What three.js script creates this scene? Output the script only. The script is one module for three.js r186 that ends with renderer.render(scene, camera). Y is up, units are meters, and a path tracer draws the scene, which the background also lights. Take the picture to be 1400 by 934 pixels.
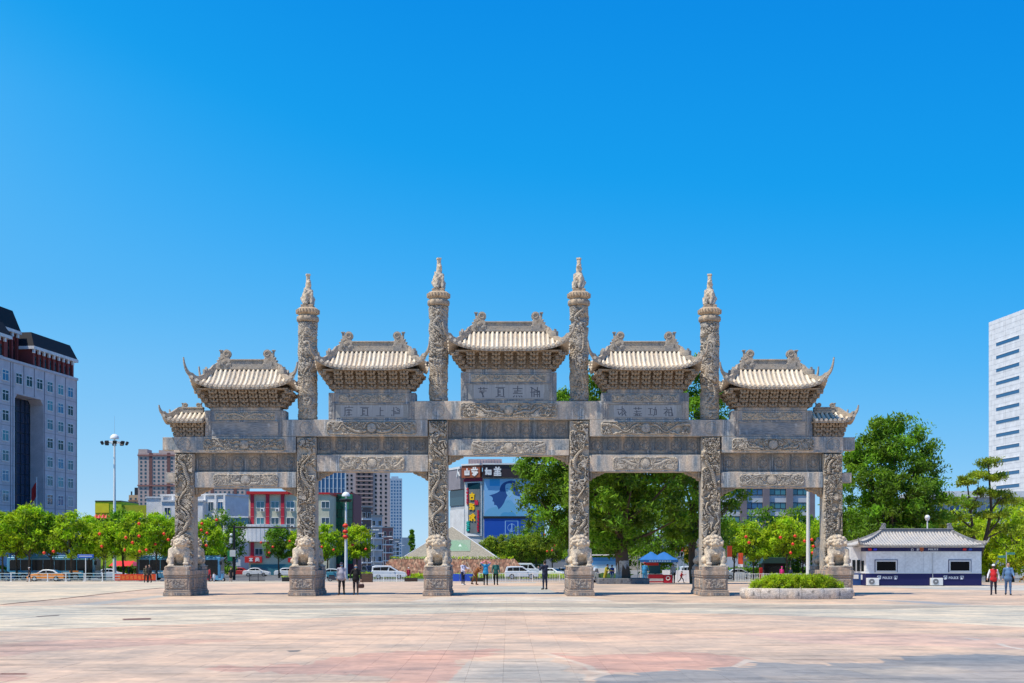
import * as THREE from 'three';
import { mergeGeometries, mergeVertices } from 'three/addons/utils/BufferGeometryUtils.js';
import { RoundedBoxGeometry } from 'three/addons/geometries/RoundedBoxGeometry.js';
import { MarchingCubes } from 'three/addons/objects/MarchingCubes.js';

// ---------------------------------------------------------------- camera, sky, sun, exposure
const F = 1750, CX = 695.5, HZ = 759, EYE = 2.15;          // focal length and principal point in pixels of the 1400 x 934 photograph
const scene = new THREE.Scene();
const camera = new THREE.PerspectiveCamera(2 * Math.atan(467 / F) * 180 / Math.PI, 1400 / 934, 0.5, 6000);
camera.position.set(0, EYE, 0);
camera.lookAt(0, EYE, -100);
camera.setViewOffset(1400, 934, 700 - CX, 467 - HZ, 1400, 934);
camera.updateProjectionMatrix();
scene.add(camera);
const renderer = new THREE.WebGLRenderer({ antialias: true });
renderer.setSize(1024, 683);
renderer.toneMapping = THREE.LinearToneMapping;
renderer.toneMappingExposure = 1.0;
renderer.shadowMap.enabled = true;

const s2l = (c) => { c /= 255; return c <= 0.04045 ? c / 12.92 : Math.pow((c + 0.055) / 1.055, 2.4); };
{ // clear deep-blue sky, paler towards the horizon and towards the sun's side
  const W = 512, H = 256, data = new Float32Array(W * H * 4);
  const rows = [[-90, 150, 150, 150], [-2, 190, 222, 245], [0.6, 186, 222, 248], [2.5, 158, 211, 249], [5, 128, 198, 248], [8, 100, 187, 247], [12, 64, 173, 245], [17, 24, 158, 238], [23.5, 14, 142, 231], [35, 12, 122, 216], [60, 10, 106, 196], [90, 12, 100, 188]];
  for (let j = 0; j < H; j++) for (let i = 0; i < W; i++) {
    const el = ((j + 0.5) / H - 0.5) * 180, az = ((i + 0.5) / W - 0.5) * 2 * Math.PI;
    const dx = Math.cos(az) * Math.cos(el * Math.PI / 180);
    const e = el <= 0 ? el : Math.max(0, el + 6 * dx * Math.min(1, el / 8) - (dx < 0 ? Math.min(6, 38 * dx * dx) * Math.min(1, Math.max(0, (el - 11) / 8)) : 0));
    let k = 0; while (k < rows.length - 2 && rows[k + 1][0] < e) k++;
    const a = rows[k], b = rows[k + 1], t = Math.min(1, Math.max(0, (e - a[0]) / (b[0] - a[0])));
    const o = (j * W + i) * 4;
    for (let c = 0; c < 3; c++) data[o + c] = s2l(a[c + 1] + (b[c + 1] - a[c + 1]) * t);
    data[o + 3] = 1;
  }
  const sky = new THREE.DataTexture(data, W, H, THREE.RGBAFormat, THREE.FloatType);
  sky.mapping = THREE.EquirectangularReflectionMapping; sky.magFilter = sky.minFilter = THREE.LinearFilter; sky.wrapS = THREE.RepeatWrapping;
  sky.colorSpace = THREE.LinearSRGBColorSpace; sky.needsUpdate = true;
  scene.background = sky; scene.environment = sky; scene.environmentIntensity = 1;
}
const sun = new THREE.DirectionalLight(new THREE.Color(1.0, 0.93, 0.80), 5.0);
sun.position.set(-0.44 * 120, 120, -69 + 0.25 * 120);
sun.target.position.set(0, 0, -69);
sun.castShadow = true;
sun.shadow.mapSize.set(4096, 4096);
Object.assign(sun.shadow.camera, { left: -90, right: 90, top: 120, bottom: -120, near: 1, far: 400 });
scene.add(sun, sun.target);

// ---------------------------------------------------------------- helpers
function rng(seed) { let a = seed * 2654435761 >>> 0; return () => { a |= 0; a = a + 0x6D2B79F5 | 0; let t = Math.imul(a ^ a >>> 15, 1 | a); t = t + Math.imul(t ^ t >>> 7, 61 | t) ^ t; return ((t ^ t >>> 14) >>> 0) / 4294967296; }; }
const hash = (x, y, z) => { let h = Math.imul(x, 374761393) + Math.imul(y, 668265263) + Math.imul(z, 2147483647 ^ 0x5bd1e995); h = Math.imul(h ^ h >>> 13, 1274126177); return ((h ^ h >>> 16) >>> 0) / 4294967296; };
function noise(x, y, z = 0) {
  const X = Math.floor(x), Y = Math.floor(y), Z = Math.floor(z), s = (t) => t * t * (3 - 2 * t), u = s(x - X), v = s(y - Y), w = s(z - Z);
  const l = (a, b, t) => a + (b - a) * t;
  const p = (k) => l(l(hash(X, Y, k), hash(X + 1, Y, k), u), l(hash(X, Y + 1, k), hash(X + 1, Y + 1, k), u), v);
  return w ? l(p(Z), p(Z + 1), w) : p(Z);
}
const fbm = (x, y, z = 0, o = 4) => { let s = 0, a = 0.5, n = 0; for (let i = 0; i < o; i++) { s += a * noise(x, y, z + i * 17); n += a; a *= 0.5; x *= 2.03; y *= 2.03; } return s / n; };
// periodic noise for textures that repeat
function pnoise(x, y, px, py, k) { const X = Math.floor(x), Y = Math.floor(y), s = (t) => t * t * (3 - 2 * t), u = s(x - X), v = s(y - Y), m = (a, n) => ((a % n) + n) % n, h = (i, j) => hash(m(X + i, px), m(Y + j, py), k); return (h(0, 0) * (1 - u) + h(1, 0) * u) * (1 - v) + (h(0, 1) * (1 - u) + h(1, 1) * u) * v; }
const pfbm = (u, v, n, k, o = 4) => { let s = 0, a = 0.5, t = 0; for (let i = 0; i < o; i++) { s += a * pnoise(u * n, v * n, n, n, k + i); t += a; a *= 0.5; n *= 2; } return s / t; };
const clamp = (x, a = 0, b = 1) => Math.min(b, Math.max(a, x));
const smooth = (a, b, x) => { const t = clamp((x - a) / (b - a)); return t * t * (3 - 2 * t); };
const mix = (a, b, t) => a + (b - a) * t;
function dataTex(w, h, f, srgb = true, metres = 1) {   // f(u, v) -> [r, g, b] in 0..1 (sRGB when srgb)
  const d = new Uint8Array(w * h * 4);
  for (let j = 0; j < h; j++) for (let i = 0; i < w; i++) { const c = f((i + 0.5) / w, (j + 0.5) / h), o = (j * w + i) * 4; d[o] = clamp(c[0]) * 255; d[o + 1] = clamp(c[1]) * 255; d[o + 2] = clamp(c[2]) * 255; d[o + 3] = 255; }
  const t = new THREE.DataTexture(d, w, h); t.wrapS = t.wrapT = THREE.RepeatWrapping; t.magFilter = THREE.LinearFilter; t.minFilter = THREE.LinearMipmapLinearFilter; t.generateMipmaps = true;
  if (srgb) t.colorSpace = THREE.SRGBColorSpace;
  t.repeat.set(1 / metres, 1 / metres); t.needsUpdate = true; return t;
}
function canvasTex(w, h, draw) {
  const c = document.createElement('canvas'); c.width = w; c.height = h; const g = c.getContext('2d'); draw(g, w, h);
  const t = new THREE.CanvasTexture(c); t.colorSpace = THREE.SRGBColorSpace; t.magFilter = THREE.LinearFilter; t.anisotropy = 4; return t;
}
const lin = (r, g, b) => new THREE.Color().setRGB(r, g, b);
function mat(r, g, b, roughness = 0.8, extra = {}) { return new THREE.MeshStandardMaterial({ color: lin(r, g, b), roughness, metalness: 0, ...extra }); }

const taken = new Map();
function numbered(name) { const n = taken.get(name) || 0; taken.set(name, n + 1); return n ? `${name}_${String(n).padStart(3, '0')}` : name; }
function tag(o, label, category, group, kind) { if (label) o.userData.label = label; if (category) o.userData.category = category; if (group) o.userData.group = group; if (kind) o.userData.kind = kind; return o; }
function thing(name, label, category, pos = [0, 0, 0], turn = 0, group) { const o = new THREE.Group(); o.name = numbered(name); o.position.set(...pos); o.rotation.y = turn; scene.add(o); return tag(o, label, category, group); }
function dup(root, pos, turn, label, base) { const r = root.clone(); r.name = numbered(base || root.name.replace(/_\d+$/, '')); scene.add(r); r.position.set(...pos); r.rotation.y = turn; r.userData = { ...root.userData }; if (label) r.userData.label = label; return r; }
const at = (px, py, d) => [(px - CX) * d / F, EYE - (py - HZ) * d / F, -d];         // the point seen at a pixel, at distance d
const wx = (px, d) => (px - CX) * d / F, wy = (py, d) => EYE - (py - HZ) * d / F;
const groundY = (d) => d < 95 ? 0 : d < 160 ? -1.15 * (d - 95) / 65 : d < 260 ? -1.15 - 0.0066 * (d - 160) : -1.81;

// uv in metres by the face's main direction
function boxUV(g) {
  const p = g.attributes.position, n = g.attributes.normal, uv = new Float32Array(p.count * 2);
  for (let i = 0; i < p.count; i++) {
    const ax = Math.abs(n.getX(i)), ay = Math.abs(n.getY(i)), az = Math.abs(n.getZ(i)), x = p.getX(i), y = p.getY(i), z = p.getZ(i);
    if (ay >= ax && ay >= az) { uv[2 * i] = x; uv[2 * i + 1] = z; } else if (ax > az) { uv[2 * i] = z; uv[2 * i + 1] = y; } else { uv[2 * i] = x; uv[2 * i + 1] = y; }
  }
  g.setAttribute('uv', new THREE.BufferAttribute(uv, 2)); return g;
}
const M4 = (pos, rot = [0, 0, 0], sc = [1, 1, 1]) => new THREE.Matrix4().compose(new THREE.Vector3(...pos), new THREE.Quaternion().setFromEuler(new THREE.Euler(...rot)), new THREE.Vector3(...sc));
const V = (x, y, z) => new THREE.Vector3(x, y, z);
class MB {                                            // collects shapes, then becomes one mesh
  constructor() { this.g = []; this.c = null; }
  add(g, m) { if (g.index) g = g.toNonIndexed(); if (m) g.applyMatrix4(m); for (const k of Object.keys(g.attributes)) if (!['position', 'normal', 'uv', 'color'].includes(k)) g.deleteAttribute(k); if (!g.attributes.normal) g.computeVertexNormals(); this.g.push(g); return this; }
  box(x0, x1, y0, y1, z0, z1, m) { const g = new THREE.BoxGeometry(x1 - x0, y1 - y0, z1 - z0); g.translate((x0 + x1) / 2, (y0 + y1) / 2, (z0 + z1) / 2); return this.add(g, m); }
  rbox(x0, x1, y0, y1, z0, z1, r = 0.03, m, seg = 1) { const g = new RoundedBoxGeometry(x1 - x0, y1 - y0, z1 - z0, seg, Math.min(r, (x1 - x0) / 2.01, (y1 - y0) / 2.01, (z1 - z0) / 2.01)); g.translate((x0 + x1) / 2, (y0 + y1) / 2, (z0 + z1) / 2); return this.add(g, m); }
  cyl(a, b, r0, r1 = r0, seg = 10, m) { const A = V(...a), B = V(...b), d = B.clone().sub(A), L = d.length(); const g = new THREE.CylinderGeometry(r1, r0, L, seg); const q = new THREE.Quaternion().setFromUnitVectors(V(0, 1, 0), d.normalize()); g.applyQuaternion(q); g.translate(...A.add(B).multiplyScalar(0.5).toArray()); return this.add(g, m); }
  bar(a, b, w, h) { const A = V(...a), B = V(...b), d = B.clone().sub(A), L = d.length(); const g = new THREE.BoxGeometry(w, h, L); const m = new THREE.Matrix4().lookAt(B, A, V(0, 1, 0.0001)); g.applyMatrix4(m); g.translate(...A.add(B).multiplyScalar(0.5).toArray()); return this.add(g); }
  sph(p, r, sx = 1, sy = 1, sz = 1, seg = 10) { const g = new THREE.SphereGeometry(r, seg, Math.max(6, seg * 0.7 | 0)); g.scale(sx, sy, sz); g.translate(...p); return this.add(g); }
  tube(pts, r, seg = 6, n = 24, closed = false) { const c = new THREE.CatmullRomCurve3(pts.map((p) => V(...p)), closed); return this.add(new THREE.TubeGeometry(c, n, r, seg, closed)); }
  lathe(pts, seg = 16, m) { return this.add(new THREE.LatheGeometry(pts.map((p) => new THREE.Vector2(...p)), seg), m); }
  ext(pts, depth, m, bevel = 0, holes = []) { const s = new THREE.Shape(pts.map((p) => new THREE.Vector2(...p))); for (const h of holes) s.holes.push(new THREE.Path(h.map((p) => new THREE.Vector2(...p)))); const g = new THREE.ExtrudeGeometry(s, { depth, bevelEnabled: bevel > 0, bevelSize: bevel, bevelThickness: bevel, bevelSegments: 1, steps: 1 }); return this.add(g, m); }
  geo(uv = true) { const some = this.g.some((g) => g.attributes.color); for (const g of this.g) { if (!g.attributes.uv) g.setAttribute('uv', new THREE.BufferAttribute(new Float32Array(g.attributes.position.count * 2), 2)); if (some && !g.attributes.color) g.setAttribute('color', new THREE.BufferAttribute(new Float32Array(g.attributes.position.count * 3).fill(1), 3)); } const g = this.g.length > 1 ? mergeGeometries(this.g) : this.g[0]; return uv ? boxUV(g) : g; }
  build(name, material, parent, uv = true) { return put(name, this.geo(uv), material, parent); }
}
function put(name, geometry, material, parent = scene) { const m = new THREE.Mesh(geometry, material); m.name = parent === scene ? numbered(name) : name; m.castShadow = m.receiveShadow = true; parent.add(m); return m; }
const mb = () => new MB();
// a curved sheet from a function (u, v in 0..1) -> [x, y, z]
function sheet(nu, nv, f, flip = false) {
  const p = [], idx = [];
  for (let j = 0; j <= nv; j++) for (let i = 0; i <= nu; i++) p.push(...f(i / nu, j / nv));
  for (let j = 0; j < nv; j++) for (let i = 0; i < nu; i++) { const a = j * (nu + 1) + i, b = a + 1, c = a + nu + 1, d = c + 1; flip ? idx.push(a, c, b, b, c, d) : idx.push(a, b, c, b, d, c); }
  const g = new THREE.BufferGeometry(); g.setAttribute('position', new THREE.Float32BufferAttribute(p, 3)); g.setIndex(idx); g.computeVertexNormals(); return boxUV(g);
}
// a closed surface round a signed distance field
function sdfGeo(f, min, max, res, colour) {
  const mc = new MarchingCubes(res, new THREE.MeshBasicMaterial(), false, false, 120000);
  mc.isolation = 0; const h = res / 2, c = [0, 1, 2].map((k) => (min[k] + max[k]) / 2), s = [0, 1, 2].map((k) => (max[k] - min[k]) / 2);
  for (let z = 0; z < res; z++) for (let y = 0; y < res; y++) for (let x = 0; x < res; x++)
    mc.field[x + y * res + z * res * res] = -f((x - h) / h * s[0] + c[0], (y - h) / h * s[1] + c[1], (z - h) / h * s[2] + c[2]) / Math.max(...s);
  mc.update();
  const n = mc.count, g = new THREE.BufferGeometry(), p = new Float32Array(n * 3);
  for (let i = 0; i < n; i++) for (let k = 0; k < 3; k++) p[3 * i + k] = mc.positionArray[3 * i + k] * s[k] + c[k];
  g.setAttribute('position', new THREE.BufferAttribute(p, 3));
  const w = mergeVertices(g, 1e-5); w.computeVertexNormals();
  if (colour) { const q = w.attributes.position, col = new Float32Array(q.count * 3); for (let i = 0; i < q.count; i++) { const k = colour(q.getX(i), q.getY(i), q.getZ(i)); col[3 * i] = k[0]; col[3 * i + 1] = k[1]; col[3 * i + 2] = k[2]; } w.setAttribute('color', new THREE.BufferAttribute(col, 3)); }
  return boxUV(w);
}
const capsule = (x, y, z, a, b, ra, rb) => { const bx = b[0] - a[0], by = b[1] - a[1], bz = b[2] - a[2], px = x - a[0], py = y - a[1], pz = z - a[2]; const t = clamp((px * bx + py * by + pz * bz) / (bx * bx + by * by + bz * bz + 1e-9)); return Math.hypot(px - bx * t, py - by * t, pz - bz * t) - (ra + (rb - ra) * t); };
const smin = (a, b, k) => { const h = Math.max(k - Math.abs(a - b), 0) / k; return Math.min(a, b) - h * h * k * 0.25; };
// ---------------------------------------------------------------- materials
const stoneMap = dataTex(512, 512, (u, v) => { const a = pfbm(u, v, 4, 3, 5), b = pfbm(u, v, 64, 9, 2), c = pfbm(u, v, 128, 21, 1), d = pfbm(u, v, 12, 31, 3); let k = 0.80 + 0.22 * (a - 0.5) + 0.26 * (b - 0.5) + 0.2 * (c - 0.5); if (d > 0.62) k -= (d - 0.62) * 0.9; const w = (a - 0.5) * 0.1; return [k + w, k, k - w * 1.4]; }, true, 2.1);
const stoneBump = dataTex(256, 256, (u, v) => { const k = 0.5 + 0.5 * (pfbm(u, v, 48, 5, 2) - 0.5) + 0.6 * (pfbm(u, v, 12, 6, 3) - 0.5); return [k, k, k]; }, false, 1.3);
const stainMap = dataTex(512, 512, (u, v) => { const a = pfbm(u, v * 0.25, 8, 3, 4), b = pfbm(u, v, 64, 9, 2), r = pnoise(u * 48, v * 4, 48, 4, 7) * pnoise(u * 16, v * 2, 16, 2, 8); let k = 0.77 + 0.42 * (a - 0.5) + 0.24 * (b - 0.5); k += r > 0.5 ? (r - 0.5) * 0.9 : 0; const w = (a - 0.5) * 0.22; return [k + w, k, k - w]; }, true, 2.6);
const stone = (r, g, b, o = {}) => mat(r, g, b, 0.86, { map: stoneMap, bumpMap: stoneBump, bumpScale: 0.012, ...o });
const tileMap = dataTex(256, 256, (u, v) => { const k = 0.93 + 0.16 * (pfbm(u, v, 4, 53, 4) - 0.5) + 0.16 * (pfbm(u, v, 48, 59, 2) - 0.5), w = 0.08 * (pfbm(u, v, 6, 61, 2) - 0.5); return [k + w, k, k - w]; }, true, 1.7);
const S = {
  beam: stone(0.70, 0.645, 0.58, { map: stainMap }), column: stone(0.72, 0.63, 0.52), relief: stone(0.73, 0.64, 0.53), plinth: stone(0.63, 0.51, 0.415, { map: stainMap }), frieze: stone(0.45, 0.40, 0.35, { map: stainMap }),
  plaque: stone(0.52, 0.51, 0.50, { map: stainMap }), tile: stone(0.93, 0.80, 0.62, { map: tileMap }), bracket: stone(0.58, 0.45, 0.32), ridge: stone(0.62, 0.53, 0.43), lion: stone(0.93, 0.78, 0.60), ring: stone(0.74, 0.57, 0.40),
};
const TILES = [[0.93, 0.80, 0.62], [0.86, 0.73, 0.56], [0.97, 0.85, 0.67], [0.80, 0.68, 0.53]].map((c) => stone(...c, { map: tileMap }));
const plaster = dataTex(256, 256, (u, v) => { const k = 0.9 + 0.16 * (pfbm(u, v, 4, 40, 4) - 0.5) + 0.08 * (pfbm(u, v, 64, 44, 1) - 0.5); return [k, k, k]; }, true, 6);
const wall = (r, g, b, rough = 0.8) => mat(r, g, b, rough, { map: plaster });
const glass = (r, g, b) => new THREE.MeshPhysicalMaterial({ color: lin(r, g, b), roughness: 0.06, metalness: 0, specularIntensity: 1, ior: 1.6 });
const C = {
  window: glass(0.03, 0.07, 0.10), windowDark: new THREE.MeshPhysicalMaterial({ color: lin(0.010, 0.013, 0.016), roughness: 0.12, specularIntensity: 0.55 }), teal: glass(0.05, 0.19, 0.24), blueGlass: glass(0.03, 0.12, 0.26), white: wall(0.90, 0.90, 0.90), frame: mat(0.7, 0.7, 0.7, 0.5), black: mat(0.012, 0.012, 0.014, 0.5), darkMetal: mat(0.03, 0.033, 0.04, 0.45, { metalness: 0.3 }),
  whitePaint: mat(0.78, 0.78, 0.78, 0.45), red: mat(0.55, 0.02, 0.02, 0.55), lantern: mat(0.75, 0.035, 0.015, 0.6), yellow: mat(0.8, 0.55, 0.02, 0.5), steel: mat(0.55, 0.57, 0.6, 0.35, { metalness: 0.6 }), rubber: mat(0.015, 0.015, 0.016, 0.8), blue: mat(0.01, 0.06, 0.42, 0.5), navy: mat(0.006, 0.008, 0.10, 0.45),
  orange: mat(0.75, 0.16, 0.02, 0.6), bark: mat(0.10, 0.07, 0.05, 0.95), concrete: wall(0.42, 0.40, 0.37),
};

// ---------------------------------------------------------------- ground
const plazaMap = (() => {
  const W = 2048, H = 1536, X0 = -40, X1 = 40, D0 = 16, D1 = 100;
  const cv = document.createElement('canvas'); cv.width = W; cv.height = H; const g = cv.getContext('2d');
  const q = (px, py) => { const d = EYE * F / Math.max(py - HZ, 10); return [((px - CX) * d / F - X0) / (X1 - X0) * W, (D1 - d) / (D1 - D0) * H]; };
  const poly = (pts, fill, jag = 0, seed = 1) => { g.fillStyle = fill; g.beginPath(); const r = rng(seed); pts.forEach((p, i) => { const a = q(...p); if (!i) g.moveTo(...a); else { const b = q(...pts[i - 1]), n = jag ? 7 : 1; for (let k = 1; k <= n; k++) { const t = k / n, e = k < n ? jag : 0; g.lineTo(mix(b[0], a[0], t) + (r() - 0.5) * e, mix(b[1], a[1], t) + (r() - 0.5) * e); } } }); g.closePath(); g.fill(); };
  const line = (pts, colour, w) => { g.strokeStyle = colour; g.lineWidth = w; g.beginPath(); pts.forEach((p, i) => i ? g.lineTo(...q(...p)) : g.moveTo(...q(...p))); g.stroke(); };
  g.fillStyle = 'rgb(201,174,150)'; g.fillRect(0, 0, W, H);
  // beyond the arc of grey paving: pink slabs with grey spokes
  poly([[-900, 800], [2400, 800], [2400, 832], [1400, 826], [700, 822], [0, 828], [-900, 834]], 'rgb(197,172,148)');
  poly([[-900, 790], [262, 799], [222, 803.5], [150, 811], [80, 819], [0, 827], [-900, 868]], 'rgb(202,186,160)');
  poly([[90, 828], [128, 828], [240, 814], [215, 814]], 'rgb(172,166,156)'); poly([[1190, 820], [1260, 822], [1330, 827], [1290, 827]], 'rgb(166,162,158)');
  poly([[643, 801.5], [742, 801.5], [765, 812.5], [636, 812.5]], 'rgb(176,171,158)'); poly([[600, 815.5], [800, 815.5], [840, 822.5], [560, 822.5]], 'rgb(204,190,172)');
  poly([[1165, 800], [1420, 800], [1700, 810], [1290, 806]], 'rgb(190,184,172)');
  line([[0, 827], [80, 819], [150, 811], [222, 803.5]], 'rgb(120,92,72)', 9);
  // the arc of grey paving
  poly([[-900, 838], [0, 829], [300, 825.5], [700, 823], [1100, 825.5], [1400, 828], [2400, 838], [2400, 905], [1400, 858], [1200, 846], [1000, 839.5], [700, 836], [500, 842], [300, 852], [0, 863], [-900, 905]], 'rgb(197,186,165)');
  poly([[85, 831], [300, 828.5], [700, 824.5], [1000, 826.5], [1365, 828.5], [1200, 833.5], [1000, 832], [700, 830], [300, 833], [200, 834]], 'rgb(164,154,139)');
  line([[0, 848], [80, 841], [350, 838.5], [700, 834], [1000, 836], [1250, 838], [1400, 842]], 'rgb(140,138,134)', 3); line([[-300, 870], [0, 857], [250, 849], [500, 841], [700, 835.6], [900, 836], [1100, 842], [1400, 854]], 'rgb(128,126,122)', 3);
  // the picture laid in coloured slabs in the foreground
  poly([[-200, 900], [60, 876], [200, 872], [330, 876], [180, 884], [60, 890], [-200, 925]], 'rgb(198,163,142)', 10, 3);
  poly([[-300, 925], [40, 921], [36, 926], [0, 934], [-300, 960]], 'rgb(196,158,138)', 10, 4);
  poly([[278, 915], [345, 909], [420, 909], [500, 893], [560, 890], [692, 888], [655, 899], [622, 904], [640, 915], [600, 936], [535, 936], [530, 925], [420, 921], [300, 918]], 'rgb(199,158,137)', 14, 5);
  poly([[745, 893], [800, 897], [940, 892], [1000, 895], [1022, 903], [1005, 912], [960, 916], [830, 921], [805, 911], [775, 902]], 'rgb(197,156,136)', 14, 6);
  poly([[700, 866], [800, 868], [960, 868], [1010, 872], [900, 876], [760, 874]], 'rgb(202,172,148)', 12, 7); poly([[1010, 866], [1260, 866], [1400, 874], [1500, 890], [1300, 884], [1100, 880]], 'rgb(202,170,150)', 12, 8);
  poly([[640, 904], [760, 899], [800, 934], [610, 936]], 'rgb(190,174,156)', 12, 9);
  poly([[786, 940], [800, 930], [840, 922], [930, 917], [1010, 913], [1032, 905], [1130, 909], [1180, 907], [1240, 897], [1330, 895], [1400, 897], [1700, 905], [1700, 1000], [700, 1000]], 'rgb(150,145,140)', 16, 10);
  poly([[1150, 915], [1300, 912], [1340, 920], [1200, 924]], 'rgb(164,155,144)', 14, 11); poly([[1040, 925], [1120, 922], [1200, 930], [1080, 934]], 'rgb(162,152,142)', 14, 12);
  line([[745, 893], [775, 902], [805, 911], [810, 917], [830, 921], [800, 930]], 'rgb(206,184,162)', 4); line([[1005, 912], [1022, 903], [1032, 905]], 'rgb(210,190,170)', 4); line([[1366, 880], [1376, 884], [1400, 888]], 'rgb(214,198,180)', 4); line([[1318, 872], [1340, 875]], 'rgb(212,194,176)', 4);
  poly([[168, 846], [206, 845], [206, 847.6], [168, 848.2]], 'rgb(110,84,74)'); poly([[48, 842.6], [82, 840.6], [80, 842], [52, 843.6]], 'rgb(112,100,90)'); poly([[392, 889.5], [412, 888.8], [408, 891.4], [396, 891.8]], 'rgb(120,114,108)'); poly([[0, 920.5], [36, 920.5], [36, 922.5], [0, 922.5]], 'rgb(132,92,74)');
  const im = g.getImageData(0, 0, W, H).data, data = new Uint8Array(W * H * 4);
  for (let j = 0; j < H; j++) for (let i = 0; i < W; i++) {
    const o = (j * W + i) * 4, t = ((H - 1 - j) * W + i) * 4, x = i * (X1 - X0) / W, y = j * (D1 - D0) / H;
    const n = fbm(x * 0.22, y * 0.30, 2, 3) - 0.5, m = fbm(x * 1.1, y * 1.4, 40, 3) - 0.5, f = noise(x * 9, y * 9, 80) - 0.5;
    const sp = noise(x * 16, y * 16, 120) > 0.93 && noise(x * 1.7, y * 1.7, 33) > 0.5 ? -0.10 : 0, dirt = Math.max(0, fbm(x * 0.5, y * 2.2, 60, 4) - 0.56) * -0.6;
    const k = 1 + n * 0.18 + m * 0.22 + f * 0.10 + sp + dirt, w = m * 0.05 + n * 0.08;
    data[t] = clamp(im[o] * (k + w), 0, 255); data[t + 1] = clamp(im[o + 1] * k, 0, 255); data[t + 2] = clamp(im[o + 2] * (k - w), 0, 255); data[t + 3] = 255;
  }
  const t = new THREE.DataTexture(data, W, H); t.magFilter = THREE.LinearFilter; t.minFilter = THREE.LinearMipmapLinearFilter; t.generateMipmaps = true; t.colorSpace = THREE.SRGBColorSpace; t.wrapS = t.wrapT = THREE.MirroredRepeatWrapping; t.anisotropy = 16; t.needsUpdate = true;
  t.box = [X0, X1, D0, D1]; return t;
})();
function plazaUV(g) { const p = g.attributes.position, [X0, X1, D0, D1] = plazaMap.box, uv = new Float32Array(p.count * 2); for (let i = 0; i < p.count; i++) { uv[2 * i] = (p.getX(i) - X0) / (X1 - X0); uv[2 * i + 1] = (-p.getZ(i) - D0) / (D1 - D0); } g.setAttribute('uv', new THREE.BufferAttribute(uv, 2)); return g; }
const grainBump = dataTex(256, 256, (u, v) => { const k = 0.5 + 0.6 * (pfbm(u, v, 32, 15, 3) - 0.5); return [k, k, k]; }, false, 1); grainBump.repeat.set(80 / 1.7, 84 / 1.7);
const pavingMats = [0.94, 0.975, 1.0, 1.025, 1.05].map((k, i) => new THREE.MeshStandardMaterial({ map: plazaMap, bumpMap: grainBump, bumpScale: 0.006, roughness: 0.78 + 0.02 * i, color: lin(k, k * (1 - 0.004 * i), k * (1.0 - 0.01 * i)) }));
{
  const plaza = put('plaza_ground', plazaUV(sheet(60, 78, (u, v) => { const d = mix(-20, 161, v); return [mix(-170, 170, u), d < 95 ? -0.012 : groundY(d) - 0.012, -d]; })), pavingMats[2]);
  tag(plaza, 'pink, beige and grey stone paving of the wide square', 'paving', null, 'structure');
  // slabs: the large near ones one by one, the rest as one mass
  const r = rng(11), w = 0.65, gap = 0.0035, near = [], far = [0, 1, 2, 3, 4].map(mb);
  for (let j = 0; j < 66; j++) for (let i = -46; i <= 46; i++) {
    const d = 19.6 + j * w, x = (i + 0.5) * w - 0.1; if (Math.abs(x) > d * 0.418 + 0.8) continue;
    near.push([x, d]);
  }
  near.sort((a, b) => a[1] - b[1]);
  const slabGeo = (x, d) => { const g = new THREE.BoxGeometry(w - gap, 0.05, w - gap); g.rotateX((r() - 0.5) * 0.003); g.rotateZ((r() - 0.5) * 0.003); g.translate(x, -0.025 + (r() - 0.5) * 0.002, -d); return plazaUV(g); };
  near.forEach(([x, d], k) => { if (k < 298) put('paving_slab', slabGeo(x, d), pavingMats[Math.floor(r() * 5)], plaza); else far[Math.floor(r() * 5)].add(slabGeo(x, d)); });
  far.forEach((b, i) => { b.build('far_paving', pavingMats[i], plaza, false).userData.kind = 'stuff'; });
  const asphaltMap = dataTex(256, 256, (u, v) => { const k = 0.8 + 0.3 * (pfbm(u, v, 4, 70, 4) - 0.5) + 0.14 * (pfbm(u, v, 96, 71, 1) - 0.5); return [k, k, k]; }, true, 9);
  const road = put('road', sheet(40, 20, (u, v) => { const d = mix(161, 262, v); return [mix(-260, 260, u), groundY(d) - 0.02, -d]; }), mat(0.26, 0.255, 0.25, 0.85, { map: asphaltMap }));
  tag(road, 'grey asphalt road beyond the square', 'road', null, 'structure');
  const land = put('ground', (() => { const g = new THREE.PlaneGeometry(9000, 6000); g.rotateX(-Math.PI / 2); g.translate(0, -2.05, 2500 - 3000 - 100); return boxUV(g); })(), mat(0.22, 0.21, 0.19, 0.9));
  tag(land, 'grey ground of the city reaching to the horizon', 'ground', null, 'structure');
  const line = mb(); for (let x = -120; x < 120; x += 9) line.box(x, x + 4, groundY(196) + 0.003, groundY(196) + 0.006, -196.2, -195.9); tag(line.build('road_marking', mat(0.7, 0.7, 0.68, 0.6)), 'white dashed lane marking on the road', 'marking', null, 'structure');
  const kerb = mb(); for (let x = -150; x < 150; x += 2) kerb.rbox(x, x + 1.985, groundY(161) - 0.2, groundY(161) + 0.13, -161.3, -160.95, 0.03); tag(kerb.build('kerb', C.concrete), 'pale stone kerb along the edge of the square', 'kerb', null, 'structure');
}
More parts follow.
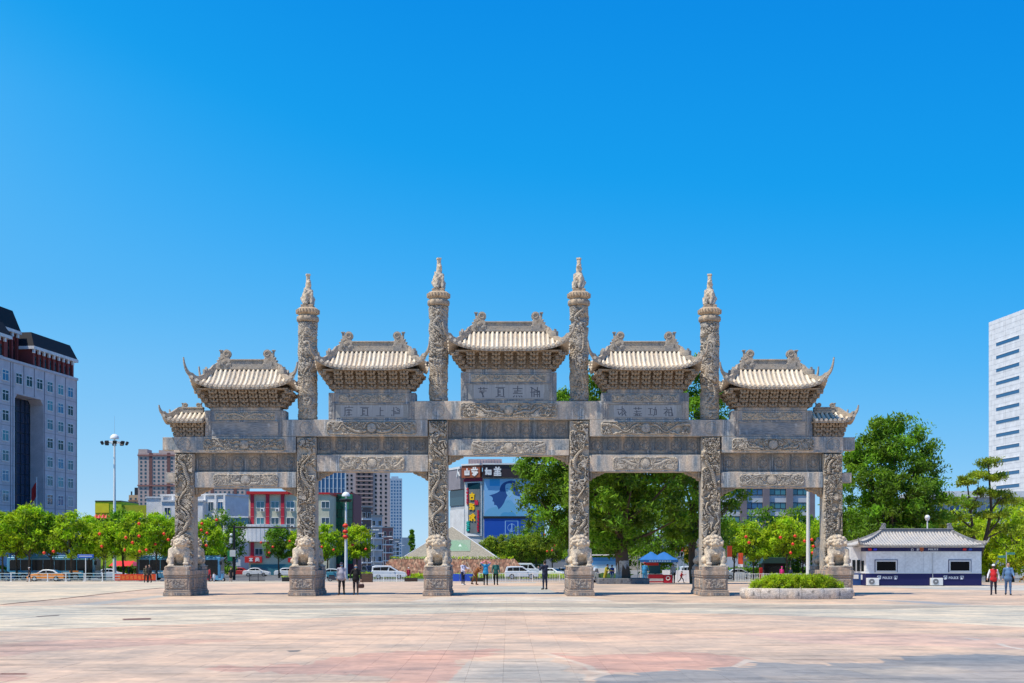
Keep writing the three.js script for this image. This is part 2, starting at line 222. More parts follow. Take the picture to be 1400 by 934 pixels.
// brush strokes of the characters on signs and plaques, on a 10 x 10 grid (x y pairs, y down)
const GLYPHS = {
  gu: '1393 5155 2585892925', wan: '0141 0444 0848 2128 5292 4595 6564539 7578799896', cheng2: '0333 1317 0838 4393 4349 4666564 6142758799 9375 7284',
  cheng: '1383 1314 1619 1646 464947 5157688999 9469 7182', gong_power: '0242 2227 0848 5383 8388789 7168 6859', shen: '2132 0343 4307 2529 3546 5383895953 5686 7199',
  shang: '5159 5484 1999', jing: '0393 3133 6163 1545 3515 4559 5696 7558 9658 3658 2878 4649', tian: '2282 1494 5254 5419 5499',
  gong: '4115 6195 4519 1979 7699', an: '5152 1232 1292 9293 1595 4428 2889 7519', cha: '5051 1121 1191 9192 3314 3354 5429 7394 5459 1696 4649 5868 3729 6779', jingP: '1131 2012 7072 1353 5355 1255 6292 7395 9265 0696 2787 3888 3939 3969 6939 3868 2090',
  you: '1292 3133 6163 3469 5559 2484 2565', si: '1191 5159 2484 3577 7535 1999', hui: '1292 5054 2484 2464 2555 1696 2819 4849 6879 8899', fu: '1195 3515 1515 2129 4494 4449 9499 7179 5595 4797',
  guang: '5051 1191 1118 1809 3373 5359 2444 8464 3666 3888 2939', xia: '1191 3282 3238 8288 3454 3555 3757 4819 4899', wu: '2129 0434 3416 0747 5245 5393 9388 7357 8467', you2: '5059 0353 1528 2846 6296 6499 9658', nong: '1424 0616 2212 4292 5255 8285 4595 4949 5696 9659', gai: '1292 3133 6163 2585 4446 3748 1797 1999 3739 5759 7779', ji: '3139 1455 1819 5193 6395 4696 4797 7494',
  yu: '1292 1595 1999 5159 6778', shi: '1292 4218 2686 2689 8689 2989', shu: '1282 8285 0595 5099 7182', hua: '1191 2383 2327 8387 2787 5357 2555 0498 9498',
  chu: '2282 3154 5419 5499 1595', hang: '2103 3306 2529 5292 4595 7579 7969', shang1: '5051 1191 3233 7273 1494 1419 9499 3666 3638 6668', shan: '5159 1419 9499 1999', mei: '3142 7162 1393 2585 1797 5259 5919 5999', ru: '2119 0444 3519 1559 6494 6469 9499 6999', yin: '1191 1159 1555 9195 1999', ren: '5119 5599',
};
function strokes(key) { return GLYPHS[key].split(' ').map((s) => { const p = []; for (let i = 0; i + 1 < s.length; i += 2) p.push([+s[i] / 9.5, +s[i + 1] / 9.5]); return p; }); }
function drawGlyph(g, key, x, y, w, h, lw, colour) { g.strokeStyle = colour; g.lineWidth = lw; g.lineCap = 'round'; g.lineJoin = 'round'; for (const s of strokes(key)) { g.beginPath(); s.forEach(([u, v], i) => i ? g.lineTo(x + u * w, y + v * h) : g.moveTo(x + u * w, y + v * h)); g.stroke(); } }
function glyphGeo(key, w, h, lw, depth) { const b = mb(); for (const s of strokes(key)) for (let i = 0; i + 1 < s.length; i++) { const [a, c] = [s[i], s[i + 1]], x0 = (a[0] - 0.5) * w, y0 = (0.5 - a[1]) * h, x1 = (c[0] - 0.5) * w, y1 = (0.5 - c[1]) * h, L = Math.hypot(x1 - x0, y1 - y0) + lw * 0.8; const g = new THREE.BoxGeometry(L, lw, depth * (1 + 0.04 * (i + b.g.length % 5))); g.rotateZ(Math.atan2(y1 - y0, x1 - x0)); g.translate((x0 + x1) / 2, (y0 + y1) / 2, 0); b.add(g); } return b.geo(); }
// ---------------------------------------------------------------- the carved stone archway
const AZ = 69.3;
const arch = thing('stone_archway', 'carved grey stone ceremonial gateway with five tiled roofs and six columns', 'archway', [0, 0, -AZ]);
// depth of carving, 0..1: strands that swirl round each other and a long body that winds through them
function carve(u, v, seed, wind = true) {
  const wx_ = fbm(u * 1.7, v * 1.7, seed, 2), wy_ = fbm(u * 1.7 + 9, v * 1.7 + 4, seed + 3, 2);
  const phi = fbm(u * 1.5 + wx_ * 2.4, v * 1.15 + wy_ * 2.4, seed + 7, 2);
  let h = smooth(0.10, 0.40, Math.abs(Math.sin(phi * 38))) * (0.5 + 0.5 * fbm(u * 2.3, v * 2.3, seed + 11, 2));
  const hole = fbm(u * 3.4 + wy_, v * 3.4 - wx_, seed + 19, 2); h *= smooth(0.33, 0.42, hole);
  const fine = Math.abs(Math.sin(phi * 120 + wx_ * 20)); h *= 0.86 + 0.14 * fine;
  if (wind) {
    const path = (q) => 0.27 * Math.sin(q * 3.0 + seed + 5 * fbm(q * 0.7, seed * 3.7, seed, 2)), c = path(v), c2 = path(v + 0.02), sl = (c2 - c) / 0.02, d = Math.abs(u - c) / Math.sqrt(1 + sl * sl), r = 0.085 + 0.03 * Math.sin(v * 2.1 + seed);
    if (d < r * 1.4 && noise(v * 1.3, seed, 8) > 0.42) { const b = Math.sqrt(Math.max(0, 1 - (d / r) ** 2)); h = d < r ? Math.max(h * 0.5, 0.42 + 0.58 * b - 0.26 * Math.abs(Math.sin(v * 30 + u * 16))) : h * 0.2; }
    const q = Math.floor(v / 0.55), e = v / 0.55 - q - 0.5, hx = (hash(q, seed, 5) - 0.5) * 0.7, dd = Math.hypot(u - hx, e * 0.55); if (dd < 0.15) { const a = Math.atan2(e * 0.55, u - hx); h = Math.max(h * 0.4, (0.9 - dd * 1.4) * smooth(0.05, 0.5, Math.abs(Math.sin(a * 1.5 + dd * 34)))); }
  }
  return h;
}
const mirrorX = (f) => { f(1); f(-1); };
const COLX = [3.80, 10.88, 17.45];
const shaftTop = [9.40, 8.50, 7.62];
function squareColumn(top, seed) {   // front and back carved, sides plain
  const b = mb(), w = 0.53, z0 = 0.47, y0 = 1.33;
  b.rbox(-w, w, y0, top, -z0 + 0.06, z0 - 0.06, 0.05);
  for (const s of [1, -1]) {
    const nv = s > 0 ? 330 : 110, nu = s > 0 ? 52 : 18;
    b.add(sheet(nu, nv, (u, v) => { const x = (u - 0.5) * 1.02, y = mix(y0 + 0.02, top - 0.02, v), e = smooth(0, 0.05, u) * smooth(0, 0.05, 1 - u) * smooth(0, 0.006, v) * smooth(0, 0.006, 1 - v); return [x * s, y, s * (z0 - 0.05 + e * (0.0 + 0.26 * carve(x, y, seed)))]; }, false));
  }
  return b.geo();
}
const columnMesh = COLX.map((x, i) => squareColumn(shaftTop[i], 3 + i * 5));
const columnMesh2 = COLX.map((x, i) => squareColumn(shaftTop[i], 31 + i * 7));
function roundColumn(y0, y1, seed) {
  const g = sheet(104, 190, (u, v) => { const a = u * Math.PI * 2, y = mix(y0, y1, v), e = smooth(0, 0.01, v) * smooth(0, 0.01, 1 - v), s = Math.cos(a) * 1.2, c = 0.37 + e * (0.0 + 0.21 * Math.max(carve(Math.sin(a) * 0.62, y, seed + (s > 0 ? 0 : 50)) * 1, carve(Math.cos(a) * 0.62 + 5, y * 0.9, seed + 9, false) * 0.7)); return [Math.sin(a) * c, y, Math.cos(a) * c]; });
  return g;
}
const beastGeo = sdfGeo((x, y, z) => {
  let d = capsule(x, y, z, [0, 0.28, -0.05], [0, 0.55, 0], 0.30, 0.27);
  d = smin(d, capsule(x, y, z, [0, 0.55, 0.02], [0.02, 1.0, 0.04], 0.25, 0.14), 0.12);
  d = smin(d, capsule(x, y, z, [0.02, 1.12, 0.06], [0.02, 1.30, 0.04], 0.15, 0.13), 0.08);
  d = smin(d, capsule(x, y, z, [0.02, 1.16, 0.1], [0.02, 1.22, 0.25], 0.1, 0.07), 0.05);
  for (const s of [-1, 1]) { d = smin(d, capsule(x, y, z, [0.17 * s, 0.75, 0.18], [0.13 * s, 0.06, 0.30], 0.09, 0.075), 0.06); d = smin(d, capsule(x, y, z, [0.26 * s, 0.35, 0], [0.24 * s, 0.05, 0.2], 0.14, 0.08), 0.06); }
  d = smin(d, capsule(x, y, z, [-0.2, 0.5, -0.2], [-0.1, 0.95, -0.22], 0.08, 0.06), 0.06);
  return d + 0.02 * Math.sin(x * 26) * Math.sin(y * 24) * Math.sin(z * 26 + 1);
}, [-0.5, -0.02, -0.5], [0.5, 1.5, 0.5], 46);
for (const s of [-1, 1]) COLX.forEach((x, i) => {
  const cx = x * s, foot = mb(), L = 2.07, r = rng(90 + i);
  foot.rbox(-0.73, 0.73, 0, 0.2, -L, L, 0.02).rbox(-0.69, 0.69, 0.2, 0.3, -L + 0.04, L - 0.04, 0.03).rbox(-0.655, 0.655, 0.3, 0.96, -L + 0.08, L - 0.08, 0.02).rbox(-0.69, 0.69, 0.96, 1.08, -L + 0.04, L - 0.04, 0.03).rbox(-0.715, 0.715, 1.08, 1.34, -L + 0.01, L - 0.01, 0.025);
  for (const [zz, w, ry, off] of [[L - 0.08, 1.2, 0, 0], [0.655, 3.7, Math.PI / 2, 0], [0.655, 3.7, -Math.PI / 2, 0]]) foot.add(sheet(ry ? 90 : 50, 22, (u, v) => [(u - 0.5) * w, mix(0.36, 0.92, v), -0.012 + 0.05 * smooth(0, 0.06, u) * smooth(0, 0.06, 1 - u) * smooth(0, 0.1, v) * smooth(0, 0.1, 1 - v) * (0.4 + carve(u * w * 2, v * 1.1, 60 + i, false))]), M4([ry ? (ry > 0 ? zz : -zz) : 0, 0, ry ? 0 : zz], [0, ry, 0]));
  foot.box(-0.70, 0.70, 1.10, 1.11, 2.062, 2.066);
  for (const e of [-1, 1]) { const z = e * (L - 0.62); foot.rbox(-0.66, 0.66, 1.34, 1.53, z - 0.6, z + 0.6, 0.03); }
  const p = foot.build('pedestal', S.plinth, arch); p.position.set(cx, 0, 0);
  const c = put('column', (s < 0 ? columnMesh : columnMesh2)[i], S.column, arch); c.position.set(cx, 0, 0); c.updateMatrix();
  // upper shafts, rings and the beasts on top
  if (i < 2) {
    const y0 = i ? 9.425 : 10.425, y1 = i ? 14.76 : 15.63;
    const u = put('upper_column', roundColumn(y0, y1, 40 + i * 3 + s * 6), S.relief, arch); u.position.set(cx, 0, 0);
    const ring = mb(); ring.lathe([[0, 0], [0.5, 0], [0.585, 0.05], [0.61, 0.16], [0.585, 0.29], [0.5, 0.34], [0.46, 0.36], [0.46, 0.40], [0.53, 0.42], [0.60, 0.5], [0.61, 0.58], [0.58, 0.69], [0.5, 0.76], [0, 0.76]], 32);
    for (let k = 0; k < 22; k++) { const a = k / 22 * Math.PI * 2; ring.cyl([Math.sin(a) * 0.60, 0.47, Math.cos(a) * 0.60], [Math.sin(a) * 0.60, 0.66, Math.cos(a) * 0.60], 0.045, 0.05, 6); }
    ring.rbox(-0.34, 0.34, 0.75, 0.93, -0.34, 0.34, 0.03);
    const rr = ring.build('capital_ring', S.ring, arch); rr.position.set(cx, y1 - 0.02, 0);
    const b = put('crouching_beast', beastGeo, S.lion, arch); b.position.set(cx, y1 + 0.90, 0); b.rotation.y = s * -0.35; b.scale.set(1, 1.0, 1);
    const hat = mb(); hat.rbox(-0.085, 0.105, 1.34, 1.68, -0.05, 0.13, 0.03).rbox(-0.11, 0.13, 1.60, 1.7, -0.07, 0.15, 0.02); const hh = hat.build('crest', S.lion, b);
  }
});
// beams with carved cartouches, friezes between them, brackets in the corners
function beam(x0, x1, y0, y1, z, px0, px1, seed, deep = 0.15, end = 0) {
  const b = mb(), h = y1 - y0;
  b.rbox(x0, x1, y0, y1, -z, z, 0.035);
  const m = mb().add(new THREE.BufferGeometry().copy(b.geo()));
  const beamMesh = m.build('beam', S.beam, arch);
  const cx = (px0 + px1) / 2, hw = (px1 - px0) / 2, hh = h / 2 - 0.10, nu = Math.round(hw * 2 / 0.019), nv = Math.round(hh * 2 / 0.019);
  const g = sheet(nu, nv, (u, v) => {
    const x = (u - 0.5) * 2 * hw, y = (v - 0.5) * 2 * hh, r = 0.18, qx = Math.max(0, Math.abs(x) - hw + r), qy = Math.max(0, Math.abs(y) - hh + r), edge = r - Math.hypot(qx, qy);
    let k = carve(y * 1.35, Math.abs(x) * 1.25 + 1.2, seed) * smooth(0.015, 0.06, edge); const c = Math.hypot(x, y); if (c < 0.26) k = Math.max(k, Math.sqrt(1 - (c / 0.26) ** 2)); else if (c < 0.31) k = 0;
    const rim = smooth(0, 0.015, edge) * smooth(0.055, 0.04, edge) * 0.55;
    return [cx + x, (y0 + y1) / 2 + y, z + 0.004 + deep * Math.max(rim, k * 0.85) - 0.012 * smooth(0.05, 0.0, edge)];
  });
  put('carved_cartouche', g, S.relief, beamMesh);
  return beamMesh;
}
function frieze(x0, x1, y0, y1, n, seed) {
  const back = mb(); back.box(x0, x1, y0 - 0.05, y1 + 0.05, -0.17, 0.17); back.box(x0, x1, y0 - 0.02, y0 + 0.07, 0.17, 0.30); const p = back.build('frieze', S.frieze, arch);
  const w = (x1 - x0) / n;
  for (let k = 0; k < n; k++) {
    const cx = x0 + (k + 0.5) * w, b = mb(), a = w * 0.30, r = Math.min(0.27, (y1 - y0) * 0.34), ym = (y0 + y1) / 2 + 0.03;
    b.rbox(cx - a, cx + a, y0 + 0.1, y1 - 0.03, 0.165, 0.20, 0.012);
    b.add(new THREE.TorusGeometry(r, 0.028, 5, 18), M4([cx, ym, 0.205])); b.sph([cx, ym, 0.2], r * 0.55, 1, 1, 0.25, 8);
    for (let j = 0; j < 5; j++) { const t = j / 5 * 6.283 + seed; b.sph([cx + Math.cos(t) * r * 0.68, ym + Math.sin(t) * r * 0.68, 0.2], 0.055, 1, 1, 0.5, 6); }
    for (const e of [-1, 1]) b.box(cx + e * w * 0.41 - w * 0.05, cx + e * w * 0.41 + w * 0.05, y0 + 0.1, y1 - 0.03, 0.168, 0.187);
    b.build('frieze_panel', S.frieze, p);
  }
}
function corner(x, y, s) {   // carved bracket in the corner of an opening, growing towards +s
  const b = mb(), z = 0.30;
  b.ext([[0, 0], [0.80, 0], [0.80, -0.06], [0.72, -0.10], [0.66, -0.09], [0.60, -0.16], [0.50, -0.19], [0.42, -0.18], [0.36, -0.27], [0.24, -0.31], [0.20, -0.29], [0.14, -0.42], [0.0, -0.46]].map(([a, c]) => [a * s, c]), z * 1.6, M4([x, y, -z * 0.8]), 0.015);
  b.cyl([x + s * 0.09, y - 0.36, z], [x + s * 0.09, y - 0.02, z], 0.075, 0.085, 8); for (let k = 0; k < 5; k++) b.sph([x + s * (0.2 + k * 0.12), y - 0.09 - (4 - k) * 0.03, z * 0.84], 0.055, 1, 1, 0.5, 6);
  b.build('corner_bracket', S.bracket, arch);
}
const BAYS = [
  { up: [-5.06, 5.06, 9.42, 10.43, 0.55], low: [-3.26, 3.26, 7.50, 8.38, 0.46], cart: [-2.62, 2.62], cart2: [-2.0, 2.0], fr: [8.38, 9.42], n: 7 },
  { up: [-12.15, -4.35, 8.52, 9.43, 0.55], low: [-10.34, -4.34, 6.63, 7.54, 0.46], cart: [-9.78, -4.95], cart2: [-9.1, -5.6], fr: [7.54, 8.52], n: 7 },
  { up: [-17.99, -11.44, 7.64, 8.52, 0.55], low: [-16.91, -11.42, 5.77, 6.61, 0.46], cart: [-16.4, -12.0], cart2: [-15.9, -12.4], fr: [6.61, 7.64], n: 6 },
];
BAYS.forEach((b, i) => {
  for (const s of i ? [-1, 1] : [1]) {
    const m = (a) => s < 0 || !i ? [a[0], a[1]] : [-a[1], -a[0]];
    const u = m(b.up), l = m(b.low), c = m(b.cart), c2 = m(b.cart2);
    beam(u[0], u[1], b.up[2], b.up[3], b.up[4], c[0], c[1], 71 + i * 9 + s); beam(l[0], l[1], b.low[2], b.low[3], b.low[4], c2[0], c2[1], 113 + i * 9 + s, 0.09);
    frieze(l[0], l[1], b.fr[0], b.fr[1], b.n, i + s);
    corner(l[0], b.low[2], 1); corner(l[1], b.low[2], -1);
  }
});
mirrorX((s) => {   // beam ends that reach past the outer columns, round medallions over the columns
  const f = (a, b, y0, y1, z) => mb().rbox(Math.min(a * s, b * s), Math.max(a * s, b * s), y0, y1, -z, z, 0.03).build('beam_end', S.beam, arch);
  f(17.985, 18.66, 7.80, 8.50, 0.34); f(17.985, 18.5, 6.05, 6.60, 0.3);
  for (const [x, y] of [[3.80, 9.92], [10.88, 8.97], [17.45, 8.08]]) { const b = mb(); b.add(new THREE.TorusGeometry(0.34, 0.025, 5, 24), M4([x * s, y, 0.552])); b.add(sheet(26, 26, (u, v) => { const a = (u - 0.5) * 0.64, c = (v - 0.5) * 0.64, d = Math.hypot(a, c); return [x * s + a, y + c, 0.552 + 0.03 * smooth(0.31, 0.27, d) * carve(a * 2, c * 2, 9, false) - 0.006]; })); b.build('medallion', S.beam, arch); }
});

// ---- tiled roofs
function sweepRect(pts, ws, hs) {   // a bar of changing width and height along a path in 3-D, upright
  const p = [], idx = [];
  pts.forEach((a, i) => { const q = pts[Math.min(i + 1, pts.length - 1)], o = pts[Math.max(i - 1, 0)], t = V(q[0] - o[0], q[1] - o[1], q[2] - o[2]).normalize(), side = V(-t.z, 0, t.x); if (side.length() < 1e-4) side.set(1, 0, 0); side.normalize(); const up = side.clone().cross(t).normalize(); if (up.y < 0) up.negate(); for (const [e, f] of [[-1, 0], [1, 0], [0.8, 1], [-0.8, 1]]) { const v = V(...a).addScaledVector(side, e * ws[i] / 2).addScaledVector(up, f * hs[i]); p.push(v.x, v.y, v.z); } });
  const n = pts.length; for (let i = 0; i < n - 1; i++) for (let k = 0; k < 4; k++) { const a = i * 4 + k, b = i * 4 + (k + 1) % 4; idx.push(a, b, a + 4, b, b + 4, a + 4); }
  idx.push(0, 2, 1, 0, 3, 2); const e = (n - 1) * 4; idx.push(e, e + 1, e + 2, e, e + 2, e + 3);
  let g = new THREE.BufferGeometry(); g.setAttribute('position', new THREE.Float32BufferAttribute(p, 3)); g.setIndex(idx); g = g.toNonIndexed(); g.computeVertexNormals(); return g;
}
function tileRow(path, r, M = 6) {   // a half-round ridge of cover tiles with a round end
  const p = [], idx = [], n = path.length;
  path.forEach((a, i) => { const q = path[Math.min(i + 1, n - 1)], o = path[Math.max(i - 1, 0)], t = V(q[0] - o[0], q[1] - o[1], q[2] - o[2]).normalize(), side = V(-t.z, 0, t.x).normalize(), up = side.clone().cross(t); if (up.y < 0) up.negate(); for (let k = 0; k <= M; k++) { const g = Math.PI * k / M, v = V(...a).addScaledVector(side, Math.cos(g) * r).addScaledVector(up, Math.sin(g) * r * 1.1); p.push(v.x, v.y, v.z); } });
  for (let i = 0; i < n - 1; i++) for (let k = 0; k < M; k++) { const a = i * (M + 1) + k, b = a + M + 1; idx.push(a, b, a + 1, a + 1, b, b + 1); }
  let g = new THREE.BufferGeometry(); g.setAttribute('position', new THREE.Float32BufferAttribute(p, 3)); g.setIndex(idx); g.computeVertexNormals();
  const b = mb().add(g), e = path[n - 1], q = path[n - 2], d = V(e[0] - q[0], 0, e[2] - q[2]).normalize().multiplyScalar(0.035);
  b.cyl([e[0] - d.x, e[1] + 0.012, e[2] - d.z], [e[0] + d.x, e[1] + 0.0, e[2] + d.z], r * 1.05, r * 1.05, 9); return b.geo();
}
function ridgeBeast(k) {   // gable-end dragon: coiled tail, sword hilt, serrated back (inner side +x)
  const b = mb(), P = [[-0.36, 0], [0.34, 0], [0.35, 0.28], [0.27, 0.34], [0.33, 0.48], [0.26, 0.56], [0.22, 0.66], [-0.02, 0.70], [-0.10, 0.80], [-0.20, 0.74], [-0.18, 0.62], [-0.29, 0.62], [-0.25, 0.5], [-0.38, 0.46], [-0.32, 0.36], [-0.46, 0.28], [-0.40, 0.18], [-0.50, 0.08]];
  b.ext(P, 0.26, M4([0, 0, -0.13]), 0.03); b.cyl([0.13, 0.83, -0.14], [0.13, 0.83, 0.14], 0.23, 0.23, 18); b.add(new THREE.TorusGeometry(0.13, 0.045, 5, 14), M4([0.13, 0.83, 0.14])); b.add(new THREE.TorusGeometry(0.13, 0.045, 5, 14), M4([0.13, 0.83, -0.14]));
  b.cyl([-0.17, 0.7, 0], [-0.19, 1.0, 0], 0.055, 0.065, 8).rbox(-0.29, -0.09, 0.98, 1.05, -0.09, 0.09, 0.02); b.sph([0.02, 0.4, 0.16], 0.13, 1.2, 1, 0.5, 8).sph([0.18, 0.2, 0.16], 0.11, 1, 1, 0.5, 8).sph([-0.15, 0.22, 0.16], 0.12, 1, 1.2, 0.5, 8).sph([-0.1, 0.56, 0.15], 0.08, 1, 1, 0.5, 7);
  const g = b.geo(); g.scale(k, k, k); return g;
}
const beastOrn = ridgeBeast(1), beastSmall = ridgeBeast(0.52);
function bracketSet(n, th, step, core) {
  const b = mb();
  for (let k = 0; k < n; k++) { const y = k * th, z = core + step * (k + 1); b.box(-0.05, 0.05, y, y + th * 0.62, 0.1, z + 0.07); b.box(-0.21, 0.21, y + th * 0.08, y + th * 0.5, z - 0.045, z + 0.045); for (const x of [-0.18, 0, 0.18]) b.rbox(x - 0.062, x + 0.062, y + th * 0.5, y + th * 0.97, z - 0.06, z + 0.06, 0.02); b.sph([0, y + th * 0.3, z + 0.08], 0.062, 1, 0.9, 1, 6); }
  return b.geo();
}
function roof(o) {
  const { xl, xr, rl, rr, ez, eY, rY, lift, capY, core, cl, cr, sets, orn, hipL = true, hipR = true } = o, xm = (xl + xr) / 2, hx = (xr - xl) / 2, H = rY - eY, sp = o.sp || 0.25;
  const Y = (x, z) => { const t = clamp(Math.max(Math.abs(z) / ez, hipL ? (rl - x) / (rl - xl) : 0, hipR ? (x - rr) / (xr - rr) : 0)); const g = 0.55 * (1 - (1 - t) ** 2) + 0.45 * t, n = (x - xm) / hx, a = (n < 0 && !hipL) || (n > 0 && !hipR) ? 0 : Math.abs(n) ** 4.2; return rY - H * g + lift * a * (Math.abs(z) / ez) ** 2.2; };
  const base = mb(), X = (u) => mix(xl, xr, u), Z = (v) => mix(-ez, ez, v);
  base.add(sheet(52, 24, (u, v) => [X(u), Y(X(u), Z(v)), Z(v)], true)); base.add(sheet(52, 24, (u, v) => [X(u), Y(X(u), Z(v)) - 0.15, Z(v)]));
  for (const z of [-ez, ez]) base.add(sheet(52, 1, (u, v) => [X(u), Y(X(u), z) - 0.15 * v, z])); for (const x of [xl, xr]) base.add(sheet(24, 1, (u, v) => [x, Y(x, Z(u)) - 0.15 * v, Z(u)]));
  const R = base.build('roof', S.ridge, arch); R.position.y = 0;
  const nx = Math.round((xr - xl - 0.16) / sp), path = (x, z0, z1, n = 9) => Array.from({ length: n + 1 }, (_, k) => { const z = mix(z0, z1, k / n); return [x, Y(x, z) + 0.006, z]; });
  for (let k = 0; k <= nx; k++) { const x = mix(xl + 0.09, xr - 0.09, k / nx), t = clamp(Math.max(hipL ? (rl - x) / (rl - xl) : 0, hipR ? (x - rr) / (xr - rr) : 0)); for (const s of [1, -1]) put('tile_row', tileRow(path(x, s * ez * Math.min(0.96, Math.max(0.03, t)), s * (ez + 0.03)), 0.078), TILES[Math.floor(hash(k, Math.round(xl * 7), s + 3) * 4)], R); }
  const nz = Math.round((2 * ez - 0.16) / sp);
  for (let k = 0; k <= nz; k++) { const z = mix(-ez + 0.09, ez - 0.09, k / nz), t = clamp(Math.abs(z) / ez, 0.04, 0.96); for (const [h, xe, xi, s] of [[hipL, xl, rl, -1], [hipR, xr, rr, 1]]) if (h) { const a = mix(xi, xe, t), n = 7; put('tile_row', tileRow(Array.from({ length: n + 1 }, (_, q) => { const x = mix(a, xe + s * 0.03, q / n); return [x, Y(x, z) + 0.006, z]; }), 0.078), TILES[Math.floor(hash(k, Math.round(xl * 5), s + 9) * 4)], R); } }
  // main ridge, end dragons, hip ridges with upturned tips
  const rg = mb(), ol = hipL ? rl + 0.3 * orn : rl, or_ = hipR ? rr - 0.3 * orn : rr, rh = 0.50 * orn + 0.02; rg.rbox(ol, or_, rY - 0.06, rY + rh - 0.09, -0.11, 0.11, 0.02).rbox(ol, or_, rY + rh - 0.09, rY + rh, -0.16, 0.16, 0.03).rbox(ol, or_, rY - 0.05, rY + 0.1, -0.16, 0.16, 0.03); rg.build('main_ridge', S.ridge, R);
  const G = orn > 0.8 ? beastOrn : beastSmall;
  for (const [x, s] of [[rl + 0.42 * orn, 1], [rr - 0.42 * orn, -1]]) { const m = put('ridge_dragon', G, S.ridge, R); m.position.set(x, rY - 0.02, 0); m.rotation.y = s > 0 ? 0 : Math.PI; }
  for (const [h, xe, xi, s, tip] of [[hipL, xl, rl, -1, o.tipL], [hipR, xr, rr, 1, o.tipR]]) if (h) for (const f of [1, -1]) {
    const pts = [], ws = [], hs = [], n = 10; for (let k = 0; k <= n; k++) { const t = k / n, x = mix(xi - s * 0.1, xe, t), z = f * ez * clamp((Math.abs(x - xi) * (s * (x - xi) > 0 ? 1 : 0)) / Math.abs(xe - xi)); pts.push([x, Y(x, z) + 0.0, z + 0.0001 * k]); ws.push(0.19); hs.push(mix(0.32, 0.22, t)); }
    const e = pts[n], dy = tip - e[1]; for (let k = 1; k <= 6; k++) { const t = k / 6; pts.push([e[0] + s * (0.30 * orn) * (1 - (1 - t) ** 1.6), e[1] + dy * (0.25 * t + 0.75 * t * t), e[2] + f * 0.26 * orn * (1 - (1 - t) ** 1.6)]); ws.push(mix(0.17, 0.07, t)); hs.push(mix(0.2, 0.05, t)); }
    put('hip_ridge', boxUV(sweepRect(pts, ws, hs)), S.ridge, R);
    if (orn > 0.8) { const k = 4, p = pts[k], b = mb(); b.ext([[-0.24, 0], [0.26, 0], [0.27, 0.2], [0.17, 0.13], [0.12, 0.34], [0.03, 0.17], [-0.06, 0.27], [-0.12, 0.12], [-0.25, 0.17]], 0.15, M4([0, 0, -0.075]), 0.02); const m = b.build('hip_beast', S.ridge, R); m.position.set(p[0], p[1] + 0.18, p[2]); m.rotation.y = -Math.atan2(f * ez, s * Math.abs(xe - xi)); }
  }
  // bracket tiers under the eaves
  const n = o.tiers || 4, zone = eY - 0.13 - capY, th = zone / n, step = (ez - 0.32 - core) / n, g = bracketSet(n, th, step, core), w = cr - cl;
  const cb = mb(); cb.box(cl + 0.02, cr - 0.02, capY, eY + 0.05, -core, core); cb.box(cl - step * n + 0.1, cr + step * n - 0.1, eY - 0.13, eY - 0.05, -ez + 0.24, ez - 0.24); cb.build('eave_core', S.bracket, R);
  for (let k = 0; k < sets; k++) { const x = mix(cl + 0.25, cr - 0.25, k / (sets - 1)); for (const f of [1, -1]) { const m = put('bracket_set', g, S.bracket, R); m.position.set(x, capY, 0); m.rotation.y = f > 0 ? 0 : Math.PI; } }
  for (const [h, x, ry] of [[hipL, cl, -Math.PI / 2], [hipR, cr, Math.PI / 2]]) if (h) { for (const z of [-0.24, 0.24]) { const m = put('bracket_set', g, S.bracket, R); m.position.set(x - Math.sign(ry) * core, capY, z); m.rotation.y = ry; } for (const f of [1, -1]) { const m = put('bracket_set', g, S.bracket, R); m.position.set(x - Math.sign(ry) * core, capY, 0.0); m.rotation.y = ry + Math.sign(ry) * -f * Math.PI / 4; m.scale.set(1, 1, 1.32); m.position.z = 0; } }
  return R;
}
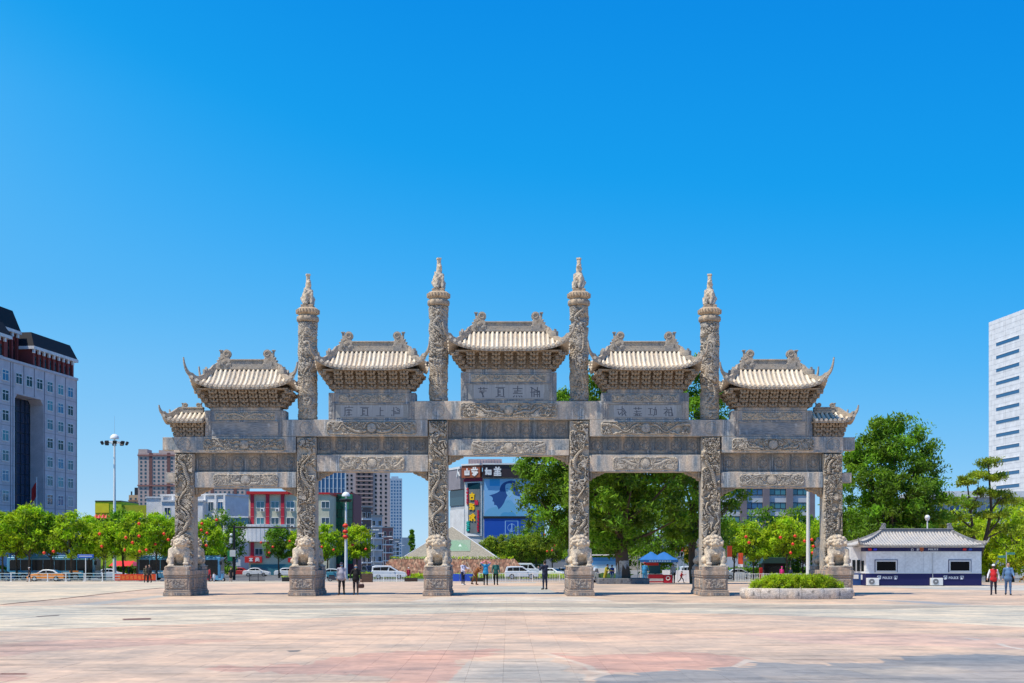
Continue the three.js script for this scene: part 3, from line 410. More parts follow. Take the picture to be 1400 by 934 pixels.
function plaque(cx, w, y0, y1, w2, capY, keys, i) {
  const d = 0.50, b = mb(); b.rbox(cx - w, cx + w, y0, y1, -d, d, 0.025); b.rbox(cx - w2, cx + w2, y1, capY, -d - 0.02, d + 0.02, 0.02); b.box(cx - w2 + 0.05, cx + w2 - 0.05, y1 - 0.62, y1 - 0.575, d, d + 0.06);
  for (const e of [-1, 1]) { b.box(cx + e * (w - 0.28) - 0.03, cx + e * (w - 0.28) + 0.03, y0 + 0.02, y1 - 0.02, d, d + 0.045); b.add(sheet(14, 40, (u, v) => [cx + e * (w - 0.13) + (u - 0.5) * 0.18, mix(y0 + 0.1, y1 - 0.1, v), d + 0.004 + 0.03 * smooth(0, 0.1, u) * smooth(0, 0.1, 1 - u) * carve(u * 0.5, v * 2.2, 6 + i, false)])); }
  const p = b.build('plaque_block', S.plaque, arch);
  const hw = w - 0.55, c = put('carved_strip', sheet(150, 18, (u, v) => { const x = (u - 0.5) * 2 * hw; return [cx + x, mix(y1 - 0.53, y1 - 0.10, v), d + 0.004 + 0.075 * smooth(0, 0.02, u) * smooth(0, 0.02, 1 - u) * smooth(0, 0.1, v) * smooth(0, 0.1, 1 - v) * carve((v - 0.5) * 0.75, Math.abs(x) * 1.5 + 2, 150 + i)]; }), S.relief, p);
  const ph = y1 - 0.62 - y0 - 0.12, pw = w - 0.40, t = canvasTex(1024, 256, (g, W, H) => {
    g.fillStyle = '#989793'; g.fillRect(0, 0, W, H); const r = rng(500 + i); for (let k = 0; k < 2600; k++) { const v = 140 + r() * 70; g.fillStyle = `rgba(${v},${v},${v - 4},0.5)`; g.fillRect(r() * W, r() * H, 2 + r() * 5, 2 + r() * 5); }
    const m = W * 0.07; g.fillStyle = 'rgba(172,174,176,0.7)'; g.fillRect(m, H * 0.07, W - 2 * m, H * 0.86); g.fillStyle = 'rgba(120,120,122,0.6)'; for (let k = 1; k < 4; k++) g.fillRect(m + (W - 2 * m) * k / 4 - 1.5, H * 0.07, 3, H * 0.86);
    for (let k = 0; k < 40; k++) { g.fillStyle = `rgba(228,228,222,${0.1 + 0.25 * r()})`; g.fillRect(r() * W, 0, 2 + r() * 7, H * (0.15 + 0.6 * r())); }
    keys.forEach((q, k) => { const cw = (W - 2 * m) / 4; drawGlyph(g, q, m + cw * (k + 0.2), H * 0.14, cw * 0.60, H * 0.76, 13, '#5d6066'); });
  });
  put('inscription_panel', (() => { const g = new THREE.BoxGeometry(pw * 2, ph, 0.02); g.translate(cx, y0 + 0.1 + ph / 2, d + 0.012); return g; })(), keys.length ? mat(0.95, 0.95, 0.95, 0.8, { map: t }) : S.plaque, p);
}
plaque(0, 2.58, 10.43, 11.98, 2.31, 12.15, ['you', 'wei', 'hui', 'mi'].map((k) => ({ wei: 'xia', mi: 'fu' }[k] || k)), 0);
plaque(-7.34, 2.35, 9.43, 10.88, 2.04, 11.07, ['guang', 'xia', 'shang', 'ji'], 1); plaque(7.34, 2.35, 9.43, 10.88, 2.04, 11.07, ['you2', 'gai', 'gong_power', 'shen'], 2);
plaque(-14.17, 2.17, 8.52, 9.93, 1.88, 10.10, [], 3); plaque(14.17, 2.17, 8.52, 9.93, 1.88, 10.10, [], 4);
roof({ xl: -3.2, xr: 3.2, rl: -2.0, rr: 2.0, ez: 1.45, eY: 13.12, rY: 14.27, lift: 0.62, capY: 12.15, core: 0.47, cl: -2.28, cr: 2.28, sets: 7, orn: 1, tipL: 14.45, tipR: 14.45 });
mirrorX((s) => {
  const q = (o) => s > 0 ? o : { ...o, xl: -o.xr, xr: -o.xl, rl: -o.rr, rr: -o.rl, cl: -o.cr, cr: -o.cl, tipL: o.tipR, tipR: o.tipL, hipL: o.hipR !== false, hipR: o.hipL !== false };
  roof(q({ xl: 4.47, xr: 10.26, rl: 5.48, rr: 9.2, ez: 1.45, eY: 12.10, rY: 13.2, lift: 0.55, capY: 11.07, core: 0.47, cl: 5.33, cr: 9.35, sets: 7, orn: 1, tipL: 13.4, tipR: 13.4 }));
  roof(q({ xl: 11.45, xr: 16.9, rl: 12.5, rr: 15.8, ez: 1.45, eY: 11.09, rY: 12.22, lift: 0.55, capY: 10.10, core: 0.47, cl: 12.32, cr: 16.02, sets: 7, orn: 1, tipL: 12.35, tipR: 12.6 }));
  roof(q({ xl: 16.36, xr: 18.5, rl: 16.5, rr: 17.8, ez: 0.95, eY: 9.36, rY: 9.86, lift: 0.3, capY: 8.52, core: 0.42, cl: 16.38, cr: 17.85, sets: 3, orn: 0.55, tipL: 10, tipR: 10.15, hipL: false, sp: 0.24, tiers: 3 }));
});
// ---------------------------------------------------------------- stone lions on the pedestals (local: base at 0, facing +z)
function lionField(curly, side) {
  const curls = [], r = rng(curly ? 5 : 8), hc = [0.05 * side, 1.22, 0.17];
  for (let k = 0; k < (curly ? 46 : 26); k++) { const a = k * 2.39996, t = 1 - (k + 0.5) / (curly ? 46 : 26) * 1.75, q = Math.sqrt(1 - t * t), p = [Math.cos(a) * q * 0.36, t * 0.36, Math.sin(a) * q * 0.33 - 0.06]; if (p[2] > 0.13 && p[1] < 0.24) continue; curls.push([hc[0] + p[0], hc[1] + p[1], hc[2] + p[2], curly ? 0.088 + r() * 0.02 : 0.07]); }
  const L = (x, y, z, a, b, ra, rb, d, k) => smin(d, capsule(x, y, z, a, b, ra, rb), k);
  return (x, y, z) => {
    let d = capsule(x, y, z, [0, 0.42, -0.26], [0, 0.78, 0.08], 0.37, 0.36);
    d = L(x, y, z, [0, 0.80, 0.05], [0.03 * side, 1.10, 0.10], 0.34, 0.26, d, 0.12);
    d = smin(d, Math.hypot(x - hc[0], (y - hc[1]) * 1.05, z - hc[2]) - 0.30, 0.06);
    for (const c of curls) { const q = Math.hypot(x - c[0], y - c[1], z - c[2]) - c[3]; if (q < 0.2) d = smin(d, q, 0.035); }
    const hx = hc[0];
    d = L(x, y, z, [hx - 0.09, 1.13, 0.43], [hx + 0.09, 1.13, 0.43], 0.095, 0.095, d, 0.05);         // muzzle
    d = L(x, y, z, [hx, 1.23, 0.46], [hx, 1.20, 0.50], 0.07, 0.075, d, 0.03);                        // nose
    d = L(x, y, z, [hx - 0.10, 0.985, 0.38], [hx + 0.10, 0.985, 0.38], 0.06, 0.06, d, 0.03);         // jaw
    d = Math.max(d, -capsule(x, y, z, [hx - 0.13, 1.05, 0.47], [hx + 0.13, 1.05, 0.47], 0.032, 0.032)); // mouth
    for (const s of [-1, 1]) {
      d = L(x, y, z, [hx + s * 0.06, 1.34, 0.43], [hx + s * 0.19, 1.32, 0.38], 0.05, 0.04, d, 0.03);   // brow
      d = smin(d, Math.hypot(x - hx - s * 0.115, y - 1.265, z - 0.435) - 0.042, 0.012);              // eye
      d = L(x, y, z, [hx + s * 0.27, 1.33, 0.2], [hx + s * 0.34, 1.26, 0.2], 0.06, 0.045, d, 0.03);    // ear
      const up = s === side ? 0.10 : 0;
      d = L(x, y, z, [s * 0.29, 0.82, 0.14], [s * 0.32, 0.45, 0.30], 0.17, 0.12, d, 0.06);
      d = L(x, y, z, [s * 0.32, 0.45, 0.30], [s * 0.31, 0.12 + up, 0.36], 0.12, 0.10, d, 0.05);
      for (const t of [-0.07, 0, 0.07]) d = L(x, y, z, [s * 0.30 + t, 0.075 + up, 0.38], [s * 0.30 + t, 0.06 + up, 0.50], 0.06, 0.045, d, 0.02);
      if (up) d = smin(d, Math.hypot(x - s * 0.30, y - 0.07, z - 0.42) - 0.10, 0.02);
      d = L(x, y, z, [s * 0.30, 0.34, -0.2], [s * 0.38, 0.30, 0.02], 0.23, 0.17, d, 0.07);             // haunch
      d = L(x, y, z, [s * 0.40, 0.09, -0.1], [s * 0.41, 0.065, 0.24], 0.09, 0.07, d, 0.05);
      d = L(x, y, z, [s * 0.17, 0.92, 0.29], [0, 0.70, 0.37], 0.035, 0.035, d, 0.02);                 // strap
    }
    d = smin(d, Math.hypot(x, y - 0.66, z - 0.40) - 0.075, 0.02);                                     // bell
    d = L(x, y, z, [0, 0.25, -0.52], [0.05, 0.62, -0.56], 0.10, 0.07, d, 0.05);                        // tail
    d = smin(d, Math.max(y - 0.05, Math.abs(x) - 0.52, Math.abs(z) - 0.54), 0.02);
    return d;
  };
}
const lionGeo = [[false, 1], [true, -1]].map(([c, s]) => sdfGeo(lionField(c, s), [-0.62, -0.02, -0.72], [0.62, 1.72, 0.66], 74));
const lionWhere = ['before the outer column beside the bus stop side', 'before the column beside the bank building', 'before the column left of the pyramid', 'before the column in front of the large tree', 'before the column beside the round planter', 'before the outer column by the police booth'];
const lionOrder = [[-1, 2], [-1, 1], [-1, 0], [1, 0], [1, 1], [1, 2]];
for (const back of [false, true]) lionOrder.forEach(([s, i], k) => {
  const curly = k > 1, m = new THREE.Mesh(lionGeo[curly ? 1 : 0], S.lion); m.name = numbered('stone_lion'); m.castShadow = m.receiveShadow = true; scene.add(m);
  m.position.set(s * COLX[i], 1.53, -AZ + (back ? -1 : 1) * (2.07 - 0.62)); m.rotation.y = (back ? Math.PI : 0) + [0.12, 0.1, 0.12, 0.18, 0.1, -0.12][k] * (back ? -1 : 1); m.scale.set(1.25, 1.03, 1.08);
  const look = curly ? 'curly maned' : 'smooth maned';
  tag(m, back ? `${look} stone lion seated behind ${['the outer column by the buses', 'the column beside the bank building', 'the column left of the glass pyramid', 'the column before the big tree', 'the column beside the planter', 'the outer column by the police booth'][k]}, facing away` : `${look} stone lion seated facing out ${lionWhere[k]}`, 'stone lion', 'stone lions on the pedestals of the archway');
});
// ---------------------------------------------------------------- trees and plants
const leafMat = (r, g, b) => new THREE.MeshPhysicalMaterial({ color: lin(r, g, b), roughness: 1, transmission: 0.42, thickness: 0, side: THREE.DoubleSide, vertexColors: true, specularIntensity: 0.4 });
const LEAF = { bright: leafMat(0.35, 0.54, 0.008), mid: leafMat(0.15, 0.31, 0.012), olive: leafMat(0.27, 0.38, 0.02), lime: leafMat(0.40, 0.56, 0.010) };
function foliage(clumps, per, size, seed, flat = 0.75) {   // many small leaves round the clump centres
  const r = rng(seed), n = clumps.reduce((s, c) => s + Math.round(per * (c[4] || 1)), 0), pos = new Float32Array(n * 18), col = new Float32Array(n * 18), nor = new Float32Array(n * 18);
  const g3 = () => (r() + r() + r() - 1.5) * 0.82; let o = 0;
  for (const c of clumps) {
    const tone = 0.6 + 0.8 * r(), yel = 0.9 + 0.3 * r();
    for (let k = 0, m = Math.round(per * (c[4] || 1)); k < m; k++) {
      const x = c[0] + g3() * c[3], y = c[1] + g3() * c[3] * flat, z = c[2] + g3() * c[3], a = r() * 6.283, tl = r() * 1.45, L = size * (0.6 + 0.8 * r()), w = L * 0.36;
      const nx = Math.sin(tl) * Math.cos(a), ny = Math.cos(tl), nz = Math.sin(tl) * Math.sin(a), b = r() * 6.283;
      let ux = Math.cos(b), uz = Math.sin(b), uy = -(nx * ux + nz * uz) / Math.max(ny, 0.2); const ul = Math.hypot(ux, uy, uz); ux /= ul; uy /= ul; uz /= ul;
      const vx = ny * uz - nz * uy, vy = nz * ux - nx * uz, vz = nx * uy - ny * ux, q = [[-ux * L, -uy * L, -uz * L], [vx * w, vy * w, vz * w], [ux * L, uy * L, uz * L], [-vx * w, -vy * w, -vz * w]], t = tone * (0.85 + 0.3 * r());
      for (const i of [0, 2, 1, 0, 3, 2]) { pos[o] = x + q[i][0]; pos[o + 1] = y + q[i][1]; pos[o + 2] = z + q[i][2]; nor[o] = nx; nor[o + 1] = ny; nor[o + 2] = nz; col[o] = t * yel; col[o + 1] = t; col[o + 2] = t * 0.8; o += 3; }
    }
  }
  const g = new THREE.BufferGeometry(); g.setAttribute('position', new THREE.BufferAttribute(pos, 3)); g.setAttribute('normal', new THREE.BufferAttribute(nor, 3)); g.setAttribute('color', new THREE.BufferAttribute(col, 3)); return g;
}
function treeGeo({ H, base, rx, rz = rx, trunk, n, per, leaf, seed, rc = 0.9, lean = 0, top = 1, hollow = 0.45, fork = 0.55, flat = 0.75 }) {
  const r = rng(seed), cl = [], cy = (H + base) / 2, ry = (H - base) / 2;
  while (cl.length < n) { const x = r() * 2 - 1, y = r() * 2 - 1, z = r() * 2 - 1, d = Math.hypot(x, y, z); if (d > 1 || d < hollow * r()) continue; const k = 0.58 + 0.66 * noise(x * 2 + 5, y * 2 + seed, z * 2 + 9) , w = y > 0 ? 1 - (1 - top) * y : 1; cl.push([lean * (y + 1) * ry * 0.5 + x * rx * k * w, cy + y * ry * (0.8 + 0.24 * k), z * rz * k * w, rc * (0.65 + 0.7 * r()), 0.6 + 0.8 * r()]); }
  const t = mb(), f = H * fork, bend = (y) => lean * Math.max(0, y - base) * 0.5 + 0.1 * Math.sin(y * 0.7 + seed) * trunk * 3;
  const pts = Array.from({ length: 7 }, (_, k) => { const y = f * k / 6; return [bend(y), y, 0.06 * Math.sin(y * 0.9 + seed)]; });
  for (let k = 0; k < 6; k++) t.cyl(pts[k], pts[k + 1], trunk * (1.15 - 0.75 * k / 6), trunk * (1.15 - 0.75 * (k + 1) / 6), 9);
  cl.slice(0, Math.min(26, n)).forEach((c) => { const y0 = Math.min(f, base * 0.75 + (c[1] - base) * 0.45), a = [bend(y0), y0, 0], m = [mix(a[0], c[0], 0.5), mix(a[1], c[1], 0.42), mix(a[2], c[2], 0.5)]; t.cyl(a, m, trunk * 0.34, trunk * 0.2, 6).cyl(m, [c[0], c[1], c[2]], trunk * 0.2, trunk * 0.06, 5); });
  return { wood: t.geo(), crown: foliage(cl, per, leaf, seed + 1, flat) };
}
function tree(name, label, pos, geo, leaf, group, turn = 0, scale = 1, bark = C.bark) { const t = thing(name, label, 'tree', pos, turn, group); put('trunk', geo.wood, bark, t); put('crown', geo.crown, leaf, t); t.scale.setScalar(scale); return t; }
const on = (px, d) => [wx(px, d), groundY(d) - 0.02, -d];
// the three great trees behind the gate
const greatA = treeGeo({ H: 18.0, base: 2.6, rx: 5.7, trunk: 0.5, n: 330, per: 160, leaf: 0.2, seed: 21, rc: 0.95, lean: 0.10, top: 0.75 });
tree('great_tree', 'huge dark green tree with whitewashed trunk in the square behind the gateway', on(851, 98), greatA, LEAF.mid);
tree('great_tree', 'tall green tree behind the column with the round planter', on(948, 106), treeGeo({ H: 19.0, base: 2.4, rx: 4.4, trunk: 0.34, n: 200, per: 140, leaf: 0.19, seed: 34, rc: 0.9, top: 0.7 }), LEAF.mid);
tree('great_tree', 'spreading green tree partly hiding the blue billboard', on(786, 114), treeGeo({ H: 17.2, base: 2.8, rx: 5.4, trunk: 0.36, n: 300, per: 150, leaf: 0.2, seed: 45, rc: 0.95, lean: -0.14, top: 0.7 }), LEAF.mid);
{ const w = mb(); w.lathe([[0.60, -0.05], [0.545, 0.4], [0.515, 1.0], [0.49, 1.75], [0.46, 1.8]], 14); const t = scene.children.find((o) => o.name === 'great_tree'); w.build('whitewash', mat(0.7, 0.7, 0.68, 0.9, { map: stoneMap }), t); }
tree('broad_tree', 'broad dense green tree behind the police booth', on(1221, 110), treeGeo({ H: 14.2, base: 1.0, rx: 5.4, trunk: 0.3, n: 300, per: 150, leaf: 0.19, seed: 56, rc: 0.85, top: 0.85, hollow: 0.35 }), LEAF.mid);
{ // the open, layered tree at the right
  const r = rng(77), cl = []; for (const [x, y, w, k] of [[-2.6, 7.4, 0.8, 5], [-1.3, 9.2, 0.7, 6], [-2.1, 6.0, 1.0, 6], [0.1, 9.8, 0.8, 6], [0.9, 10.9, 0.6, 5], [1.4, 9.6, 0.8, 6], [-0.6, 7.2, 0.9, 6], [2.2, 8.1, 0.8, 5], [-3.4, 5.0, 1.1, 7], [2.9, 7.5, 0.6, 4], [1.2, 6.2, 1.2, 7], [-1.2, 4.6, 1.4, 8], [2.6, 5.0, 1.1, 7], [0.6, 8.3, 0.7, 4]]) for (let i = 0; i < k * 2.4; i++) cl.push([x + (r() - 0.5) * 1.7 * w, y + (r() - 0.5) * 0.55, (r() - 0.5) * 3, 0.45 + 0.3 * r(), 1]);
  const t = mb(), b = (p, r0) => { for (let k = 0; k + 1 < p.length; k++) t.cyl(p[k], p[k + 1], r0 * (1 - 0.8 * k / (p.length - 1)), r0 * (1 - 0.8 * (k + 1) / (p.length - 1)), 7); };
  b([[0, 0, 0], [0.1, 2, 0], [-0.3, 4, 0.1], [-0.6, 6.5, 0], [-0.9, 9.2, 0]], 0.26); b([[0.1, 2, 0], [0.8, 4, -0.1], [1.3, 6.5, 0], [1.1, 9.0, 0.1], [1.0, 11, 0]], 0.22); b([[0.8, 4.2, 0], [1.8, 5.6, 0.3], [2.4, 7.4, 0]], 0.12); b([[-0.45, 5, 0], [-1.6, 5.8, 0.2], [-2.7, 7.2, 0]], 0.11); b([[1.3, 6.6, 0], [2.0, 7.6, 0], [2.9, 7.7, 0]], 0.09); b([[-0.3, 4, 0], [-1.6, 4.6, 0], [-3.3, 5.1, 0]], 0.1); b([[-0.6, 6.4, 0], [0.0, 7.8, 0], [0.2, 9.8, 0]], 0.08); b([[0.8, 4, 0], [2, 4.6, 0], [3, 5, 0]], 0.09);
  tree('open_tree', 'airy tree with dark forked trunk and layered light leaves before the white tower', on(1336, 116), { wood: t.geo(), crown: foliage(cl, 70, 0.15, 78, 0.5) }, LEAF.olive);
}
// street trees
const street = [0, 1, 2].map((k) => treeGeo({ H: 9.0, base: 3.1, rx: [2.9, 3.2, 2.8][k], trunk: 0.15, n: 110, per: 52, leaf: 0.23, seed: 101 + k * 13, rc: 0.75, top: 0.6 + 0.1 * k }));
const STREET = [[3, 163, 0, 1.0, 'bright'], [22, 166, 1, 1.02, 'bright'], [40, 163, 2, 1.08, 'bright'], [70, 164, 0, 0.98, 'mid'], [97, 163, 1, 1.0, 'bright'], [122, 166, 2, 0.94, 'bright'], [142, 163, 0, 0.86, 'bright'], [188, 163, 1, 1.0, 'bright'], [168, 170, 2, 1.04, 'mid'], [214, 165, 2, 0.98, 'bright'], [240, 170, 0, 0.94, 'bright'], [281, 172, 1, 0.92, 'bright'], [381, 200, 2, 0.90, 'mid'], [408, 200, 0, 0.86, 'bright'], [448, 196, 1, 0.94, 'bright'], [488, 196, 2, 0.90, 'lime']];
let shown = STREET.map(([px, d, k, s, c], i) => tree('street_tree', px < 260 ? 'bright green street tree in the row in front of the blue buses' : px < 300 ? 'bright green street tree between the outer column and the signal pole' : px < 430 ? 'small green street tree before the bank building' : 'small yellow green street tree beside the mast with three lanterns', on(px, d), street[k], LEAF[c], px < 260 ? 'street trees before the buses' : px < 300 ? 'street tree by the signal pole' : px < 430 ? 'street trees before the bank' : 'street trees by the lantern mast', i * 1.7, s));
tree('round_tree', 'dark round crowned tree behind the black signal pole', on(304, 215), treeGeo({ H: 11.2, base: 1.6, rx: 4.6, trunk: 0.25, n: 120, per: 46, leaf: 0.27, seed: 140, rc: 1.0 }), LEAF.mid);
for (const [px, s, k] of [[668, 0.80, 0], [690, 0.84, 1], [712, 0.82, 2], [733, 0.86, 0], [755, 0.84, 1], [776, 0.84, 2]]) tree('street_tree', 'small yellowish tree in the row under the blue billboard', on(px, 228), street[k], LEAF.olive, 'trees under the billboard', px, s);
for (const [px, s, k, d, c] of [[1004, 0.88, 0, 168, 'lime'], [1030, 0.86, 1, 166, 'lime'], [1076, 0.92, 2, 164, 'lime'], [1098, 0.86, 0, 170, 'bright'], [1122, 0.9, 1, 168, 'bright'], [1180, 0.95, 2, 170, 'mid']]) tree('street_tree', 'yellow green street tree with red lanterns beyond the round planter', on(px, d), street[k], LEAF[c], 'trees beyond the planter', px, s);
const dome = treeGeo({ H: 9.4, base: 1.2, rx: 4.0, trunk: 0.24, n: 130, per: 50, leaf: 0.24, seed: 160, rc: 0.95 });
for (const [px, d, s, c] of [[1046, 184, 1.08, 'mid'], [1090, 188, 1.1, 'mid'], [1140, 180, 1.0, 'mid']]) tree('round_tree', 'round green tree in front of the teal windowed office block', on(px, d), dome, LEAF[c], 'round trees before the office block', px, s);
for (const [px, d, s] of [[1296, 138, 0.80], [1322, 150, 0.9], [1350, 140, 0.82], [1384, 136, 0.88], [1408, 146, 1.0], [1275, 150, 0.84]]) tree('round_tree', 'low spreading yellow green tree right of the police booth', on(px, d), dome, LEAF.lime, 'trees right of the police booth', px, s);
for (const [px, d, s] of [[1185, 128, 0.9], [1250, 132, 0.85]]) tree('round_tree', 'dense green tree close behind the police booth roof', on(px, d), dome, LEAF.mid, 'trees behind the police booth', px, s);
for (const [px, d, s] of [[800, 150, 1.0], [900, 150, 1.1], [842, 158, 1.1], [960, 152, 1.0], [720, 240, 1.0]]) tree('round_tree', 'dense green tree seen between the trunks of the great trees', on(px, d), dome, LEAF.mid, 'trees behind the great trees', px, s);
{ // a conifer far down the avenue, hedges along the roads
  const cl = [], r = rng(5); for (let k = 0; k < 70; k++) { const y = 1 + 11 * Math.sqrt(r()) , w = (1 - y / 13.5) * 2.6, a = r() * 6.283; cl.push([Math.cos(a) * w * r(), 13 - y, Math.sin(a) * w * r(), 0.6, 1]); cl[k][1] = y; }
  tree('conifer', 'dark pointed conifer far down the avenue', on(563, 420), { wood: mb().cyl([0, 0, 0], [0, 10, 0], 0.2, 0.05, 6).geo(), crown: foliage(cl, 40, 0.4, 6) }, LEAF.mid);
  const hedge = (name, label, x0, x1, d, h, deep, dens, leaf, size, seed) => { const c = [], q = rng(seed); for (let x = x0; x < x1; x += 0.55) for (let z = -deep; z <= deep; z += 0.6) c.push([x, h * (0.35 + 0.25 * q()), -d + z, 0.5, 1], [x + 0.2, h * (0.72 + 0.2 * q()), -d + z, 0.42, 1]); const g = foliage(c, dens, size, seed + 1); g.translate(0, groundY(d), 0); return tag(put(name, g, leaf), label, 'hedge', null, 'stuff'); };
  hedge('hedge', 'clipped green hedge behind the left bus lane', -98, -44, 205, 1.8, 0.9, 12, LEAF.mid, 0.3, 301);
  hedge('hedge', 'green verge planting below the office block', 22, 92, 198, 1.6, 0.9, 12, LEAF.mid, 0.3, 311);
  hedge('flower_bed', 'yellow and green flower bed at the right edge of the square', 52, 78, 128, 0.75, 1.2, 16, leafMat(0.5, 0.36, 0.03), 0.16, 321);
  hedge('grass_verge', 'bright green grass verge round the pyramid mound', -22, 18, 192, 0.55, 1.6, 14, LEAF.lime, 0.2, 331);
}
// ---------------------------------------------------------------- buildings
// windows of a front: local x/y centres on the plane z, each with frame and pane
function windows(parent, list, w, h, z, frame, pane, bars = 1, cross = false, name = 'window') {
  const f = mb(), t = Math.min(0.14, w * 0.06); f.box(-w / 2, w / 2, h / 2 - t, h / 2, 0, 0.10).box(-w / 2, w / 2, -h / 2, -h / 2 + t, 0, 0.14).box(-w / 2, -w / 2 + t, -h / 2 + t, h / 2 - t, 0, 0.10).box(w / 2 - t, w / 2, -h / 2 + t, h / 2 - t, 0, 0.10);
  for (let k = 1; k <= bars; k++) f.box(-w / 2 + w * k / (bars + 1) - t * 0.4, -w / 2 + w * k / (bars + 1) + t * 0.4, -h / 2 + t, h / 2 - t, 0.01, 0.08); if (cross) f.box(-w / 2 + t, w / 2 - t, h * 0.18 - t * 0.4, h * 0.18 + t * 0.4, 0.012, 0.084);
  const fg = f.geo(), pg = mb().box(-w / 2 + t * 0.5, w / 2 - t * 0.5, -h / 2 + t * 0.5, h / 2 - t * 0.5, -0.05, 0.035).geo();
  for (const [x, y] of list) { const m = put(name, fg, frame, parent); m.position.set(x, y, z); put('pane', pg, Array.isArray(pane) ? pane[Math.floor(hash(Math.round(x * 10), Math.round(y * 10), 3) * pane.length)] : pane, m); }
}
const grid = (xs, ys) => xs.flatMap((x) => ys.map((y) => [x, y])), span = (a, b, n) => Array.from({ length: n }, (_, k) => n > 1 ? mix(a, b, k / (n - 1)) : (a + b) / 2);
// hundreds of windows too small to tell apart: one part
function farWindows(parent, xs, ys, w, h, z, m, deep = 0.12) { const b = mb(); for (const x of xs) for (const y of ys) b.box(x - w / 2, x + w / 2, y - h / 2, y + h / 2, z - 0.2, z + deep); const p = b.build('far_windows', m, parent); p.userData.kind = 'stuff'; return p; }
const facing = (px, d, turn, label, name) => thing(name, label, 'building', [wx(px, d), -2.0, -d], turn);

{ // office tower at the left: grey stone, tall glazed recess, red storeys under dark mansards
  const n = Math.atan2(0.991, 0.134), B = thing('office_tower', 'grey stone office tower with red upper storeys and black mansard roofs', 'building', [wx(105.2, 252), -2, -252], n), g = wall(0.70, 0.65, 0.69), y = (v) => v + 2;
  const clad = mb(); clad.box(-13.3, 0, 0, y(36.5), -18, 0).box(-60, -23.7, 0, y(36.5), -18, 0).box(-23.7, -13.3, y(31.0), y(36.5), -18, 0).box(-23.7, -13.3, 0, y(31.0), -18, -2.8); clad.build('wall', g, B);
  const rec = mb(); rec.box(-23.6, -13.4, 0, y(30.9), -2.82, -2.7); rec.build('recess_glazing', glass(0.01, 0.03, 0.075), B); const mul = mb(); for (let k = 0; k < 7; k++) mul.box(-23.5 + k * 1.65, -23.38 + k * 1.65, 0, y(30.9), -2.7, -2.6); for (let k = 0; k < 17; k++) mul.box(-23.6, -13.4, k * 1.9, k * 1.9 + 0.1, -2.69, -2.62); mul.build('recess_mullions', C.darkMetal, B);
  mb().ext([[-14.3, y(31)], [-13.3, y(31)], [-13.3, y(30.0)]], 2.5, M4([0, 0, -2.6])).build('recess_haunch', g, B); mb().ext([[-23.7, y(31)], [-22.7, y(31)], [-23.7, y(30.0)]], 2.5, M4([0, 0, -2.6])).build('recess_haunch', g, B);
  const pil = mb(); for (const x of [-0.3, -4.8, -8.9, -13.0, -16.8, -20.6, -24.4, -25.2, -29.2, -33]) pil.box(x - 0.09, x + 0.09, x < -13.2 && x > -23.8 ? y(31.2) : 0, y(36.4), 0, 0.05); pil.build('facade_joint', mat(0.20, 0.19, 0.22, 0.8), B); const band = mb(); for (let k = 0; k < 10; k++) { band.box(-13.3, 0, y(32.1 - k * 3.54), y(32.1 - k * 3.54) + 0.1, 0, 0.03); band.box(-60, -23.7, y(32.1 - k * 3.54), y(32.1 - k * 3.54) + 0.1, 0, 0.03); } band.build('cladding_joint', mat(0.33, 0.31, 0.33, 0.8), B);
  const ys = span(y(33.8), y(33.8 - 3.54 * 8), 9); windows(B, [...grid([-2.85, -6.8, -11, -27, -31], ys), ...grid([-14.9, -18.7, -22.4], [ys[0]])], 2.3, 2.05, 0, C.frame, [C.window, C.window, C.blueGlass, C.teal, mat(0.34, 0.38, 0.40, 0.4), C.windowDark], 1, true);
  const red = wall(0.27, 0.05, 0.045), roofM = mat(0.005, 0.005, 0.010, 0.8), block = (x0, x1, y0, y1, top, z0) => { const w = mb(); w.box(x0, x1, y0, y1, -14, z0); for (let x = x0 + 0.35; x < x1; x += 1.9) w.box(x - 0.28, x + 0.28, y0, y1 - 0.5, z0, z0 + 0.35); const p = w.build('red_storey', red, B); const c = mb(); c.box(x0 - 0.4, x1 + 0.4, y1, y1 + 0.55, -14.5, z0 + 0.8); for (let x = x0 + 0.1; x < x1; x += 1.9) c.box(x - 0.3, x + 0.3, y1 - 0.7, y1, z0 + 0.3, z0 + 0.62); c.build('cornice', C.white, p); const m = mb(), i = 0.9; const P = [[x0 - 0.3, z0 + 0.7], [x1 + 0.3, z0 + 0.7], [x1 + 0.3, -14.4], [x0 - 0.3, -14.4]], Q = [[x0 + i, z0 - 0.5], [x1 - i * 0.6, z0 - 0.5], [x1 - i * 0.6, -12.5], [x0 + i, -12.5]]; const pos = []; for (let k = 0; k < 4; k++) { const a = P[k], b = P[(k + 1) % 4], c2 = Q[(k + 1) % 4], d = Q[k], v = (q, yy) => [q[0], yy, q[1]]; pos.push(...v(a, y1 + 0.55), ...v(b, y1 + 0.55), ...v(c2, top), ...v(a, y1 + 0.55), ...v(c2, top), ...v(d, top)); } pos.push(...[0, 1, 2, 0, 2, 3].flatMap((k) => [Q[k][0], top, Q[k][1]])); const gg = new THREE.BufferGeometry(); gg.setAttribute('position', new THREE.Float32BufferAttribute(pos, 3)); gg.computeVertexNormals(); m.add(gg); m.build('mansard_roof', roofM, p);
    for (let x = x0 + 1.3; x < x1 - 0.5; x += 1.9) { const q = mb(); q.box(x - 0.36, x + 0.36, y0 + 0.6, y1 - 1.5, z0, z0 + 0.08).cyl([x, y1 - 1.5, z0], [x, y1 - 1.5, z0 + 0.08], 0.36, 0.36, 12); q.build('arched_window', C.windowDark, p); mb().box(x - 0.5, x + 0.5, y0 + 0.42, y0 + 0.6, z0, z0 + 0.22).build('window_sill', C.white, p); } };
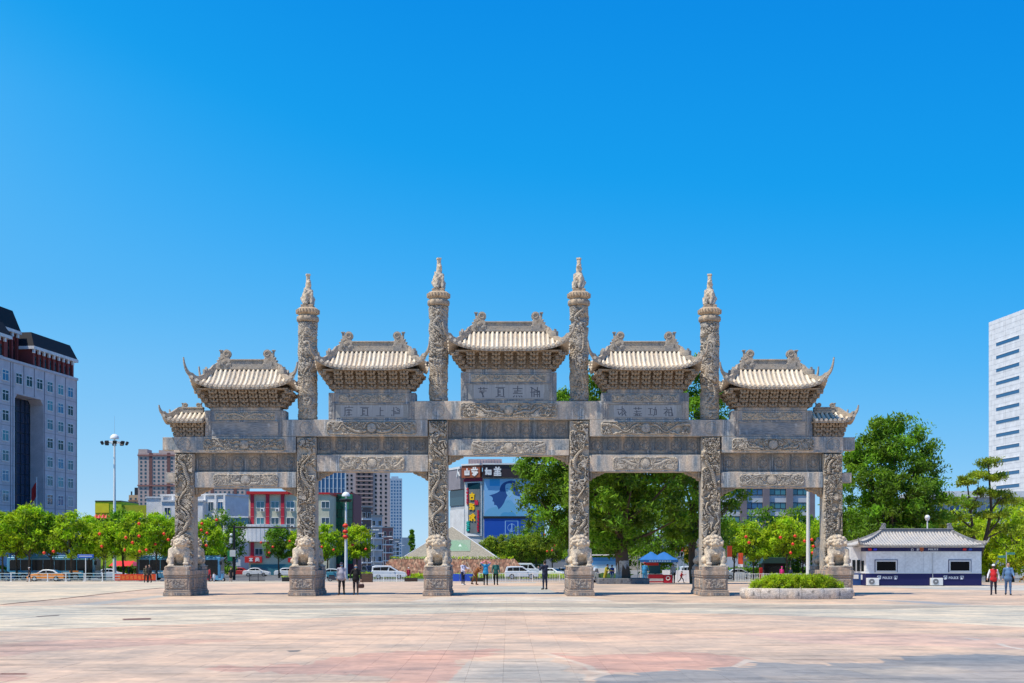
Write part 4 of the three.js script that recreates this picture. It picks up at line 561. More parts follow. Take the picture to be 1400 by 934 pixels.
  block(-17, -0.4, y(36.5), y(40.0), y(43.3), -0.5); block(-60, -17.6, y(36.5), y(42.6), y(46.9), -3); block(-60, -26, y(36.5), y(40.3), y(43.2), -0.2);
  mb().box(-60, 0.15, y(36.5), y(36.95), -18, 0.2).build('parapet', g, B); const pole = mb(); pole.cyl([-9.5, 0, 6], [-9.5, y(12.5), 6], 0.1, 0.06, 8);
  const fl = thing('flag_pole', 'white pole with limp dark red flag before the grey office tower', 'flag pole', [wx(50, 225), -1.6, -225]); mb().cyl([0, 0, 0], [0, 17.5, 0], 0.10, 0.06, 8).build('pole', C.whitePaint, fl); put('flag', sheet(6, 6, (u, v) => [-u * 0.9 - 0.05, 16.6 - v * 2.6 - u * 1.2, 0.15 * Math.sin(u * 5 + v * 2)]), mat(0.35, 0.01, 0.01, 0.8, { side: THREE.DoubleSide }), fl);
}
{ // far flats, left
  const B = facing(262, 1000, 0, 'far pinkish beige slab of flats behind the left end of the gateway', 'apartment_block'), m = wall(0.56, 0.44, 0.40), w = 84, H = 84;
  const b = mb(); b.box(-w / 2, w / 2, 0, H, -16, 0).box(-w / 2, -w / 2 + 7, H, H + 3, -14, -1).box(-w / 2 + 16, -w / 2 + 30, H, H + 2.2, -14, -1).box(-w / 2 + 44, w / 2 - 6, H, H + 3, -14, -1); b.build('wall', m, B); const d = mb(); for (const x of [-32, -18, 2, 16, 34]) d.box(x - 1.2, x + 1.2, 0, H, 0, 0.35); d.build('brown_pier', wall(0.22, 0.10, 0.09), B); const e = mb(); for (const yy of [H - 2.4, H - 26]) e.box(-w / 2 - 0.3, w / 2 + 0.3, yy, yy + 1, 0, 0.8); e.build('string_course', wall(0.36, 0.16, 0.14), B);
  farWindows(B, span(-w / 2 + 2.5, w / 2 - 2.5, 24), span(H - 4.2, 3, 27), 1.5, 1.6, 0, C.window);
  const T = facing(184.5, 1020, 0, 'small far ochre block with roof turrets beside the pinkish flats', 'apartment_block'); mb().box(-5, 6, 0, 52, -10, 0).build('wall', wall(0.60, 0.44, 0.28), T); mb().box(-1, 2.5, 52, 58, -5, -2).box(3.4, 4.4, 52, 56.5, -3, -2).box(-4, -3, 52, 55, -3, -2).build('turret', C.darkMetal, T); farWindows(T, [-3.4, 0.5, 4.4], span(49, 3, 15), 1.5, 1.5, 0, C.window); mb().box(-5.4, 6.4, 47, 48, -10, 0.5).build('string_course', wall(0.35, 0.2, 0.14), T);
}
{ // lime and olive painted building
  const d = 300, B = facing(163, d, 0, 'lime green painted building with red awnings', 'painted_building'), k = d / F, h = 2 + wy(686, d); mb().box(-33 * k, 3 * k, 0, h, -14, 0).build('lime_wall', wall(0.42, 0.62, 0.02), B); mb().box(3 * k, 42 * k, 0, h - 0.8, -14, -0.5).build('olive_wall', wall(0.42, 0.44, 0.02), B); mb().box(-33 * k, -14 * k, h - 2.6, h - 0.4, 0, 0.12).build('yellow_sign', wall(0.8, 0.75, 0.02), B);
  const aw = mb(); for (let i = 0; i < 4; i++) aw.add(new THREE.ConeGeometry(0.9, 1.0, 8), M4([(-31 + i * 5) * k, h - 3.4, 0.4])); aw.build('red_awning', C.red, B); windows(B, [[-29 * k, h - 5.4], [-24 * k, h - 5.4], [-19 * k, h - 5.4]], 0.75, 2.6, 0, C.darkMetal, C.windowDark, 0); mb().box(22 * k, 30 * k, h - 3.4, h - 3.0, -0.5, -0.4).box(-33 * k, 3 * k, h, h + 0.25, -14, 0.15).build('trim', C.darkMetal, B); windows(B, grid(span(6 * k, 38 * k, 5), [h - 4.6, h - 8]), 1.5, 1.5, -0.5, C.frame, C.window);
  const r = thing('market_stall', 'red canopied street stall with pink sign behind the bus stop trees', 'stall', [wx(171, 205), groundY(205), -205]); mb().box(-2.0, -1.8, 0, 1.9, -1, -0.8).box(0.8, 1, 0, 1.9, -1, -0.8).box(-2, -1.8, 0, 1.7, 1, 1.2).box(0.8, 1, 0, 1.7, 1, 1.2).build('post', C.darkMetal, r); put('canopy', sheet(10, 4, (u, v) => [mix(-2.2, 1.2, u), 2.6 - v * 0.8 + 0.1 * Math.abs(Math.sin(u * 15.7)), mix(-1.2, 1.5, v)]), mat(0.7, 0.03, 0.02, 0.7, { side: THREE.DoubleSide }), r); mb().rbox(1.3, 2.5, 0.9, 2.5, 0, 0.15, 0.03).build('pink_sign', mat(0.75, 0.1, 0.2, 0.5), r);
}
{ // white block
  const d = 262, k = d / F, B = facing(309, d, -0.30, 'white four storey building with rows of blue windows', 'white_building'), h = 2 + wy(677, d); mb().box(-15, 0, 0, h, -11, 0).box(-15.3, 0.3, h, h + 0.35, -11.2, 0.3).build('wall', C.white, B); const pier = mb(); for (const x of [-14.8, -12.3, -9.8, -7.3, -4.8, -2.3, -0.25]) pier.box(x - 0.22, x + 0.22, 0, h, 0, 0.3); pier.build('pier', C.white, B); windows(B, grid([-13.5, -11, -8.5, -6, -3.5, -1.3], [h - 2.3, h - 5.9, h - 9.5]), 1.25, 1.9, 0, C.frame, [C.window, C.blueGlass], 1);
  const T = facing(219, 268, 0, 'plain white stair block beside the white four storey building', 'white_building'); mb().box(-2.9, 3.0, 0, 2 + wy(681, 268), -8, 0).build('wall', C.white, T); mb().box(-3.1, 3.2, 2 + wy(681, 268), 2.3 + wy(681, 268), -8.2, 0.2).build('coping', C.white, T); mb().box(-1.4, -0.9, 9, 11, 0, 0.06).box(-1.3, -0.8, 6, 7.6, 0, 0.06).build('slit_window', C.windowDark, T);
  const P = facing(238, 262, -0.1, 'low white wing with square windows left of the gateway', 'white_building'); const h2 = 2 + wy(686, 262); mb().box(-2.6, 6, 0, h2, -9, 0).box(-2.8, 6.2, h2, h2 + 0.3, -9, 0.25).build('wall', C.white, P); windows(P, grid([-1.4, 1.2, 3.8], [h2 - 2.0, h2 - 5.4, h2 - 8.8]), 1.3, 1.6, 0, C.frame, C.window);
}
{ // bank building: cream with red piers
  const d = 245, k = d / F, B = facing(340, d, 0, 'cream bank building with red piers, red roof edge and red sign', 'bank_building'), h = 2 + wy(676, d), cream = wall(0.72, 0.70, 0.52), W = 110 * k; mb().box(0, W, 0, h, -12, 0).build('wall', cream, B); mb().box(-0.3, W * 0.5, h, h + 0.55, -12.2, 0.7).box(W * 0.5, W + 0.2, h, h + 0.35, -12, 0.3).build('roof_edge', C.red, B);
  const pier = mb(); for (const x of [5, 26, 46.5]) { const X = x * k; pier.box(X - 0.32, X + 0.32, h - 5.8, h, 0, 0.28); if (x < 40) pier.box(X - 0.32, X + 0.32, h - 12.2, h - 9.2, 0, 0.28); } pier.build('red_pier', mat(0.50, 0.015, 0.04, 0.6), B); const jo = mb(); for (const x of [5, 26, 46.5]) for (const y of [h - 2.6, h - 4.3]) jo.box(x * k - 0.34, x * k + 0.34, y, y + 0.1, 0.27, 0.30); jo.build('pier_joint', mat(0.75, 0.2, 0.2, 0.6), B);
  windows(B, [...grid([16 * k, 36 * k, 57 * k, 105 * k], [h - 2.0, h - 5.1]), [57 * k, h - 8.4], [105 * k, h - 8.4], [57 * k, h - 11.4], [105 * k, h - 11.4], [14 * k, h - 11]], 1.62, 1.35, 0, C.frame, [C.window, C.teal], 1); const ac = mb().rbox(-0.4, 0.4, -0.28, 0.28, 0, 0.32, 0.04).geo(), fan = new THREE.CylinderGeometry(0.2, 0.2, 0.03, 12).rotateX(Math.PI / 2); for (const [x, y] of [[19, -3.0], [39.5, -3.0], [60, -3.0], [60, -6.2], [60, -9.5]]) { const m = put('air_conditioner', ac, C.whitePaint, B); m.position.set(x * k, h + y, 0.02); const f = put('fan', fan, C.darkMetal, m); f.position.set(-0.06, 0, 0.33); }
  const bay = mb(); bay.add(new THREE.CylinderGeometry(13, 13, 3.3, 20, 1, false, -0.36, 0.72), M4([20 * k, h - 7.4, -11.6])); for (let i = 0; i < 12; i++) { const a = -0.34 + i * 0.062; bay.box(-0.04, 0.04, h - 9.05, h - 5.75, 0, 0.05, M4([20 * k + Math.sin(a) * 13, 0, -11.6 + Math.cos(a) * 13], [0, a, 0])); } bay.build('curved_panel_bay', C.white, B);
  const sg = put('bank_sign', mb().rbox(-1.2 * 1, 15 * k, h - 13.1, h - 11.9, 0.3, 0.7, 0.04).geo(), C.red, B); sg.position.x = 4 * k; const lg = mb(); lg.box(-0.45, 0.45, -0.08, 0.08, 0, 0.05, M4([0, 0, 0], [0, 0, 0.7])).box(-0.45, 0.45, -0.08, 0.08, 0.001, 0.052, M4([0, 0, 0], [0, 0, -0.7])).box(-0.12, 0.12, -0.35, 0.35, 0.002, 0.054); const L = lg.build('logo', C.whitePaint, sg); L.position.set(0.0, h - 12.5, 0.7); for (const [q, x] of [['shang1', 1.2]]) { const c = put('character', glyphGeo(q, 0.75, 0.75, 0.13, 0.06), C.whitePaint, sg); c.position.set(x, h - 12.5, 0.72); }
  mb().box(0.4, 8, 0.3, h - 13.4, 0.02, 0.1).build('shop_glazing', C.teal, B); mb().box(54 * k, 60 * k, h - 13, h - 12.2, 0, 0.2).build('side_sign', C.red, B); mb().box(-3.4, 0, h - 7, h - 4.5, -3, 0.6).build('glass_lobby', C.teal, B); mb().box(-3.8, 0.1, h - 4.5, h - 4.2, -3.2, 1).box(-3.6, 0, h - 9.2, h - 7, -3.1, 0.7).build('lobby_slab', C.white, B);
}
{ // green glass front, blue glass tower, pink tower, blue tower down the avenue
  const d = 255, k = d / F, B = facing(449, d, 0, 'green glass fronted building with dark red edge', 'glass_building'), h = 2 + wy(674, d); mb().box(-1.8, 34 * k, 0, h, -14, 0).build('wall', mat(0.16, 0.02, 0.03, 0.7), B); const pg = [glass(0.003, 0.10, 0.04), glass(0.005, 0.16, 0.06), glass(0.002, 0.05, 0.03)], cell = new THREE.BoxGeometry(0.72, 1.5, 0.1); for (let i = 0; i < 6; i++) for (let j = 0; j < 9; j++) { const m = put('pane', cell, pg[Math.floor(hash(i, j, 2) * 3)], B); m.position.set(0.7 + i * 0.75, h - 1 - j * 1.55, 0.06); m.rotation.y = (hash(i, j, 5) - 0.5) * 0.02; }
  const T = facing(452, 430, 0.1, 'blue glass tower with white fins behind the bank building', 'glass_tower'); mb().box(-6, 5, 0, 37, -12, 0).build('wall', C.blueGlass, T); const f = mb(); for (let i = 0; i < 9; i++) f.box(-5.9 + i * 1.33, -5.65 + i * 1.33, 0, 37, 0, 0.35); f.build('fin', C.frame, T); const fb = mb(); for (let i = 0; i < 11; i++) fb.box(-6, 5, i * 3.3, i * 3.3 + 0.35, 0, 0.12); fb.build('floor_band', mat(0.2, 0.3, 0.4, 0.5), T);
  const Q = facing(504, 900, 0.16, 'far pink residential tower with brown balconies', 'apartment_tower'), pm = wall(0.55, 0.44, 0.41); mb().box(-17, 15, 0, 72, -22, 0).build('wall', pm, Q); mb().box(-9, 3, 0, 72, 0, 0.3).build('balcony_panel', wall(0.30, 0.20, 0.18), Q); const bb = mb(); for (let i = 0; i < 23; i++) bb.box(-9, 3, 2 + i * 3, 2.9 + i * 3, 0.3, 1.0); bb.build('balcony', wall(0.5, 0.36, 0.32), Q); farWindows(Q, [-15, -12, 5, 8.5, 12], span(69, 3, 23), 1.4, 1.5, 0, C.windowDark); farWindows(Q, [-7, -3.5, 0.5], span(70, 4, 23), 1.6, 1.3, 0.3, C.windowDark); const side = mb(); for (let i = 0; i < 5; i++) for (let j = 0; j < 23; j++) side.box(14.9, 15.12, 3 + j * 3, 4.6 + j * 3, -20 + i * 4.2, -18.4 + i * 4.2); const sp = side.build('far_side_windows', C.windowDark, Q); sp.userData.kind = 'stuff';
  const U = facing(542, 1250, 0.1, 'far pale blue residential tower at the end of the avenue', 'apartment_tower'); mb().box(-6.5, 5.5, 0, 79, -14, 0).box(-5, 2, 79, 81, -10, -1).build('wall', wall(0.45, 0.56, 0.68), U); farWindows(U, [-4.6, -1.8, 1, 3.8], span(76, 3, 25), 1.5, 1.6, 0, C.blueGlass);
  const V2 = facing(549, 1300, 0, 'low far blue block beside the pale blue tower', 'apartment_tower'); mb().box(-5, 9, 0, 22, -10, 0).box(3, 11, 0, 10, -10, 2).build('wall', wall(0.2, 0.3, 0.42), V2);
  // older street houses
  for (const [px, w, top, dd, c, lab] of [[488, 13, 697, 300, [0.40, 0.40, 0.42], 'pale grey plastered street house next to the green glass front'], [501, 14, 694, 330, [0.16, 0.13, 0.13], 'dark brown street house with white balconies'], [515, 16, 706, 370, [0.46, 0.50, 0.55], 'grey blue street house halfway down the avenue'], [530, 16, 722, 440, [0.34, 0.16, 0.15], 'low reddish street house further down the avenue'], [540, 14, 738, 520, [0.45, 0.47, 0.5], 'low pale street house near the end of the avenue']]) { const H = facing(px, dd, 0.5, lab, 'street_house'), kk = dd / F, hh = 2 + wy(top, dd), ww = w * kk; mb().box(-ww / 2, ww / 2, 0, hh, -12, 0).build('wall', wall(...c), H); mb().box(-ww / 2 - 0.2, ww / 2 + 0.2, hh, hh + 0.4, -12, 0.4).build('coping', C.concrete, H); windows(H, grid(span(-ww * 0.28, ww * 0.28, 2), span(hh - 2, 3, 4)), 1.0, 1.5, 0, C.frame, C.windowDark); for (const yy of span(hh - 3.2, 2, 4)) mb().box(-ww / 2, ww / 2, yy, yy + 0.35, 0, 0.6).build('balcony_slab', C.white, H); }
}
{ // corner shop building with the signs and the billboard
  const d = 250, k = d / F, bx = wx(0, d), X = (px) => wx(px, d), Y = (py) => wy(py, d) + 2, B = thing('shop_building', 'corner shop building with brown sign band and large blue billboard', 'building', [0, -2, -d]), gm = wall(0.58, 0.61, 0.64);
  // plan: left wing turning away, chamfer with the upright sign, front with the billboard
  const A = [X(613), -9], Bq = [X(634.5), -2.2], Cq = [X(660), 0], D = [X(745), 0]; const body = mb(); body.ext([[A[0], -A[1]], [Bq[0], -Bq[1]], [Cq[0], 0], [D[0], 0], [D[0], 22], [A[0], 22]], Y(645), M4([0, 0, 0], [-Math.PI / 2, 0, 0], [1, 1, 1])); const bw = body.build('wall', gm, B); bw.rotation.x = 0;
  const face = (p, q, y0, y1, z0, z1, m, name, par = B) => { const a = Math.atan2(-(q[1] - p[1]), q[0] - p[0]), L = Math.hypot(q[0] - p[0], q[1] - p[1]), g = new THREE.BoxGeometry(L, y1 - y0, z1 - z0); g.translate(L / 2, (y0 + y1) / 2, (z0 + z1) / 2); boxUV(g); g.rotateY(a); g.translate(p[0], 0, p[1]); return put(name, g, m, par); };
  face(A, Bq, Y(668), Y(640), 0.02, 0.9, wall(0.36, 0.33, 0.36), 'side_sign_band'); face([Bq[0] - 0.02, Bq[1]], Cq, Y(653), Y(636.5), 0.25, 1.0, mat(0.30, 0.085, 0.04, 0.5), 'brown_sign_band'); face(Cq, D, Y(653), Y(636), 0.25, 1.0, mat(0.03, 0.014, 0.018, 0.5), 'dark_sign_band');
  face(Bq, Cq, Y(636.3), Y(634.2), -0.6, 1.2, C.white, 'white_ledge'); face(Cq, D, Y(635.9), Y(633.8), -0.6, 1.2, C.white, 'white_ledge'); face(A, Bq, Y(640), Y(637), -0.6, 1.0, C.white, 'white_ledge');
  const top = mb(); top.box(X(640), X(686), Y(634), Y(627), -12, -1.5); for (let i = 0; i < 12; i++) top.box(X(640) + i * 0.55, X(640) + 0.12 + i * 0.55, Y(634), Y(627), -1.5, -1.4); top.build('roof_house', wall(0.55, 0.42, 0.42), B); face(Bq, Cq, Y(658), Y(653.5), 0.02, 0.3, mat(0.22, 0.01, 0.06, 0.5), 'maroon_band'); face(A, Bq, Y(690), Y(669), 0.0, 0.15, glass(0.02, 0.05, 0.07), 'upper_glazing'); face(A, Bq, Y(740), Y(696), 0, 0.12, C.white, 'pale_panel');
  const chars = [['you', 641.5, 0, 1.6, Bq, Cq], ['shan', 645, 0, 1.3, 0, 0]];
  const along = (p, q, t, y, z) => { const a = Math.atan2(-(q[1] - p[1]), q[0] - p[0]); return [mix(p[0], q[0], t) + Math.sin(a) * z, y, mix(p[1], q[1], t) + Math.cos(a) * z, a]; };
  for (const [q, p0, p1, t, s] of [['ren', A, Bq, 0.9, 1.7], ['shan', Bq, Cq, 0.30, 1.3], ['jing', Bq, Cq, 0.72, 1.8], ['ru', Cq, D, 0.09, 1.4], ['mei', Cq, D, 0.235, 1.8]]) { const [x, y, z, a] = along(p0, p1, t, Y(644.6), 1.05), m = put('character', glyphGeo(q, s * 0.8, s, 0.28, 0.14), C.whitePaint, B); m.position.set(x, y, z); m.rotation.y = a; }
  const fr = face([Bq[0] + 0.3, Bq[1] + 0.02], [Cq[0] - 0.1, Cq[1]], Y(733), Y(658.6), 0.02, 0.28, C.white, 'sign_frame'); const sg = face([Bq[0] + 0.55, Bq[1] + 0.05], [Cq[0] - 0.35, Cq[1]], Y(729), Y(669), 0.28, 0.36, wall(0.16, 0.19, 0.21), 'upright_sign'); face([Bq[0] + 0.55, Bq[1] + 0.05], [Cq[0] - 0.35, Cq[1]], Y(668.6), Y(660), 0.28, 0.37, glass(0.008, 0.04, 0.06), 'sign_glazing');
  const P2 = [Bq[0] + 0.55, Bq[1] + 0.05], Q2 = [Cq[0] - 0.35, Cq[1]], yl = mat(0.85, 0.52, 0.01, 0.45), tq = mat(0.02, 0.42, 0.36, 0.45), rd = mat(0.55, 0.02, 0.06, 0.45);
  for (const [q, t, py, s, m] of [['gu', 0.46, 678, 1.45, yl], ['wan', 0.46, 692.5, 1.35, yl], ['cheng2', 0.48, 707, 1.5, yl], ['fu', 0.78, 687, 0.95, rd], ['yu', 0.16, 715.5, 0.95, tq], ['shi', 0.16, 722.5, 0.95, tq], ...['shu', 'hua', 'yu', 'gu', 'yin'].map((c, i) => [c, 0.12, 669 + i * 4.5, 0.55, rd]), ...['shi', 'yu', 'hua', 'shu', 'chu', 'hang', 'yin'].map((c, i) => [c, 0.90, 699 + i * 4.3, 0.52, rd])]) { const [x, y, z, a] = along(P2, Q2, t, Y(py), 0.46), g = put('character', glyphGeo(q, s * 0.9, s, s * 0.19, 0.16), m, B); g.position.set(x, y, z); g.rotation.y = a; }
  const ad = canvasTex(1024, 512, (g, W, H) => {   // the printed advertisement: a figure with long dark hair on pale blue
    g.fillStyle = '#8fc0e8'; g.fillRect(0, 0, W, H); g.fillStyle = '#86bce8'; g.fillRect(0, 0, W * 0.5, H); g.fillStyle = '#2f9fde'; g.fillRect(W * 0.095, 0, W * 0.18, H * 0.19); g.fillStyle = '#2f9fdc'; g.fillRect(W * 0.84, H * 0.55, W * 0.16, H * 0.45);
    const path = (c, p) => { g.fillStyle = c; g.beginPath(); g.moveTo((p[0] - 0.08) * W, p[1] * H); for (let i = 2; i < p.length; i += 4) g.quadraticCurveTo((p[i] - 0.08) * W, p[i + 1] * H, (p[i + 2] - 0.08) * W, p[i + 3] * H); g.fill(); };
    path('#72b4da', [0.08, 1, 0.10, 0.80, 0.24, 0.76, 0.40, 0.72, 0.43, 0.60, 0.5, 0.52, 0.57, 0.6, 0.62, 0.74, 0.76, 0.80, 0.86, 0.86, 0.88, 1]); path('#52a2d0', [0.36, 1, 0.38, 0.86, 0.50, 0.9, 0.62, 0.86, 0.64, 1]);
    path('#1d4f92', [0.50, 0.06, 0.36, 0.10, 0.35, 0.32, 0.30, 0.40, 0.16, 0.44, 0.26, 0.48, 0.22, 0.60, 0.27, 0.60, 0.25, 0.70, 0.31, 0.68, 0.33, 0.82, 0.40, 0.74, 0.44, 0.60, 0.46, 0.5, 0.55, 0.3, 0.62, 0.5, 0.72, 0.46, 0.66, 0.3, 0.64, 0.08, 0.57, 0.02, 0.50, 0.06]);
    path('#94c8e6', [0.45, 0.24, 0.44, 0.12, 0.52, 0.12, 0.60, 0.12, 0.59, 0.28, 0.58, 0.45, 0.52, 0.48, 0.46, 0.44, 0.45, 0.24]); g.fillStyle = '#2b609c'; g.fillRect(W * 0.382, H * 0.25, W * 0.04, 6); g.fillRect(W * 0.455, H * 0.25, W * 0.04, 6); g.fillStyle = '#5f9cc8'; g.fillRect(W * 0.425, H * 0.37, W * 0.03, 6); g.strokeStyle = '#5aa0cc'; g.lineWidth = 5; g.beginPath(); g.arc(W * 0.42, H * 0.66, 28, 3.4, 6.0); g.stroke(); g.beginPath(); g.arc(W * 0.42, H * 0.64, 16, 3.4, 6.0); g.stroke();
  });
  const uvPlane = (w, h, t) => { const g = new THREE.BoxGeometry(w, h, t); return g; };
  const bill = put('billboard', uvPlane(X(740) - X(662), Y(655) - Y(706), 0.3), mat(0.95, 0.95, 0.95, 0.6, { map: ad }), B); bill.position.set((X(740) + X(662)) / 2, (Y(655) + Y(706)) / 2, 0.22); const sh = canvasTex(1024, 384, (g, W, H) => { g.fillStyle = '#1250b4'; g.fillRect(0, 0, W, H); g.strokeStyle = '#9cc4ea'; g.lineWidth = 14; g.strokeRect(W * 0.37, H * 0.12, W * 0.22, H * 0.66); g.lineWidth = 8; g.beginPath(); g.arc(W * 0.48, H * 0.45, 70, 0.6, 5.6); g.stroke(); g.fillStyle = '#9cc4ea'; g.fillRect(W * 0.475, H * 0.24, 18, H * 0.42); g.fillRect(W * 0.45, H * 0.5, 12, H * 0.18); drawGlyph(g, 'cheng', W * 0.68, H * 0.2, W * 0.14, H * 0.5, 17, '#a8cdf0'); g.fillStyle = '#6f9fd8'; g.fillRect(W * 0.6, H * 0.8, W * 0.4, 4); });
  const sb = put('blue_sign', uvPlane(X(740) - X(662), Y(709) - Y(737), 0.3), mat(0.95, 0.95, 0.95, 0.5, { map: sh }), B); sb.position.set((X(740) + X(662)) / 2, (Y(709) + Y(737)) / 2, 0.22); mb().box(X(661), X(741), Y(709), Y(706), 0, 0.5).build('dark_ledge', C.black, B); windows(B, grid(span(X(668), X(738), 5), [Y(750), Y(765)]), 2.4, 1.8, 0, C.darkMetal, C.windowDark, 2);
}
{ // office block behind the right bay, low hall, white tower
  const d = 262, k = d / F, B = facing(1048, d, 0, 'white office block with teal ribbon windows and brown piers', 'office_block'), h = 2 + wy(652, d); mb().box(-64 * k, 66 * k, 0, h, -14, 0).build('wall', wall(0.62, 0.66, 0.72), B); const pr = mb(); for (const x of [-32, -1, 31, 61]) pr.box(x * k - 0.65, x * k + 0.65, 0, h, 0, 0.7); pr.build('brown_pier', wall(0.24, 0.20, 0.22), B); const ys = span(2 + wy(654, d), 2 + wy(654 + 18.8 * 5, d), 6); windows(B, grid([-48, -16.5, 15, 46].map((x) => x * k), ys), 3.5, 1.35, 0, C.darkMetal, [C.teal, C.blueGlass, C.teal], 2); windows(B, grid([-60].map((x) => x * k), ys), 1.2, 1.3, 0, C.frame, C.window);
  const L = facing(1336, 235, 0, 'low grey hall with white roof edge behind the right hand trees', 'low_hall'), h2 = 2 + wy(680, 235); mb().box(-9.5, 14, 0, h2, -14, 0).build('wall', wall(0.5, 0.52, 0.56), L); mb().box(-10, 14.5, h2, h2 + 1.1, -14, 0.7).build('roof_edge', C.white, L); windows(L, grid(span(-7.5, 12.5, 7), [h2 - 2.2, h2 - 5.4]), 2.0, 1.7, 0, C.frame, C.blueGlass, 1);
  const e0 = [wx(1352, 345), 345], n = Math.atan2(-9.5, 1.0), T = thing('white_tower', 'tall white windowless tower with thin horizontal slit windows', 'building', [e0[0], -2, -e0[1]], -Math.atan2(9.5, 1.0)), tw = wall(0.98, 0.97, 0.98), top = 2 + wy(441, 345); mb().box(0, 60, 0, top, -30, 0).build('wall', tw, T); const jn = mb(); for (let y = 1; y < top; y += 1.35) jn.box(0, 60, y, y + 0.035, 0, 0.02); for (const x of [1.6, 3.4, 8.2, 9.2, 17]) jn.box(x, x + 0.04, 0, top, 0, 0.021); jn.build('panel_joint', wall(0.62, 0.62, 0.64), T);
  const sl = mb().box(0, 12.2, -0.42, 0.42, -0.3, 0.06).geo(), rv = mb().box(0, 12.2, 0.42, 0.5, 0, 0.14).geo(); for (let i = 0; i < 15; i++) { const y = 2 + wy(471.5 + i * 17.75, 341), m = put('slit_window', sl, C.blueGlass, T); m.position.set(4.2, y, 0); put('hood', rv, tw, m); }
}
{ // distant town behind everything
  const r = rng(404), spots = [[-40, 24], [20, 20], [88, 18], [150, 30], [330, 20], [430, 22], [575, 6], [590, 9], [600, 5], [770, 22], [850, 26], [930, 24], [1000, 26], [1150, 26], [1230, 24], [1310, 26], [1400, 22]];
  spots.forEach(([px, hpx], i) => { const d = i > 5 && i < 9 ? 1400 : 330 + r() * 60, k = d / F, w = (i > 5 && i < 9 ? 14 : 78) * k, B = facing(px, d, (r() - 0.5) * 0.3, ['low grey town house', 'low beige town house', 'low bluish town house'][i % 3] + ` ${['beyond the left end of the bus lane', 'behind the nearer bus', 'behind the bus stop', 'behind the orange banner', 'behind the bank building', 'behind the green glass front', 'at the far end of the avenue, left of the pyramid', 'at the far end of the avenue, beside the conifer', 'at the far end of the avenue, touching the pyramid', 'right of the blue billboard', 'behind the whitewashed trunk', 'behind the blue market tent', 'left of the office block', 'behind the booth side of the gateway', 'straight behind the police booth', 'behind the airy tree', 'below the white tower'][i]}`, 'town_house'), h = 2 + EYE + hpx * k; mb().box(-w / 2, w / 2, 0, h, -8, 0).build('wall', wall(...[[0.36, 0.36, 0.36], [0.5, 0.44, 0.36], [0.34, 0.40, 0.48]][i % 3]), B); mb().box(-w / 2 - 0.2, w / 2 + 0.2, h, h + 0.4, -8.2, 0.3).build('roof_edge', C.concrete, B); if (i < 6 || i > 8) windows(B, grid(span(-w * 0.4, w * 0.4, 5), [h - 1.8, h - 4.6]), 1.6, 1.4, 0, C.frame, C.windowDark); });
}
